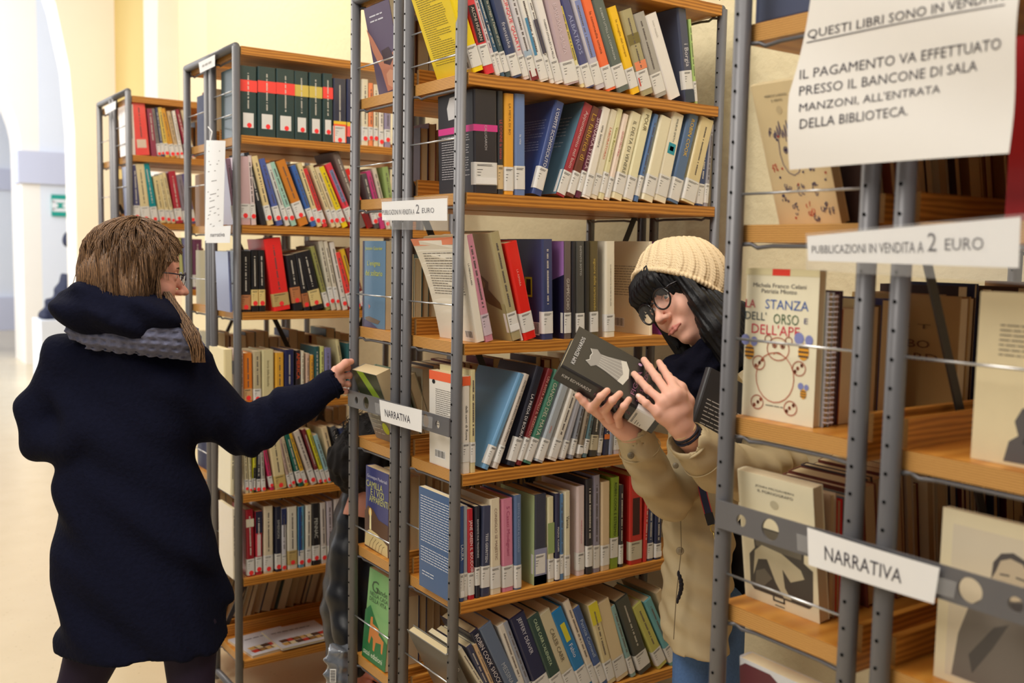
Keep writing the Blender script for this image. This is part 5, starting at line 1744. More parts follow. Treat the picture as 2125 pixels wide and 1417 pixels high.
# ---------------------------------------------------------------- implicit surfaces for bodies and clothes
class Field:
    def __init__(s, lo, hi, h):
        s.lo = np.array(lo, float)
        s.h = h
        s.n = np.maximum(2, np.ceil((np.array(hi) - s.lo) / h).astype(int) + 1)
        s.V = np.full(tuple(s.n), 1.0, np.float32)
        s.ax = [(s.lo[i] + h * np.arange(s.n[i])).astype(np.float32) for i in range(3)]

    def sub(s, lo, hi):
        sl = []
        for i in range(3):
            a = max(0, int((lo[i] - s.lo[i]) / s.h) - 1)
            b = min(s.n[i], int((hi[i] - s.lo[i]) / s.h) + 3)
            if b <= a:
                return None, None
            sl.append(slice(a, b))
        G = np.meshgrid(s.ax[0][sl[0]], s.ax[1][sl[1]], s.ax[2][sl[2]], indexing='ij', sparse=True)
        return tuple(sl), G

    def put(s, lo, hi, fn, k=.01, op='u'):
        m = k * 1.5 + s.h * 2
        sl, G = s.sub([a - m for a in lo], [a + m for a in hi])
        if sl is None:
            return
        d = fn(*G).astype(np.float32)
        v = s.V[sl]
        if op == 'u':
            e = np.maximum(k - np.abs(v - d), 0) / k
            s.V[sl] = np.minimum(v, d) - e * e * k * .25
        elif op == 'd':
            d = -d
            e = np.maximum(k - np.abs(v - d), 0) / k
            s.V[sl] = np.maximum(v, d) + e * e * k * .25
        elif op == 'a':
            s.V[sl] = v + d

    def cone(s, a, b, ra, rb, k=.01, op='u'):
        a, b = np.array(a, float), np.array(b, float)
        ab = b - a
        L = max(1e-9, ab @ ab)
        R = max(ra, rb)

        def f(X, Y, Z):
            t = np.clip(((X - a[0]) * ab[0] + (Y - a[1]) * ab[1] + (Z - a[2]) * ab[2]) / L, 0, 1)
            return np.sqrt((X - a[0] - t * ab[0]) ** 2 + (Y - a[1] - t * ab[1]) ** 2 + (Z - a[2] - t * ab[2]) ** 2) - (ra + (rb - ra) * t)
        s.put(np.minimum(a, b) - R, np.maximum(a, b) + R, f, k, op)

    def chain(s, pts, rs, k=.008, op='u'):
        for i in range(len(pts) - 1):
            s.cone(pts[i], pts[i + 1], rs[i], rs[i + 1], k, op)

    def ell(s, c, r, ax=None, k=.01, op='u'):
        c = np.array(c, float)
        A = np.array([list(q) for q in ax]) if ax is not None else np.eye(3)
        r = np.array(r, float)
        R = r.max()

        def f(X, Y, Z):
            q = [((X - c[0]) * A[i][0] + (Y - c[1]) * A[i][1] + (Z - c[2]) * A[i][2]) / r[i] for i in range(3)]
            n = np.sqrt(q[0] ** 2 + q[1] ** 2 + q[2] ** 2)
            g = np.sqrt((q[0] / r[0]) ** 2 + (q[1] / r[1]) ** 2 + (q[2] / r[2]) ** 2) + 1e-6
            return n * (n - 1) / g
        s.put(c - R, c + R, f, k, op)

    def half(s, p, n, k=.004):
        """cut away everything on the +n side of the plane"""
        p, n = np.array(p, float), np.array(n, float)
        n = n / np.linalg.norm(n)
        G = np.meshgrid(*s.ax, indexing='ij', sparse=True)
        d = -((G[0] - p[0]) * n[0] + (G[1] - p[1]) * n[1] + (G[2] - p[2]) * n[2])
        d = -d
        e = np.maximum(k - np.abs(s.V - d), 0) / k
        s.V = (np.maximum(s.V, d) + e * e * k * .25).astype(np.float32)

    def loft(s, rows, xa, ya, k=.01, rnd=2.3, op='u'):
        """rows: (z, centre xyz, half-width, half-depth) from top to bottom; xa, ya horizontal unit axes"""
        rows = sorted(rows, key=lambda q: q[0])
        zs = np.array([q[0] for q in rows])
        cx = np.array([q[1][0] for q in rows])
        cy = np.array([q[1][1] for q in rows])
        aa = np.array([q[2] for q in rows])
        bb = np.array([q[3] for q in rows])
        R = max(aa.max(), bb.max())
        lo = [cx.min() - R, cy.min() - R, zs[0]]
        hi = [cx.max() + R, cy.max() + R, zs[-1]]

        def f(X, Y, Z):
            z = Z.ravel()
            sh = Z.shape
            C0 = np.interp(z, zs, cx).reshape(sh)
            C1 = np.interp(z, zs, cy).reshape(sh)
            a = np.interp(z, zs, aa).reshape(sh)
            b = np.interp(z, zs, bb).reshape(sh)
            u = ((X - C0) * xa[0] + (Y - C1) * xa[1]) / a
            v = ((X - C0) * ya[0] + (Y - C1) * ya[1]) / b
            n = (np.abs(u) ** rnd + np.abs(v) ** rnd) ** (1 / rnd)
            d = (n - 1) * np.minimum(a, b) * .9
            return np.maximum(d, np.maximum(zs[0] - Z, Z - zs[-1]))
        s.put(lo, hi, f, k, op)

    def warp(s, fn):
        G = np.meshgrid(*s.ax, indexing='ij', sparse=True)
        m = np.abs(s.V) < .05
        d = np.broadcast_to(fn(*G), s.V.shape)
        s.V = np.where(m, s.V + d, s.V).astype(np.float32)

    def net(s):
        V = s.V
        ins = V < 0
        nx, ny, nz = V.shape
        cnt = np.zeros((nx - 1, ny - 1, nz - 1), np.int8)
        for a in (0, 1):
            for b in (0, 1):
                for c in (0, 1):
                    cnt += ins[a:nx - 1 + a, b:ny - 1 + b, c:nz - 1 + c]
        act = (cnt > 0) & (cnt < 8)
        I = np.argwhere(act)
        idx = np.full(act.shape, -1, np.int64)
        idx[act] = np.arange(len(I))
        cor = [(a, b, c) for a in (0, 1) for b in (0, 1) for c in (0, 1)]
        cv = np.stack([V[I[:, 0] + a, I[:, 1] + b, I[:, 2] + c] for a, b, c in cor], 1)
        acc = np.zeros((len(I), 3))
        num = np.zeros(len(I))
        for i in range(8):
            for j in range(i + 1, 8):
                if sum(abs(p - q) for p, q in zip(cor[i], cor[j])) != 1:
                    continue
                va, vb = cv[:, i], cv[:, j]
                m = (va < 0) != (vb < 0)
                t = np.where(m, va / np.where(m, va - vb, 1), 0)
                p = np.array(cor[i]) + t[:, None] * (np.array(cor[j]) - np.array(cor[i]))
                acc += p * m[:, None]
                num += m
        P = (I + acc / num[:, None]) * s.h + s.lo
        F = []
        for ax in range(3):
            sl0 = [slice(1, -1)] * 3
            sl1 = [slice(1, -1)] * 3
            sl0[ax] = slice(0, -1)
            sl1[ax] = slice(1, None)
            a, b = ins[tuple(sl0)], ins[tuple(sl1)]
            E = np.argwhere(a != b)
            off = np.array([1, 1, 1])
            off[ax] = 0
            E = E + off
            o1, o2 = [q for q in range(3) if q != ax]
            if ax == 1:
                o1, o2 = o2, o1
            d1 = np.zeros(3, int)
            d1[o1] = 1
            d2 = np.zeros(3, int)
            d2[o2] = 1
            q = [idx[tuple((E - d1 - d2).T)], idx[tuple((E - d2).T)], idx[tuple(E.T)], idx[tuple((E - d1).T)]]
            q = np.stack(q, 1)
            fl = a[tuple((E - off).T)] if False else ins[tuple(E.T)]
            q[~fl] = q[~fl][:, ::-1]
            F.append(q)
        return P, np.concatenate(F)

    def build(s, name, m, parent=None, tf=None):
        P, F = s.net()
        if tf is not None:
            P = tf(P)
        me = bpy.data.meshes.new(name)
        me.vertices.add(len(P))
        me.vertices.foreach_set('co', P.astype(np.float32).ravel())
        me.loops.add(len(F) * 4)
        me.loops.foreach_set('vertex_index', F.ravel())
        me.polygons.add(len(F))
        me.polygons.foreach_set('loop_start', np.arange(len(F)) * 4)
        me.polygons.foreach_set('loop_total', np.full(len(F), 4))
        me.update(calc_edges=True)
        me.validate()
        me.polygons.foreach_set('use_smooth', [True] * len(me.polygons))
        me.materials.append(m)
        root = parent
        L = Vector((0, 0, 0))
        while root:
            L += Vector(root.location)
            root = root.parent
        me.transform(Matrix.Translation(-L))
        return link(name, me, parent)


class Fr:
    """a head or limb frame: forward, left, up in world space, from screen-space hints at a seen point"""

    def __init__(s, P, f, u):
        P = Vector(P)
        w = (P - CAM).normalized()
        sx = (cr - w * cr.dot(w)).normalized()
        sy = (-w).cross(sx)
        s.sx, s.sy, s.sz = sx, sy, -w
        g = lambda q: (sx * q[0] + sy * q[1] - w * q[2]).normalized()
        s.f = g(f)
        s.u = g(u)
        s.u = (s.u - s.f * s.u.dot(s.f)).normalized()
        s.l = s.u.cross(s.f)
        s.o = P

    def p(s, a, b, c):
        return s.o + s.f * a + s.l * b + s.u * c

    def tf(s, P):
        A = np.array([list(s.f), list(s.l), list(s.u)])
        return P @ A + np.array(list(s.o))


def m_skin(col):
    return mat(col, .55, .35, .06, 60, .06, sss=.15, name='skin')


def head_mesh(fr, parent, skin, sc=1.0, h=.0021):
    F = Field((-.21, -.1, -.20), (.055, .1, .135), h)
    F.ell((-.092, 0, .030), (.096, .074, .088), k=.01)
    F.ell((-.052, 0, -.020), (.056, .060, .085), k=.02)
    F.ell((-.050, 0, -.072), (.046, .046, .036), k=.022)
    F.ell((-.018, 0, -.104), (.020, .020, .016), k=.022)
    for q in (-1, 1):
        F.ell((-.026, q * .036, -.040), (.024, .022, .024), k=.02)
        F.cone((-.010, q * .014, .016), (-.018, q * .042, .016), .010, .009, k=.014)
        F.ell((.007, q * .031, -.003), (.017, .017, .012), k=.012, op='d')
    F.cone((-.006, 0, .004), (.024, 0, -.034), .0065, .0095, k=.012)
    F.ell((.028, 0, -.040), (.011, .010, .009), k=.006)
    for q in (-1, 1):
        F.ell((.014, q * .011, -.043), (.011, .0075, .0075), k=.006)
        F.ell((.016, q * .0065, -.0505), (.006, .0030, .004), k=.003, op='d')
        # lids
        F.ell((-.011, q * .031, -.003), (.0145, .0145, .0145), k=.003)
    for q in (-1, 1):
        F.ell((.004, q * .031, -.0035), (.012, .0125, .0048), k=.002, op='d')
    F.ell((-.002, 0, -.074), (.014, .026, .016), k=.014)
    F.cone((-.003, -.02, -.0735), (-.003, .02, -.0735), .0002, .0002, k=.004, op='d')
    F.cone((-.085, 0, -.06), (-.10, 0, -.19), .054, .056, k=.03)
    for q in (-1, 1):
        F.ell((-.095, q * .074, -.012), (.017, .007, .030), ax=((.95, 0, .25), (0, 1, 0), (-.25, 0, .95)), k=.006)
    o = F.build('head', skin, parent, lambda P: fr.tf(P * sc))
    return o


def eye_mesh(fr, parent, q, col, sc=1.0, look=(1, 0, 0)):
    c = np.array((-.0115, q * .031, -.003))
    mb = MB()
    lk = Vector(look).normalized()
    a1 = lk.orthogonal().normalized()
    a2 = lk.cross(a1)
    R = .0127
    nu, nv = 20, 16
    vs = []
    for j in range(nv + 1):
        th = PI * j / nv
        for i in range(nu):
            ph = 2 * PI * i / nu
            v = lk * math.cos(th) + (a1 * math.cos(ph) + a2 * math.sin(ph)) * math.sin(th)
            vs.append(v * R)
    fs, mi = [], []
    for j in range(nv):
        for i in range(nu):
            fs.append((j * nu + i, (j + 1) * nu + i, (j + 1) * nu + (i + 1) % nu, j * nu + (i + 1) % nu))
            mi.append(2 if j < 1 else (1 if j < 3 else 0))
    P = fr.tf((np.array([list(v) for v in vs]) + c) * sc)
    mb.v = [tuple(p) for p in P]
    mb.f = fs
    mb.mi = mi
    return wpart(mb, 'eye', [mat((226, 222, 218), .15, .6, 0, name='eye_white'), mat(col, .15, .6, 0, name='iris'), mat((10, 10, 12), .1, .6, 0, name='pupil')], parent, True)


def lips_mesh(fr, parent, col, sc=1.0, w=.0255):
    F = Field((-.02, -.035, -.095), (.025, .035, -.055), .0009)
    F.cone((.0100, -.006, -.0712), (.0052, -w, -.0745), .0036, .0014, k=.003)
    F.cone((.0100, .006, -.0712), (.0052, w, -.0745), .0036, .0014, k=.003)
    F.cone((.0100, -.007, -.0712), (.0100, .007, -.0712), .0034, .0034, k=.003)
    F.cone((.0094, -.008, -.0785), (.0052, -w, -.0752), .0044, .0014, k=.003)
    F.cone((.0094, .008, -.0785), (.0052, w, -.0752), .0044, .0014, k=.003)
    F.cone((.0094, -.008, -.0785), (.0094, .008, -.0785), .0044, .0044, k=.003)
    F.cone((.0155, -.018, -.0750), (.0155, .018, -.0750), .0014, .0014, k=.0015, op='d')
    return F.build('lips', mat(col, .4, .5, .04, 120, name='lips'), parent, lambda P: fr.tf(P * sc))


def world_box(pts, m):
    A = np.array([list(p) for p in pts])
    return A.min(0) - m, A.max(0) + m


def rows_px(rows, Z, dep):
    out = []
    for r in rows:
        v, a, b = r[:3]
        zz = r[3] if len(r) > 3 else Z
        dd = r[4] if len(r) > 4 else dep
        c = az((a + b) / 2, v, zz)
        out.append((c.z, (c.x, c.y), (b - a) / 2 * zz / FPX, dd))
    return out


def strands(name, m, parent, paths, r=.0016, n=5):
    mb = MB()
    for p in paths:
        k = len(p)
        mb.tube(p, [r * (.5 + .5 * math.sin(PI * (.1 + .85 * i / (k - 1)))) for i in range(k)], n, cap=False)
    return wpart(mb, name, m, parent, True)
# ---------------------------------------------------------------- the girl in the beanie
def fold_fn(amp, ks, ph=0.0):
    def f(X, Y, Z):
        d = 0
        for (a, b, c, w) in ks:
            d = d + w * np.sin(a * X + b * Y + c * Z + ph)
        return amp * d
    return f


def on_plane(u, v, P, n, off=0.0):
    d = ray(u, v)
    P, n = Vector(P), Vector(n)
    t = ((P + n * off) - CAM).dot(n) / d.dot(n)
    return CAM + d * t


girl_o = az(1440, 1000, 2.45)
girl = thing('person', 'girl in a cream beanie and round black glasses reading between the bookcases', 'person', (girl_o.x, girl_o.y, FLOOR))
SK = m_skin((234, 180, 158))
fg = Fr(az(1366, 628, 2.35), (-.67, -.26, .70), (-.58, .79, -.20))
head_mesh(fg, girl, SK)
for q in (-1, 1):
    eye_mesh(fg, girl, q, (96, 110, 116), look=(.90, -.25 if q > 0 else -.1, -.42))
lips_mesh(fg, girl, (206, 130, 118))
# lashes and brows
mb = MB()
for q in (-1, 1):
    mb.tube([fg.p(.0030, q * (.031 - .0125), -.001), fg.p(.0048, q * .029, .0030), fg.p(.0015, q * .038, .0022), fg.p(-.004, q * .0455, -.001)], [.0004, .0011, .0013, .0006], 6)
wpart(mb, 'eyelashes', mat((24, 20, 24), .6), girl, True)
mb = MB()
for q in (-1, 1):
    mb.tube([fg.p(.0035, q * .014, .0175), fg.p(.0025, q * .026, .0215), fg.p(-.006, q * .042, .0205), fg.p(-.014, q * .050, .015)], [.0022, .0026, .0022, .0008], 6)
wpart(mb, 'eyebrows', mat((34, 26, 28), .8), girl, True)
# glasses
gl = MB()
for q in (-1, 1):
    ring = []
    for i in range(29):
        a = 2 * PI * i / 28
        ring.append(fg.p(.020 - .004 * abs(math.cos(a)) * (1 if math.cos(a) * q > 0 else 0), q * .0345 + .0255 * math.cos(a), -.006 + .0245 * math.sin(a)))
    gl.tube(ring, .0023, 8, cap=False)
    gl.tube([fg.p(.017, q * .058, .006), fg.p(.008, q * .067, .008), fg.p(-.03, q * .074, .009), fg.p(-.085, q * .078, .006), fg.p(-.10, q * .079, -.012)], [.0022, .0024, .0018, .0017, .0017], 8)
gl.tube([fg.p(.020, -.0105, -.001), fg.p(.0225, 0, .003), fg.p(.020, .0105, -.001)], .0019, 8)
gls = wpart(gl, 'glasses', mat((24, 22, 26), .18, .6, 0, name='black_acetate'), girl, True)
for q in (-1, 1):
    lb = MB().add([fg.p(.0195, q * .0345 + .0245 * math.cos(PI * k / 12), -.006 + .0235 * math.sin(PI * k / 12)) for k in range(24)], [tuple(range(24))])
    ml = bpy.data.materials.get('lens_glass')
    if not ml:
        ml = bpy.data.materials.new('lens_glass')
        ml.use_nodes = True
        bb = ml.node_tree.nodes['Principled BSDF']
        bb.inputs['Alpha'].default_value = .07
        bb.inputs['Roughness'].default_value = .03
        bb.inputs['Specular IOR Level'].default_value = .8
    L = Vector(gls.location)
    wpart(lb, 'lens', ml, gls)

HC = Fr(az(1415, 594, 2.41), (-.86, .36, .20), (.33, .87, -.38))
# hair: a cap with a fringe, and long straight locks
HB = mat((9, 8, 12), .50, .35, .2, 240, .12, name='black_hair')
F = Field((-.24, -.13, -.24), (.05, .13, .15), .0032)
F.ell((-.092, 0, .034), (.110, .090, .096), k=.01)
F.ell((-.125, .012, -.06), (.080, .092, .13), k=.04)
F.ell((-.150, .03, -.15), (.055, .075, .10), k=.04)
F.cone((-.045, -.072, .02), (-.060, -.082, -.12), .014, .020, k=.02)
F.cone((.004, -.05, .042), (.006, .03, .046), .019, .017, k=.02)
# the face opening
F.ell((.030, 0, -.052), (.085, .062, .066), k=.006, op='d')
F.ell((.045, .005, -.02), (.060, .048, .042), k=.006, op='d')
F.ell((-.03, -.01, -.13), (.055, .05, .05), k=.01, op='d')
F.chain([(-.034, .077, .03), (-.036, .076, -.06), (-.036, .066, -.13), (-.045, .055, -.22)], [.016, .022, .032, .036], k=.015)
F.ell((-.085, .055, -.12), (.060, .045, .12), k=.02)


def hair_wave(X, Y, Z):
    an = np.arctan2(Y, X + .09)
    return .0016 * np.sin(an * 46 + Z * 22) + .0010 * np.sin(an * 97 - Z * 31)


F.warp(hair_wave)
_hA = np.array([[HC.f.dot(q) for q in (fg.f, fg.l, fg.u)], [HC.l.dot(q) for q in (fg.f, fg.l, fg.u)], [HC.u.dot(q) for q in (fg.f, fg.l, fg.u)]])
_hc = np.array([(HC.o - fg.o).dot(q) for q in (fg.f, fg.l, fg.u)])


def in_hat(X, Y, Z):
    q = [(X - _hc[0]) * _hA[i][0] + (Y - _hc[1]) * _hA[i][1] + (Z - _hc[2]) * _hA[i][2] for i in range(3)]
    return -(q[2] + .017)          # negative above the rim: cut everything there


F.put((-.24, -.13, -.24), (.05, .13, .15), in_hat, k=.004, op='d')
F.build('hair', HB, girl, fg.tf)
# loose strands of the fringe and beside the cheek
rnd = random.Random(3)
P = []
for k in range(46):
    b0 = -.068 + .118 * k / 45
    lo = .012 - .020 * max(0, (-b0 - .02) / .05) + rnd.uniform(-.005, .004)
    if b0 > .03:
        lo = .022 - (b0 - .03) * .9
    fo = .016 - 3.0 * b0 * b0
    P.append([fg.p(fo - .012, b0 * .9, .085), fg.p(fo + .001, b0 * .97, .060), fg.p(fo + .004, b0, .040), fg.p(fo - .001, b0 * 1.02 - .002, lo)])
for k in range(26):
    b0 = .060 + rnd.uniform(-.004, .016)
    f0 = -.020 - rnd.uniform(0, .03)
    P.append([fg.p(f0, b0, .05), fg.p(f0 - .006, b0 + .008, 0), fg.p(f0 - .018, b0 + .010, -.06), fg.p(f0 - .036, b0 + .004 + rnd.uniform(-.006, .006), -.135)])
P = [[p for p in q if (p - HC.o).dot(HC.u) < -.008] for q in P]
strands('hair_strands', HB, girl, [q for q in P if len(q) > 2], .0021)

# beanie
M_KNIT = stripes('cream_knit', (236, 216, 180), (208, 180, 138), 'X', 150, .9, noise=1.0)
F = Field((-.16, -.16, -.03), (.16, .16, .18), .0021)


def beanie(X, Y, Z):
    X = X / 1.07
    an = np.arctan2(Y, X)
    rad = np.sqrt(X * X + Y * Y)
    zz = np.clip(Z / .122, -.4, 1)
    prof = np.where(Z > 0, .111 * np.sqrt(np.clip(1 - zz ** 2.3 * np.sign(zz), 0.0004, 1)), .111 - (-Z) * .10)
    twist = an + .9 * zz * zz
    rib = np.maximum(np.cos(twist * 26), -.25) * .0026 * np.clip(rad / .06, .15, 1)
    fine = .0006 * np.sin(twist * 26 * 3) * np.clip(rad / .08, 0, 1)
    cab = .0007 * np.sin(Z * 900 + np.cos(twist * 26) * 2) * np.clip(rad / .08, 0, 1)
    lump = .005 * np.sin(an * 3 + Z * 30) * np.clip(zz, 0, 1)
    return (rad - prof - rib - fine - cab - lump) * .75


F.put((-.15, -.15, -.025), (.15, .15, .135), lambda X, Y, Z: np.maximum(beanie(X, Y, Z), np.maximum(-.020 - Z, Z - .128)), k=.006)
F.put((-.15, -.15, -.03), (.15, .15, .1), lambda X, Y, Z: np.sqrt((X / 1.07) ** 2 + Y * Y + (Z * .93) ** 2) - .103 + 0 * Z, k=.003, op='d')
F.put((-.15, -.15, -.03), (.15, .15, .01), lambda X, Y, Z: np.sqrt((np.sqrt((X / 1.07) ** 2 + Y * Y) - .110) ** 2 + (Z + .016) ** 2) - .0055 - .0012 * np.sin(np.arctan2(Y, X) * 70), k=.004)
F.build('beanie', M_KNIT, girl, HC.tf)

# scarf and dark top at the neck
M_SCARF = mat((13, 13, 26), .95, .12, .35, 60, .9, name='navy_scarf')
pts = [(1400, 778, 2.36), (1438, 778, 2.33), (1474, 750, 2.325), (1496, 726, 2.35), (1440, 815, 2.33), (1470, 830, 2.34), (1398, 800, 2.38), (1440, 880, 2.36), (1480, 890, 2.36)]
W_ = [az(*p) for p in pts]
lo, hi = world_box(W_, .10)
F = Field(lo, hi, .0045)
for p, r in zip(W_, (.044, .044, .048, .05, .055, .06, .038, .05, .05)):
    F.ell(p, (r, r, r), k=.04)
F.warp(fold_fn(.0022, ((140, 60, 40, 1), (-50, 130, 90, 1), (60, 70, -170, .8))))
F.build('scarf', M_SCARF, girl)

# parka: trunk, two sleeves
M_PARKA = mat((190, 172, 136), .8, .25, .06, 26, .30, name='beige_cotton')
tr = rows_px([(760, 1432, 1520, 2.5, .07), (800, 1408, 1545, 2.5, .09), (880, 1392, 1548, 2.48, .10), (1000, 1382, 1532, 2.46, .105), (1065, 1376, 1522, 2.45, .105), (1150, 1380, 1516, 2.45, .105), (1230, 1376, 1514, 2.45, .11), (1300, 1372, 1512, 2.45, .115), (1331, 1380, 1508, 2.45, .115)], 2.45, .1)
sxh = Vector((cr.x, cr.y, 0)).normalized()
sdh = Vector((cf.x, cf.y, 0)).normalized()
sa = [az(1314, 893, 2.165), az(1328, 932, 2.19), az(1354, 990, 2.24), az(1390, 1034, 2.31), az(1432, 960, 2.43), az(1462, 850, 2.49)]
sb = [az(1435, 920, 2.116), az(1454, 941, 2.134), az(1492, 966, 2.18), az(1560, 985, 2.29), az(1585, 965, 2.36), az(1545, 860, 2.48)]
lo, hi = world_box([(q[1][0], q[1][1], q[0]) for q in tr] + sa + sb, .13)
F = Field(lo, hi, .005)
F.loft(tr, sxh, sdh, k=.02)
F.chain(sa, [.0415, .043, .048, .050, .056, .062], k=.014)
F.chain(sb, [.0455, .047, .058, .062, .062, .066], k=.014)
F.cone(az(1632, 962, 2.42), az(1560, 930, 2.45), .05, .05, k=.02)
F.warp(fold_fn(.0020, ((70, 30, 60, 1), (-30, 60, -75, 1), (20, -40, 120, .8))))
F.warp(lambda X, Y, Z: .0035 * np.sin(Z * 88 + X * 55 + 1.0) * np.clip((X + Y - .35) * 4, 0, 1) * (Z > .95))
F.cone(sa[0] + (sa[0] - sa[1]).normalized() * .03, sa[1], .0355, .030, k=.004, op='d')
F.cone(sb[0] + (sb[0] - sb[1]).normalized() * .04, sb[1], .0395, .031, k=.004, op='d')
F.half(sa[0] + (sa[0] - sa[1]).normalized() * .006, sa[0] - sa[1]) if False else None
F.build('parka', M_PARKA, girl)
# cuffs as turned rims
mb = MB()
for (c0, c1, r) in ((sa[0], sa[1], .0388), (sb[0], sb[1], .0428)):
    d = (Vector(c0) - Vector(c1)).normalized()
    a1 = d.orthogonal().normalized()
    a2 = d.cross(a1)
    ring = [Vector(c0) + d * .004 + (a1 * math.cos(2 * PI * k / 30) + a2 * math.sin(2 * PI * k / 30)) * r for k in range(31)]
    mb.tube(ring, .0032, 8, cap=False)
    ring = [Vector(c0) - d * .052 + (a1 * math.cos(2 * PI * k / 30) + a2 * math.sin(2 * PI * k / 30)) * (r + .0075) for k in range(31)]
    mb.tube(ring, .0012, 6, cap=False)
wpart(mb, 'cuff', M_PARKA, girl, True)
# front placket, buttons, pocket
mb = MB()
pl = [az(1413, 1000, 2.318), az(1412, 1060, 2.318), az(1414, 1140, 2.322), az(1404, 1230, 2.322), az(1400, 1290, 2.322), az(1398, 1326, 2.322)]
for a, b_ in zip(pl, pl[1:]):
    mb.obox((Vector(a) + Vector(b_)) / 2, sxh * .0007, sdh * .002, (Vector(b_) - Vector(a)) * .5)
wpart(mb, 'placket_seam', mat((120, 106, 80), .8), girl)
for (u, v, Z, r) in ((1441, 1021, 2.325, .0095), (1411, 1143, 2.325, .0095), (1402, 966, 2.098, .0065), (1309, 945, 2.135, .0075)):
    c = az(u, v, Z)
    w = (CAM - c).normalized()
    a1 = (cr - w * cr.dot(w)).normalized()
    a2 = w.cross(a1)
    mb = MB().tube([c - w * .006, c + w * .002, c + w * .003], [r, r, r * .8], 18)
    mb.tube([c + w * .002 + (a1 * math.cos(2 * PI * k / 16) + a2 * math.sin(2 * PI * k / 16)) * r * .8 for k in range(17)], r * .14, 6, cap=False)
    bt = wpart(mb, 'button', mat((150, 134, 104) if r > .009 else (112, 100, 78), .4, .5, .02), girl, True)
    hb_ = MB()
    for sx_ in (-1, 1):
        for sy_ in (-1, 1):
            p = c + w * .0035 + a1 * sx_ * r * .22 + a2 * sy_ * r * .22
            hb_.tube([p - w * .001, p], r * .09, 6)
    wpart(hb_, 'button_holes', M_HOLE, bt)
mb = MB()
for k in range(8):
    v = 1190 + k * 8
    p = az(1408 + 6 * math.sin(k * .5), v, 2.322)
    mb.sphere(p, (.004 + .004 * math.sin(PI * k / 7), .003, .008), 8, 6)
wpart(mb, 'pocket_opening', mat((34, 32, 40), .9), girl, True)

# jeans and shoes
M_JEAN = mat((86, 118, 168), .85, .2, .18, 160, .3, name='blue_denim')
hp = az(1470, 1320, 2.47)
F = Field((hp.x - .22, hp.y - .22, FLOOR + .02), (hp.x + .22, hp.y + .22, .80), .008)
for q in (-1, 1):
    a = Vector((hp.x, hp.y, .74)) + sxh * (.034 * q)
    b_ = Vector((hp.x, hp.y, .38)) + sxh * (.040 * q) - sdh * .02
    c = Vector((hp.x, hp.y, FLOOR + .07)) + sxh * (.06 * q - .01) + sdh * .0
    F.chain([a, b_, c], [.054, .047, .040], k=.012)
F.build('jeans', M_JEAN, girl)
F = Field((hp.x - .25, hp.y - .25, FLOOR - .005), (hp.x + .25, hp.y + .25, FLOOR + .12), .006)
for q in (-1, 1):
    c = Vector((hp.x, hp.y, FLOOR + .036)) + sxh * (.06 * q - .01)
    F.cone(c, c - sdh * .03 - sxh * .14 + Vector((0, 0, -.004)), .036, .030, k=.01)
F.half((0, 0, FLOOR + .002), (0, 0, -1))
F.build('shoes', mat((40, 38, 42), .6), girl)

# --- the black novel in her hands
Dp = az(1165, 758, 2.075)
fb = Fr(Dp, (0, 0, 1), (0, 1, 0))
g = lambda q: (fb.sx * q[0] + fb.sy * q[1] + fb.sz * q[2]).normalized()
wB = g((.26, .565, -.78))
hB = g((-.872, .488, .063))
hB = (hB - wB * hB.dot(wB)).normalized()
nB = wB.cross(hB)
HT, WD, TH = .238, .152, .046
P0 = Dp - hB * HT - nB * TH
nov = Book((0, 0, 0), TH, HT, WD, 0, -1, (20, 19, 23), 'black hardback novel with a small white dress on its cover, in the girl\'s hands', hard=True, group=None, coat=.35)
nov.root.location = P0
nov.root.rotation_euler = Matrix(((nB.x, wB.x, hB.x), (nB.y, wB.y, hB.y), (nB.z, wB.z, hB.z))).to_euler()
nov.root['category'] = 'book'
nov.text('r', 'KIM EDWARDS', .15, .90, .66, .036, (206, 206, 206))
nov.text('r', 'FIGLIA', .20, .30, .56, .040, (150, 96, 120))
nov.text('r', 'DEL SILENZIO', .12, .235, .72, .034, (150, 96, 120))
nov.text('r', 'ROMANZO', .30, .17, .32, .018, (130, 120, 130))
nov.patch('r', 0, 0, 0, 0, (150, 146, 140), 'cover_dress', .0002, [(.36, .82), (.43, .79), (.50, .80), (.58, .79), (.66, .82), (.72, .76), (.66, .72), (.68, .66), (.80, .47), (.66, .42), (.48, .40), (.28, .43), (.36, .62), (.38, .72), (.30, .76)])
nov.patch('r', 0, 0, 0, 0, (206, 202, 190), 'dress_hem', .0003, [(.30, .49), (.50, .46), (.76, .52), (.80, .47), (.66, .42), (.48, .40), (.28, .43)])
draw(nov, 'r', [([(.40 + k * .05, .70), (.34 + k * .08, .47)], (214, 210, 200), .0005, False) for k in range(6)] + [([(.36, .82), (.43, .79), (.50, .80), (.58, .79), (.66, .82)], (220, 218, 210), .0007, False)], 'dress_pleats')
nov.patch('r', 0, 0, 0, 0, (196, 160, 190), 'publisher_mark', .0002, oval(.90, .34, .030, .02, n=10)[:-1])
nov.title('KIM EDWARDS', .66, .95, (222, 222, 222), .30, a=.55)
nov.title('FIGLIA DEL SILENZIO', .26, .62, (150, 96, 120), .28, a=.5)
nov.label(.05, .24)


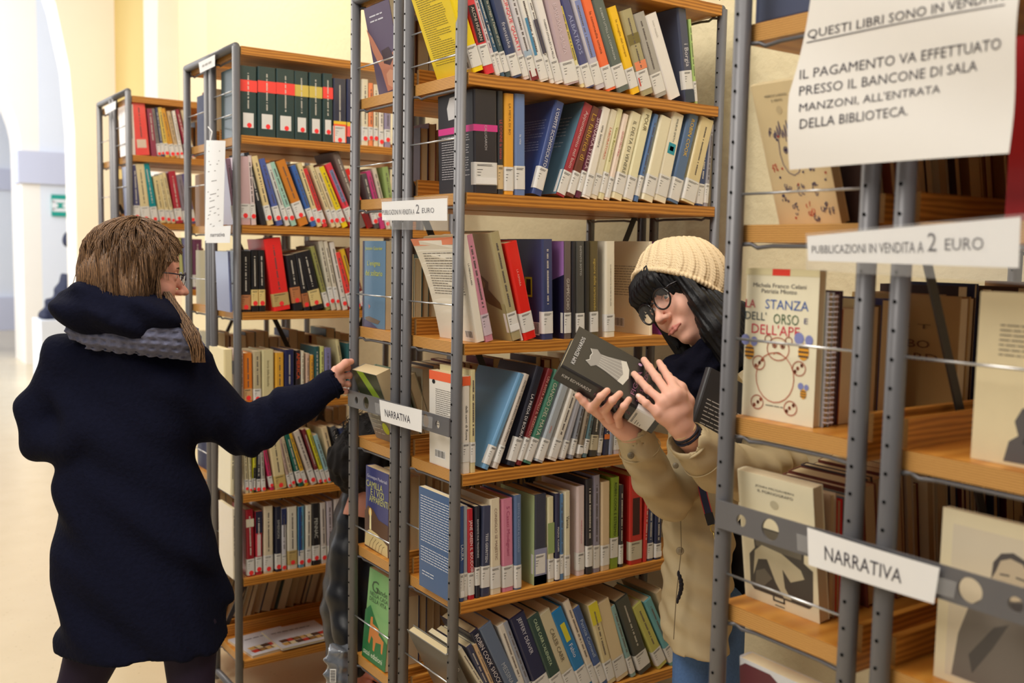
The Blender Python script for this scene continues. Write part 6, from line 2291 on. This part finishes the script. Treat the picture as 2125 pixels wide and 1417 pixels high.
def hand(parent, palm, fingers, thumb, wrist, skin, name='hand', k=.006, h=.0017, nails=()):
    allp = [p for p, r in palm] + [q[0] for f in fingers for q in f] + [q[0] for q in thumb] + [q[0] for q in wrist]
    lo, hi = world_box(allp, .045)
    F = Field(lo, hi, h)
    for f in fingers:
        F.chain([q[0] for q in f], [q[1] for q in f], k=.0035)
        for q in f[1:-1]:
            F.ell(q[0], (q[1] * 1.06,) * 3, k=.003)
    H = Field(lo, hi, h)
    for a, b_ in zip(palm, palm[1:]):
        H.cone(a[0], b_[0], a[1], b_[1], k=.012)
    H.chain([q[0] for q in wrist], [q[1] for q in wrist], k=.014)
    H.chain([q[0] for q in thumb], [q[1] for q in thumb], k=.008)
    kk = .009
    e = np.maximum(kk - np.abs(F.V - H.V), 0) / kk
    F.V = np.minimum(F.V, H.V) - e * e * kk * .25
    o = F.build(name, skin, parent)
    for (c, d, up, w, l) in nails:
        c, d, up = Vector(c), Vector(d).normalized(), Vector(up).normalized()
        sd = d.cross(up).normalized()
        up = sd.cross(d)
        mb = MB()
        vs = []
        for j in range(6):
            for i in range(7):
                a = (i / 6 - .5) * 1.7
                t = j / 5
                ww = w * (1 if t < .75 else math.sqrt(max(0, 1 - ((t - .75) / .27) ** 2)) * .9 + .1)
                vs.append(c + d * (l * (t - .5)) + sd * (ww * math.sin(a) * .75) + up * (ww * (math.cos(a) - .75) * .75))
        mb.add(vs, [(j * 7 + i, j * 7 + i + 1, (j + 1) * 7 + i + 1, (j + 1) * 7 + i) for j in range(5) for i in range(6)])
        wpart(mb, 'fingernail', mat((252, 216, 206), .2, .6, .02, name='nail'), o, True)
    return o


TC = P0 + nB * TH + hB * HT     # on the front cover plane
cp = lambda u, v, off: on_plane(u, v, TC, nB, off)
sp = lambda u, v, off: on_plane(u, v, Dp, -wB, off)


def zof(p):
    return (Vector(p) - CAM).dot(cf)


# lower hand, fingers curling over the spine
fl = []
nl = []
for (tip, mid, kn, base, r) in (((1260, 811), (1247, 823), (1233, 842), (1247, 861), .0082), ((1286, 817), (1271, 831), (1256, 851), (1266, 871), .0083), ((1305, 829), (1295, 843), (1282, 864), (1286, 881), .0076)):
    a = cp(tip[0], tip[1], .006)
    b_ = cp(mid[0], mid[1], .010)
    zk = zof(sp(kn[0], kn[1], .012))
    c = az(kn[0], kn[1], zk)
    d = az(base[0], base[1], zk + .018)
    fl.append([(a, r * .88), (b_, r * .98), (c, r * 1.08), (d, r * 1.15)])
    dr = (Vector(a) - Vector(b_)).normalized()
    upn = (CAM - Vector(a)).normalized()
    nl.append((Vector(a) + upn * (r * .88 + .0014) + dr * .0015, dr, upn, r * .86, .0115))
zk = zof(sp(1224, 846, .010))
fl.append([(az(1200, 821, zk - .006), .0074), (az(1211, 833, zk - .002), .0080), (az(1225, 847, zk), .0088), (az(1246, 862, zk + .02), .0098)])
zp = zk + .035
palm = [(az(1250, 860, zp), .014), (az(1268, 872, zp + .003), .017), (az(1286, 884, zp + .006), .018), (az(1300, 888, zp + .01), .020)]
wr = [(az(1284, 876, zp + .006), .020), (az(1300, 890, zp + .012), .022), (az(1312, 902, zp + .02), .0235), (az(1325, 935, zp + .05), .026)]
th = [(az(1300, 880, zp + .03), .014), (az(1288, 845, zp + .065), .012), (az(1268, 815, zp + .085), .0105)]
hand(girl, palm, fl, th, wr, SK, nails=nl)

# upper hand, back of the hand towards us, fingertips resting on the cover
fl = []
nl = []
zw = zof(cp(1370, 820, .0))
for (tip, d1, pip, mcp, r, zm) in (((1325, 822), (1332, 829), (1341, 837), (1362, 856), .0072, .018), ((1316, 776), (1327, 788), (1345, 808), (1374, 832), .0080, .012), ((1336.5, 747), (1347, 762), (1363, 784), (1390, 822), .0086, .006), ((1368, 752), (1375, 764), (1386, 781), (1405, 815), .0084, .004)):
    zt = zof(cp(tip[0], tip[1], .008))
    zm_ = zof(cp(1385, 840, .03)) + .0
    a = az(tip[0], tip[1], zt)
    b_ = az(d1[0], d1[1], zt + (zm_ - zt) * .25 - .004)
    c = az(pip[0], pip[1], zt + (zm_ - zt) * .5 - .010)
    d = az(mcp[0], mcp[1], zm_ - .004)
    fl.append([(a, r * .86), (b_, r * .96), (c, r * 1.07), (d, r * 1.16)])
    dr = (a - b_).normalized()
    upn = (CAM - a).normalized()
    nl.append((a + upn * (r * .86 + .0014) + dr * .001, dr, upn, r * .84, .0115))
zm_ = zof(cp(1385, 840, .03))
palm = [(az(1368, 856, zm_ + .004), .014), (az(1380, 840, zm_ + .004), .016), (az(1396, 826, zm_ + .004), .017), (az(1409, 822, zm_ + .008), .0155), (az(1414, 850, zm_ + .014), .019), (az(1392, 860, zm_ + .010), .019), (az(1378, 862, zm_ + .010), .016), (az(1402, 878, zm_ + .018), .020)]
wr = [(az(1398, 862, zm_ + .012), .022), (az(1414, 885, zm_ + .022), .023), (az(1428, 905, zm_ + .034), .025), (az(1446, 930, zm_ + .055), .026)]
th = [(az(1424, 862, zm_ + .024), .014), (az(1428, 832, zm_ + .030), .0125), (az(1413, 804, zm_ + .030), .0108), (az(1399, 791, zm_ + .040), .0090)]
hand(girl, palm, fl, th, wr, SK, nails=nl)
# hair ties round the wrist
for (t0, r, c) in ((.0, .0275, (22, 20, 30)), (.008, .0285, (24, 24, 44)), (-.008, .0262, (206, 190, 130))):
    c0, c1 = az(1414, 885, zm_ + .022), az(1428, 905, zm_ + .034)
    d = (c1 - c0).normalized()
    m0 = c0.lerp(c1, .62) + d * t0
    a1 = d.orthogonal().normalized()
    a2 = d.cross(a1)
    mb = MB().tube([m0 + (a1 * math.cos(2 * PI * k / 26) + a2 * math.sin(2 * PI * k / 26)) * (r + .001 * math.sin(k)) for k in range(27)], .0034 if c[0] < 100 else .001, 7, cap=False)
    wpart(mb, 'hair_tie' if c[0] < 100 else 'thread_bracelet', mat(c, .8), girl, True)

# grey book held under the arm
q0 = az(1437, 842, 2.20)
ub = (az(1462, 762, 2.22) - q0).normalized()
rb = (az(1500, 790, 2.24) - az(1462, 762, 2.22)).normalized()
rb = (rb - ub * rb.dot(ub)).normalized()
tb_ = rb.cross(ub)          # towards the viewer
bk = Book((0, 0, 0), .02, .205, .14, 0, -1, (58, 58, 60), 'dark grey book held under the arm of the girl in the beanie', hard=True, coat=.2)
# cover facing us: local +x (thickness) away from the viewer, local y to the right, z up
Pb = az(1462, 762, 2.22) - ub * .205
bk.root.location = Pb
xb = rb.cross(ub)
bk.root.rotation_euler = Matrix(((xb.x, rb.x, ub.x), (xb.y, rb.y, ub.y), (xb.z, rb.z, ub.z))).to_euler()
bk.lines('r', .12, .28, .95, .68, 9, (190, 186, 180), 77)

# camera strap with brass clip
st_ = thing('strap', 'navy strap with red edges and a brass clip hanging at the girl\'s side', 'strap', tuple(az(1478, 1085, 2.30)))
pa = [az(1456, 1008, 2.325), az(1462, 1035, 2.315), az(1470, 1065, 2.31), az(1477, 1088, 2.31)]


def ribbon(pa, w, mats, name, parent, th=.0012, off=0):
    mb = MB()
    for i in range(len(pa) - 1):
        a, b_ = Vector(pa[i]), Vector(pa[i + 1])
        d = (b_ - a).normalized()
        n = (CAM - a).normalized()
        s_ = d.cross(n).normalized()
        mb.obox((a + b_) / 2 + s_ * off, s_ * w, n * th, (b_ - a) * .52)
    return wpart(mb, name, mats, parent)


ribbon(pa, .0095, mat((30, 36, 66), .7), 'webbing', st_)
ribbon(pa, .0009, mat((190, 50, 56), .7), 'edge_stitching', st_, .0016, .0085)
ribbon(pa, .0009, mat((190, 50, 56), .7), 'edge_stitching', st_, .0016, -.0085)
ribbon(pa[2:], .0098, mat((22, 22, 28), .5), 'leather_end', st_, .0018)
p = az(1480, 1096, 2.31)
mb = MB().tube([p + cr * (.006 * math.cos(2 * PI * k / 14)) + cu * (.009 * math.sin(2 * PI * k / 14)) for k in range(15)], .0014, 7, cap=False)
mb.tube([p - cu * .009, p - cu * .02 + cr * .003, p - cu * .032 + cr * .006], [.002, .0026, .0012], 7)
wpart(mb, 'clip', M_BRASS, st_, True)
# dark shape added for the shadow seen past the near post
bg = thing('bag', 'dark shape added for the shadow behind the near post, beside the parka', 'bag', tuple(az(1552, 1240, 2.5)))
F = Field(*[list(q) for q in world_box([az(1560, 1150, 2.52), az(1560, 1230, 2.52)], .16)], .006)
F.ell(az(1560, 1160, 2.52), (.07, .05, .12), ax=(sxh, sdh, Vector((0, 0, 1))), k=.02)
F.warp(fold_fn(.003, ((60, 40, 50, 1), (-30, 50, 80, 1))))
F.build('bag_body', mat((26, 28, 40), .6, .4, .2, 30), bg)

# ---------------------------------------------------------------- the woman in the dark coat
wo = az(290, 1000, 2.62)
wom = thing('person', 'woman with brown hair in a long dark navy coat, seen from behind, reaching out', 'person', (wo.x, wo.y, FLOOR))
SK2 = m_skin((230, 166, 146))
fw = Fr(az(364, 572, 2.60), (.96, -.13, -.13), (.12, .99, -.02))
head_mesh(fw, wom, SK2, h=.0026)
for q in (-1, 1):
    eye_mesh(fw, wom, q, (60, 46, 36), look=(.95, 0, -.2))
lips_mesh(fw, wom, (196, 108, 100))
mb = MB()
for q in (-1, 1):
    mb.tube([fw.p(.0035, q * .014, .0155), fw.p(.0025, q * .026, .0200), fw.p(-.006, q * .042, .018)], [.0020, .0022, .0012], 6)
wpart(mb, 'eyebrows', mat((84, 58, 40), .8), wom, True)
mb = MB()
for q in (-1, 1):
    ring = [fw.p(.018, q * .034 + .024 * math.cos(2 * PI * i / 24), -.006 + .017 * math.sin(2 * PI * i / 24)) for i in range(25)]
    mb.tube(ring[:14], .0018, 7)
    mb.tube(ring[13:], .0007, 6)
    mb.tube([fw.p(.015, q * .058, .003), fw.p(-.02, q * .072, .003), fw.p(-.09, q * .077, .0)], .0017, 7)
mb.tube([fw.p(.018, -.010, 0), fw.p(.020, 0, .002), fw.p(.018, .010, 0)], .0013, 6)
gw = wpart(mb, 'glasses', mat((30, 28, 50), .25), wom, True)
for q in (-1, 1):
    lb = MB().add([fw.p(.0175, q * .034 + .023 * math.cos(PI * k / 12), -.006 + .016 * math.sin(PI * k / 12)) for k in range(24)], [tuple(range(24))])
    wpart(lb, 'lens', bpy.data.materials['lens_glass'], gw)


def hairmat(name, c1, c2):
    m = stripes(name, c1, c2, 'X', 30, .55, noise=7.0, det=4, coordscale=(3, 3, .8))
    return m


M_BRN = hairmat('brown_hair', (140, 104, 70), (74, 52, 36))
F = Field((-.26, -.14, -.22), (.05, .14, .15), .0035)
F.ell((-.100, 0, .030), (.108, .090, .094), k=.01)
F.ell((-.150, 0, -.02), (.088, .095, .10), k=.03)
F.ell((-.110, -.050, -.05), (.062, .050, .085), k=.03)
F.ell((-.110, .050, -.05), (.062, .050, .085), k=.03)
F.ell((.050, 0, -.045), (.102, .16, .116), k=.012, op='d')
F.warp(lambda X, Y, Z: .005 * np.sin(60 * Y + 30 * X + 25 * Z) * np.cos(40 * X - 20 * Z) + .0016 * np.sin(np.arctan2(Y, X + .1) * 60 + 20 * Z))
F.build('hair', M_BRN, wom, fw.tf)
rnd = random.Random(21)
P = []
for k in range(1100):
    a = rnd.uniform(-PI, PI)
    path = []
    ph = round(a * 7) * 1.7 + rnd.uniform(-.5, .5)
    am = rnd.uniform(.005, .012)
    off = rnd.uniform(-.004, .007)
    for i in range(12):
        t = i / 11
        el = PI / 2 - t * 2.1
        x = -.105 + (.116 + off) * math.cos(max(el, -.1)) * math.cos(a)
        y = (.098 + off) * math.cos(max(el, -.1)) * math.sin(a)
        z = .034 + (.094 + off) * math.sin(max(el, 0)) - (.13 * (t - .72) / .28 if t > .72 else 0)
        if (((x - .05) / .100) ** 2 + (y / .16) ** 2 + ((z + .045) / .114) ** 2) < 1.04:
            break
        am2 = am * (.4 + 1.2 * t)
        path.append(fw.p(x + am2 * math.cos(ph + 11 * t) * .8, y + am2 * math.sin(ph + 11 * t), z + am * .5 * math.cos(ph + 9 * t)))
    if len(path) > 4:
        P.append(path)
o_ = strands('hair_strands', M_BRN, wom, P, .0012, 3)
o_['kind'] = 'stuff'
P = []
for k in range(220):
    o_ = rnd.uniform(-13, 15)
    z_ = rnd.uniform(-.035, .035)
    ph = rnd.uniform(0, 6)
    P.append([az(345 + o_ * .5, 605, 2.55 + z_), az(360 + o_ * .8, 632, 2.54 + z_), az(380 + o_, 662, 2.52 + z_), az(396 + o_ + 4 * math.sin(ph), 692, 2.50 + z_), az(408 + o_ * .8 + 5 * math.sin(ph + 1), 722, 2.50 + z_), az(412 + o_ * .6 + 6 * math.sin(ph + 2), 752, 2.51 + z_)])
o_ = strands('hair_lock', M_BRN, wom, P, .0014, 4)
o_['kind'] = 'stuff'

M_COAT = mat((14, 16, 34), .92, .12, .25, 90, .7, name='dark_navy_wool')
tw = rows_px([(672, 190, 385, 2.60, .07), (700, 148, 402, 2.61, .085), (735, 118, 416, 2.62, .10), (800, 112, 418, 2.62, .125), (880, 122, 408, 2.62, .135), (960, 124, 404, 2.62, .135), (1040, 123, 420, 2.62, .14), (1120, 122, 442, 2.62, .145), (1200, 124, 456, 2.62, .15), (1290, 132, 465, 2.62, .155), (1326, 140, 466, 2.62, .155)], 2.62, .13)
la = [az(140, 760, 2.60), az(92, 850, 2.60), az(84, 915, 2.59), az(150, 918, 2.52)]
ra = [az(380, 790, 2.62), az(440, 850, 2.66), az(512, 893, 2.71), az(600, 848, 2.76), az(690, 799, 2.81)]
lo, hi = world_box([(q[1][0], q[1][1], q[0]) for q in tw] + la + ra, .17)
F = Field(lo, hi, .0075)
F.loft(tw, sxh, sdh, k=.03)
F.chain(la, [.075, .058, .052, .046], k=.03)
F.chain(ra, [.088, .074, .062, .056, .038], k=.035)
F.warp(fold_fn(.0042, ((24, 10, 30, 1), (-14, 30, -26, 1), (30, -20, 50, .7))))
F.warp(lambda X, Y, Z: .005 * np.sin(110 * (X * sxh.x + Y * sxh.y) + 40 * Z) * np.exp(-(((X * sxh.x + Y * sxh.y) - (ra[2].x * sxh.x + ra[2].y * sxh.y)) / .09) ** 2))
F.warp(lambda X, Y, Z: .006 * np.sin(16 * (X + Y) + 2 * Z) * np.clip((1.1 - Z) * 2, 0, 1))
d = ra[-1] - ra[-2]
F.cone(ra[-1] - d.normalized() * .005, ra[-1] + d.normalized() * .06, .030, .036, k=.006, op='d')
F.build('coat', M_COAT, wom)
# back seam, cuff strap
mb = MB()
for (u0, v0, u1, v1) in ((290, 740, 284, 1000),):
    pass
# hood and scarf
F = Field(*world_box([az(130, 640, 2.50), az(196, 640, 2.50), az(262, 652, 2.49), az(345, 660, 2.50)], .13), .0055)
ax3 = (sxh, sdh, Vector((0, 0, 1)))
F.ell(az(196, 640, 2.50), (.098, .085, .066), ax=ax3, k=.03)
F.ell(az(262, 652, 2.49), (.085, .080, .052), ax=ax3, k=.04)
F.ell(az(325, 660, 2.50), (.060, .075, .044), ax=ax3, k=.04)
F.cone(az(150, 640, 2.51), az(210, 612, 2.50), .036, .034, k=.03)
F.warp(lambda X, Y, Z: .005 * np.sin(80 * Z + 45 * X + 20 * Y) + .006 * np.sin(38 * X - 30 * Y + 50 * Z))
F.cone(az(262, 600, 2.42), az(232, 665, 2.40), .006, .004, k=.02, op='d')
F.build('hood', M_COAT, wom)
KN = mat((104, 106, 128), .95, .15, .45, 70, .6, name='grey_knit')
F = Field(*world_box([az(158, 684, 2.53), az(255, 697, 2.50), az(315, 693, 2.50), az(398, 724, 2.54), az(345, 672, 2.53)], .08), .0042)
sc_ = [az(158, 684, 2.53), az(200, 696, 2.51), az(255, 697, 2.50), az(315, 693, 2.50), az(365, 702, 2.52), az(398, 724, 2.54)]
F.chain(sc_, [.026, .030, .036, .048, .044, .030], k=.03)
F.chain([az(300, 672, 2.52), az(345, 672, 2.53), az(385, 700, 2.55)], [.030, .034, .03], k=.03)


def knit(X, Y, Z):
    s_ = (X * sxh.x + Y * sxh.y)
    return .0052 * np.sin(Z * 330 + 30 * s_) * (.45 + .55 * np.sin(s_ * 240 + 1.5 * np.sin(Z * 165)))


F.warp(knit)
F.build('scarf', KN, wom)
# legs in dark tights
M_TI = mat((34, 22, 44), .7, .3, .12, 30, .1, name='dark_tights')
zt = az(290, 1310, 2.62).z
l1 = [az(205, 1300, 2.62), az(186, 1380, 2.60), None, None]
h1, h2 = az(214, 1300, 2.66), az(392, 1300, 2.60)
k1, k2 = az(160, 1440, 2.62), az(398, 1440, 2.58)
f1 = Vector((k1.x, k1.y, FLOOR + .09)) - sxh * .08
f2 = Vector((k2.x, k2.y, FLOOR + .09)) + sxh * .04
lo, hi = world_box([h1, h2, k1, k2, f1, f2], .12)
F = Field(lo, hi, .008)
F.chain([h1, k1, f1], [.084, .055, .036], k=.012)
F.chain([h2, k2, f2], [.074, .056, .036], k=.012)
F.build('legs', M_TI, wom)
F = Field(*world_box([f1, f2, f1 - Vector((0, 0, .09))], .20), .007)
for f_ in (f1, f2):
    c = Vector((f_.x, f_.y, FLOOR + .038))
    F.cone(c, c + sxh * .07 + sdh * .13, .038, .030, k=.01)
    F.cone(c, f_, .042, .042, k=.01)
F.half((0, 0, FLOOR + .002), (0, 0, -1))
F.build('boots', mat((26, 24, 28), .5), wom)
# her reaching hand
fl = []
nl = []
for (mid, pip, tip, r) in (((707, 766), (722, 763), (735, 766), .0086), ((709, 781), (725, 779), (737, 782), .0088), ((707, 796), (722, 797), (733, 799), .0084), ((703, 809), (716, 812), (727, 812), .0076)):
    fl.append([(az(*tip, 2.875), r * .86), (az(*pip, 2.845), r * 1.0), (az(*mid, 2.825), r * 1.12), (az(mid[0] - 10, mid[1], 2.825), r * 1.2)])
palm = [(az(696, 775, 2.825), .016), (az(698, 790, 2.825), .017), (az(692, 806, 2.825), .015), (az(684, 792, 2.82), .018)]
wr = [(az(690, 792, 2.82), .021), (az(678, 802, 2.815), .022), (az(660, 812, 2.80), .024)]
th = [(az(696, 780, 2.815), .013), (az(705, 764, 2.81), .0112), (az(717, 753, 2.815), .0100), (az(729, 750, 2.83), .0086)]
hand(wom, palm, fl, th, wr, m_skin((236, 172, 150)), k=.006, h=.0022)
mb = MB()
c0, c1 = ra[-1], ra[-2]
d = (c0 - c1).normalized()
a1 = d.orthogonal().normalized()
a2 = d.cross(a1)
mb.tube([c0 - d * .002 + (a1 * math.cos(2 * PI * k / 26) + a2 * math.sin(2 * PI * k / 26)) * .0385 for k in range(27)], .004, 7, cap=False)
wpart(mb, 'cuff', M_COAT, wom, True)

# ---------------------------------------------------------------- crouching person in a black leather jacket
po = az(740, 1250, 3.25)
per = thing('person', 'crouching person with curly dark hair in a black jacket, behind the middle bookcase', 'person', (po.x, po.y, FLOOR))
fp = Fr(az(836, 958, 3.22), (.92, -.2, -.3), (-.05, .97, 0))
head_mesh(fp, per, m_skin((206, 140, 116)), h=.004)
F = Field((-.26, -.17, -.20), (.08, .17, .18), .005)
F.ell((-.095, 0, .035), (.112, .098, .10), k=.01)
F.ell((-.14, 0, -.03), (.10, .11, .10), k=.03)
F.ell((.045, 0, -.045), (.08, .07, .08), k=.008, op='d')
F.warp(lambda X, Y, Z: .009 * np.sin(70 * X) * np.sin(75 * Y + 1) * np.sin(72 * Z + 2) + .005 * np.sin(150 * X + 3 * Z) * np.sin(140 * Y))
CH_ = mat((22, 18, 18), .8, .3, .3, 60, .5, name='curly_hair')
F.build('hair', CH_, per, fp.tf)
P = []
rnd = random.Random(5)
for k in range(240):
    th_, ph = rnd.uniform(0, 2.2), rnd.uniform(0, 2 * PI)
    d = Vector((math.sin(th_) * math.cos(ph), math.sin(th_) * math.sin(ph), math.cos(th_)))
    if d.x > .5 and d.z < .3:
        continue
    c = Vector((-.105 + .13 * d.x, .115 * d.y, .02 + .115 * d.z))
    o1 = d.orthogonal().normalized()
    o2 = d.cross(o1)
    P.append([fp.p(*(c + (o1 * math.cos(q * 1.3 + ph) + o2 * math.sin(q * 1.3 + ph)) * .008 + d * (.003 * q - .006))) for q in range(7)])
strands('curls', CH_, per, P, .0016, 4)['kind'] = 'stuff'
M_LEA = mat((24, 26, 34), .42, .5, .25, 22, .45, name='black_leather')
tp = rows_px([(985, 740, 830, 3.28, .07), (1010, 716, 840, 3.28, .10), (1050, 698, 840, 3.28, .12), (1120, 686, 840, 3.28, .13), (1200, 674, 835, 3.28, .13), (1260, 667, 830, 3.28, .13), (1320, 676, 830, 3.28, .13), (1430, 690, 835, 3.28, .13), (1500, 690, 835, 3.28, .13)], 3.28, .12)
aa = [az(742, 1050, 3.20), az(722, 1150, 3.17), az(712, 1240, 3.15), az(722, 1310, 3.12), az(748, 1385, 3.10)]
lo, hi = world_box([(q[1][0], q[1][1], q[0]) for q in tp] + aa, .18)
F = Field(lo, hi, .007)
F.loft(tp, sxh, sdh, k=.03)
F.chain(aa, [.055, .056, .050, .046, .034], k=.02)
F.warp(lambda X, Y, Z: .0018 * np.sin(Z * 80 + 25 * X) + .0012 * np.sin(50 * X + 45 * Z + 30 * Y))
F.cone(az(742, 1004, 3.22), az(800, 992, 3.22), .05, .05, k=.02)
F.build('jacket', M_LEA, per)
lo, hi = world_box([Vector((po.x, po.y, FLOOR + .1)), Vector((po.x, po.y, .45))], .36)
F = Field(lo, hi, .010)
b0 = Vector((tp[-1][1][0], tp[-1][1][1], FLOOR + .26))
for q in (-1, 1):
    kn = b0 + sxh * .10 - sdh * .10 + sdh * (.12 * (q + 1)) + Vector((0, 0, .10))
    F.chain([b0 + sdh * .07 * q, kn, Vector((kn.x, kn.y, FLOOR + .05)) - sxh * .04], [.085, .060, .042], k=.02)
    F.cone(Vector((kn.x, kn.y, FLOOR + .032)) - sxh * .06, Vector((kn.x, kn.y, FLOOR + .028)) + sxh * .10, .032, .026, k=.01)
F.half((0, 0, FLOOR + .002), (0, 0, -1))
F.build('trousers', mat((34, 36, 48), .85), per)
fl = []
for i, (u, v) in enumerate(((790, 1400), (786, 1412), (778, 1424), (768, 1434))):
    fl.append([(az(u, v, 3.10), .0078), (az(u - 12, v - 8, 3.085), .0088), (az(u - 26, v - 12, 3.085), .0098), (az(u - 36, v - 14, 3.09), .010)])
palm = [(az(752, 1388, 3.095), .016), (az(750, 1400, 3.095), .018), (az(746, 1412, 3.095), .016)]
wr = [(az(748, 1396, 3.095), .019), (az(742, 1384, 3.10), .021), (az(738, 1370, 3.105), .022)]
th = [(az(756, 1386, 3.09), .012), (az(772, 1384, 3.08), .010), (az(786, 1388, 3.085), .009)]
hand(per, palm, fl, th, wr, m_skin((224, 150, 130)), h=.0026)
# clear plastic wrapped item by the crouching person
pb_ = thing('plastic_bag', 'crumpled clear plastic bag with a white barcode label, low by the crouching person', 'bag', tuple(az(700, 1450, 3.0)))
F = Field(*world_box([az(672, 1350, 3.0), az(735, 1500, 3.0)], .06), .005)
F.loft(rows_px([(1345, 676, 732), (1400, 672, 736), (1500, 668, 738)], 3.0, .03), sxh, sdh, k=.01)
F.warp(lambda X, Y, Z: .006 * np.sin(90 * X + 60 * Z) * np.sin(80 * Z - 50 * X))
F.build('bag_body', mat((104, 108, 116), .15, .7, .35, 40, .6, coat=.6, name='crumpled_film'), pb_)
mb = MB()
mb.obox(az(691, 1402, 2.955), sxh * .009, sdh * .001, Vector((0, 0, .02)))
lb_ = wpart(mb, 'barcode_label', M_PAPER, pb_)
mb = MB()
for k in range(8):
    mb.obox(az(691, 1402, 2.955) + Vector((0, 0, -.016 + k * .0045)) - sdh * .0015, sxh * .007, sdh * .0003, Vector((0, 0, .0012 if k % 2 else .0007)))
wpart(mb, 'bars', M_INK, lb_)

# ---------------------------------------------------------------- bronze bust by the far pier
bu = thing('bust', 'dark bronze bust on a white plinth in the bright hall', 'sculpture', (1.42, 10.9, FLOOR))
cb = az(168, 600, 12.2)
F = Field(*world_box([az(80, 470, 12.0), az(260, 670, 12.6)], .45), .018)
F.ell(az(150, 500, 12.3), (.125, .08, .085), ax=((Vector((.86, 0, -.5))), Vector((0, 1, 0)), Vector((.5, 0, .86))), k=.02)
F.ell(az(168, 500, 12.3), (.09, .09, .10), k=.06)
F.chain([az(172, 515, 12.3), az(166, 560, 12.3), az(168, 600, 12.3)], [.075, .10, .17], k=.06)
F.loft(rows_px([(570, 134, 206), (600, 116, 222), (630, 102, 236), (658, 86, 250)], 12.3, .22), (1, 0), (0, 1), k=.05)
F.warp(lambda X, Y, Z: .02 * np.sin(24 * X + 14 * Z) * np.sin(18 * Z - 9 * X))
F.build('bust_body', mat((30, 34, 58), .6, .3, .15, 6, .4, 0, name='dark_bronze'), bu)
pz = az(168, 660, 12.3)
bm = MB().box((pz.x - .50, pz.y - .3, FLOOR), (pz.x + .50, pz.y + .3, pz.z))
wpart(bm, 'plinth', M_WHITE, bu)
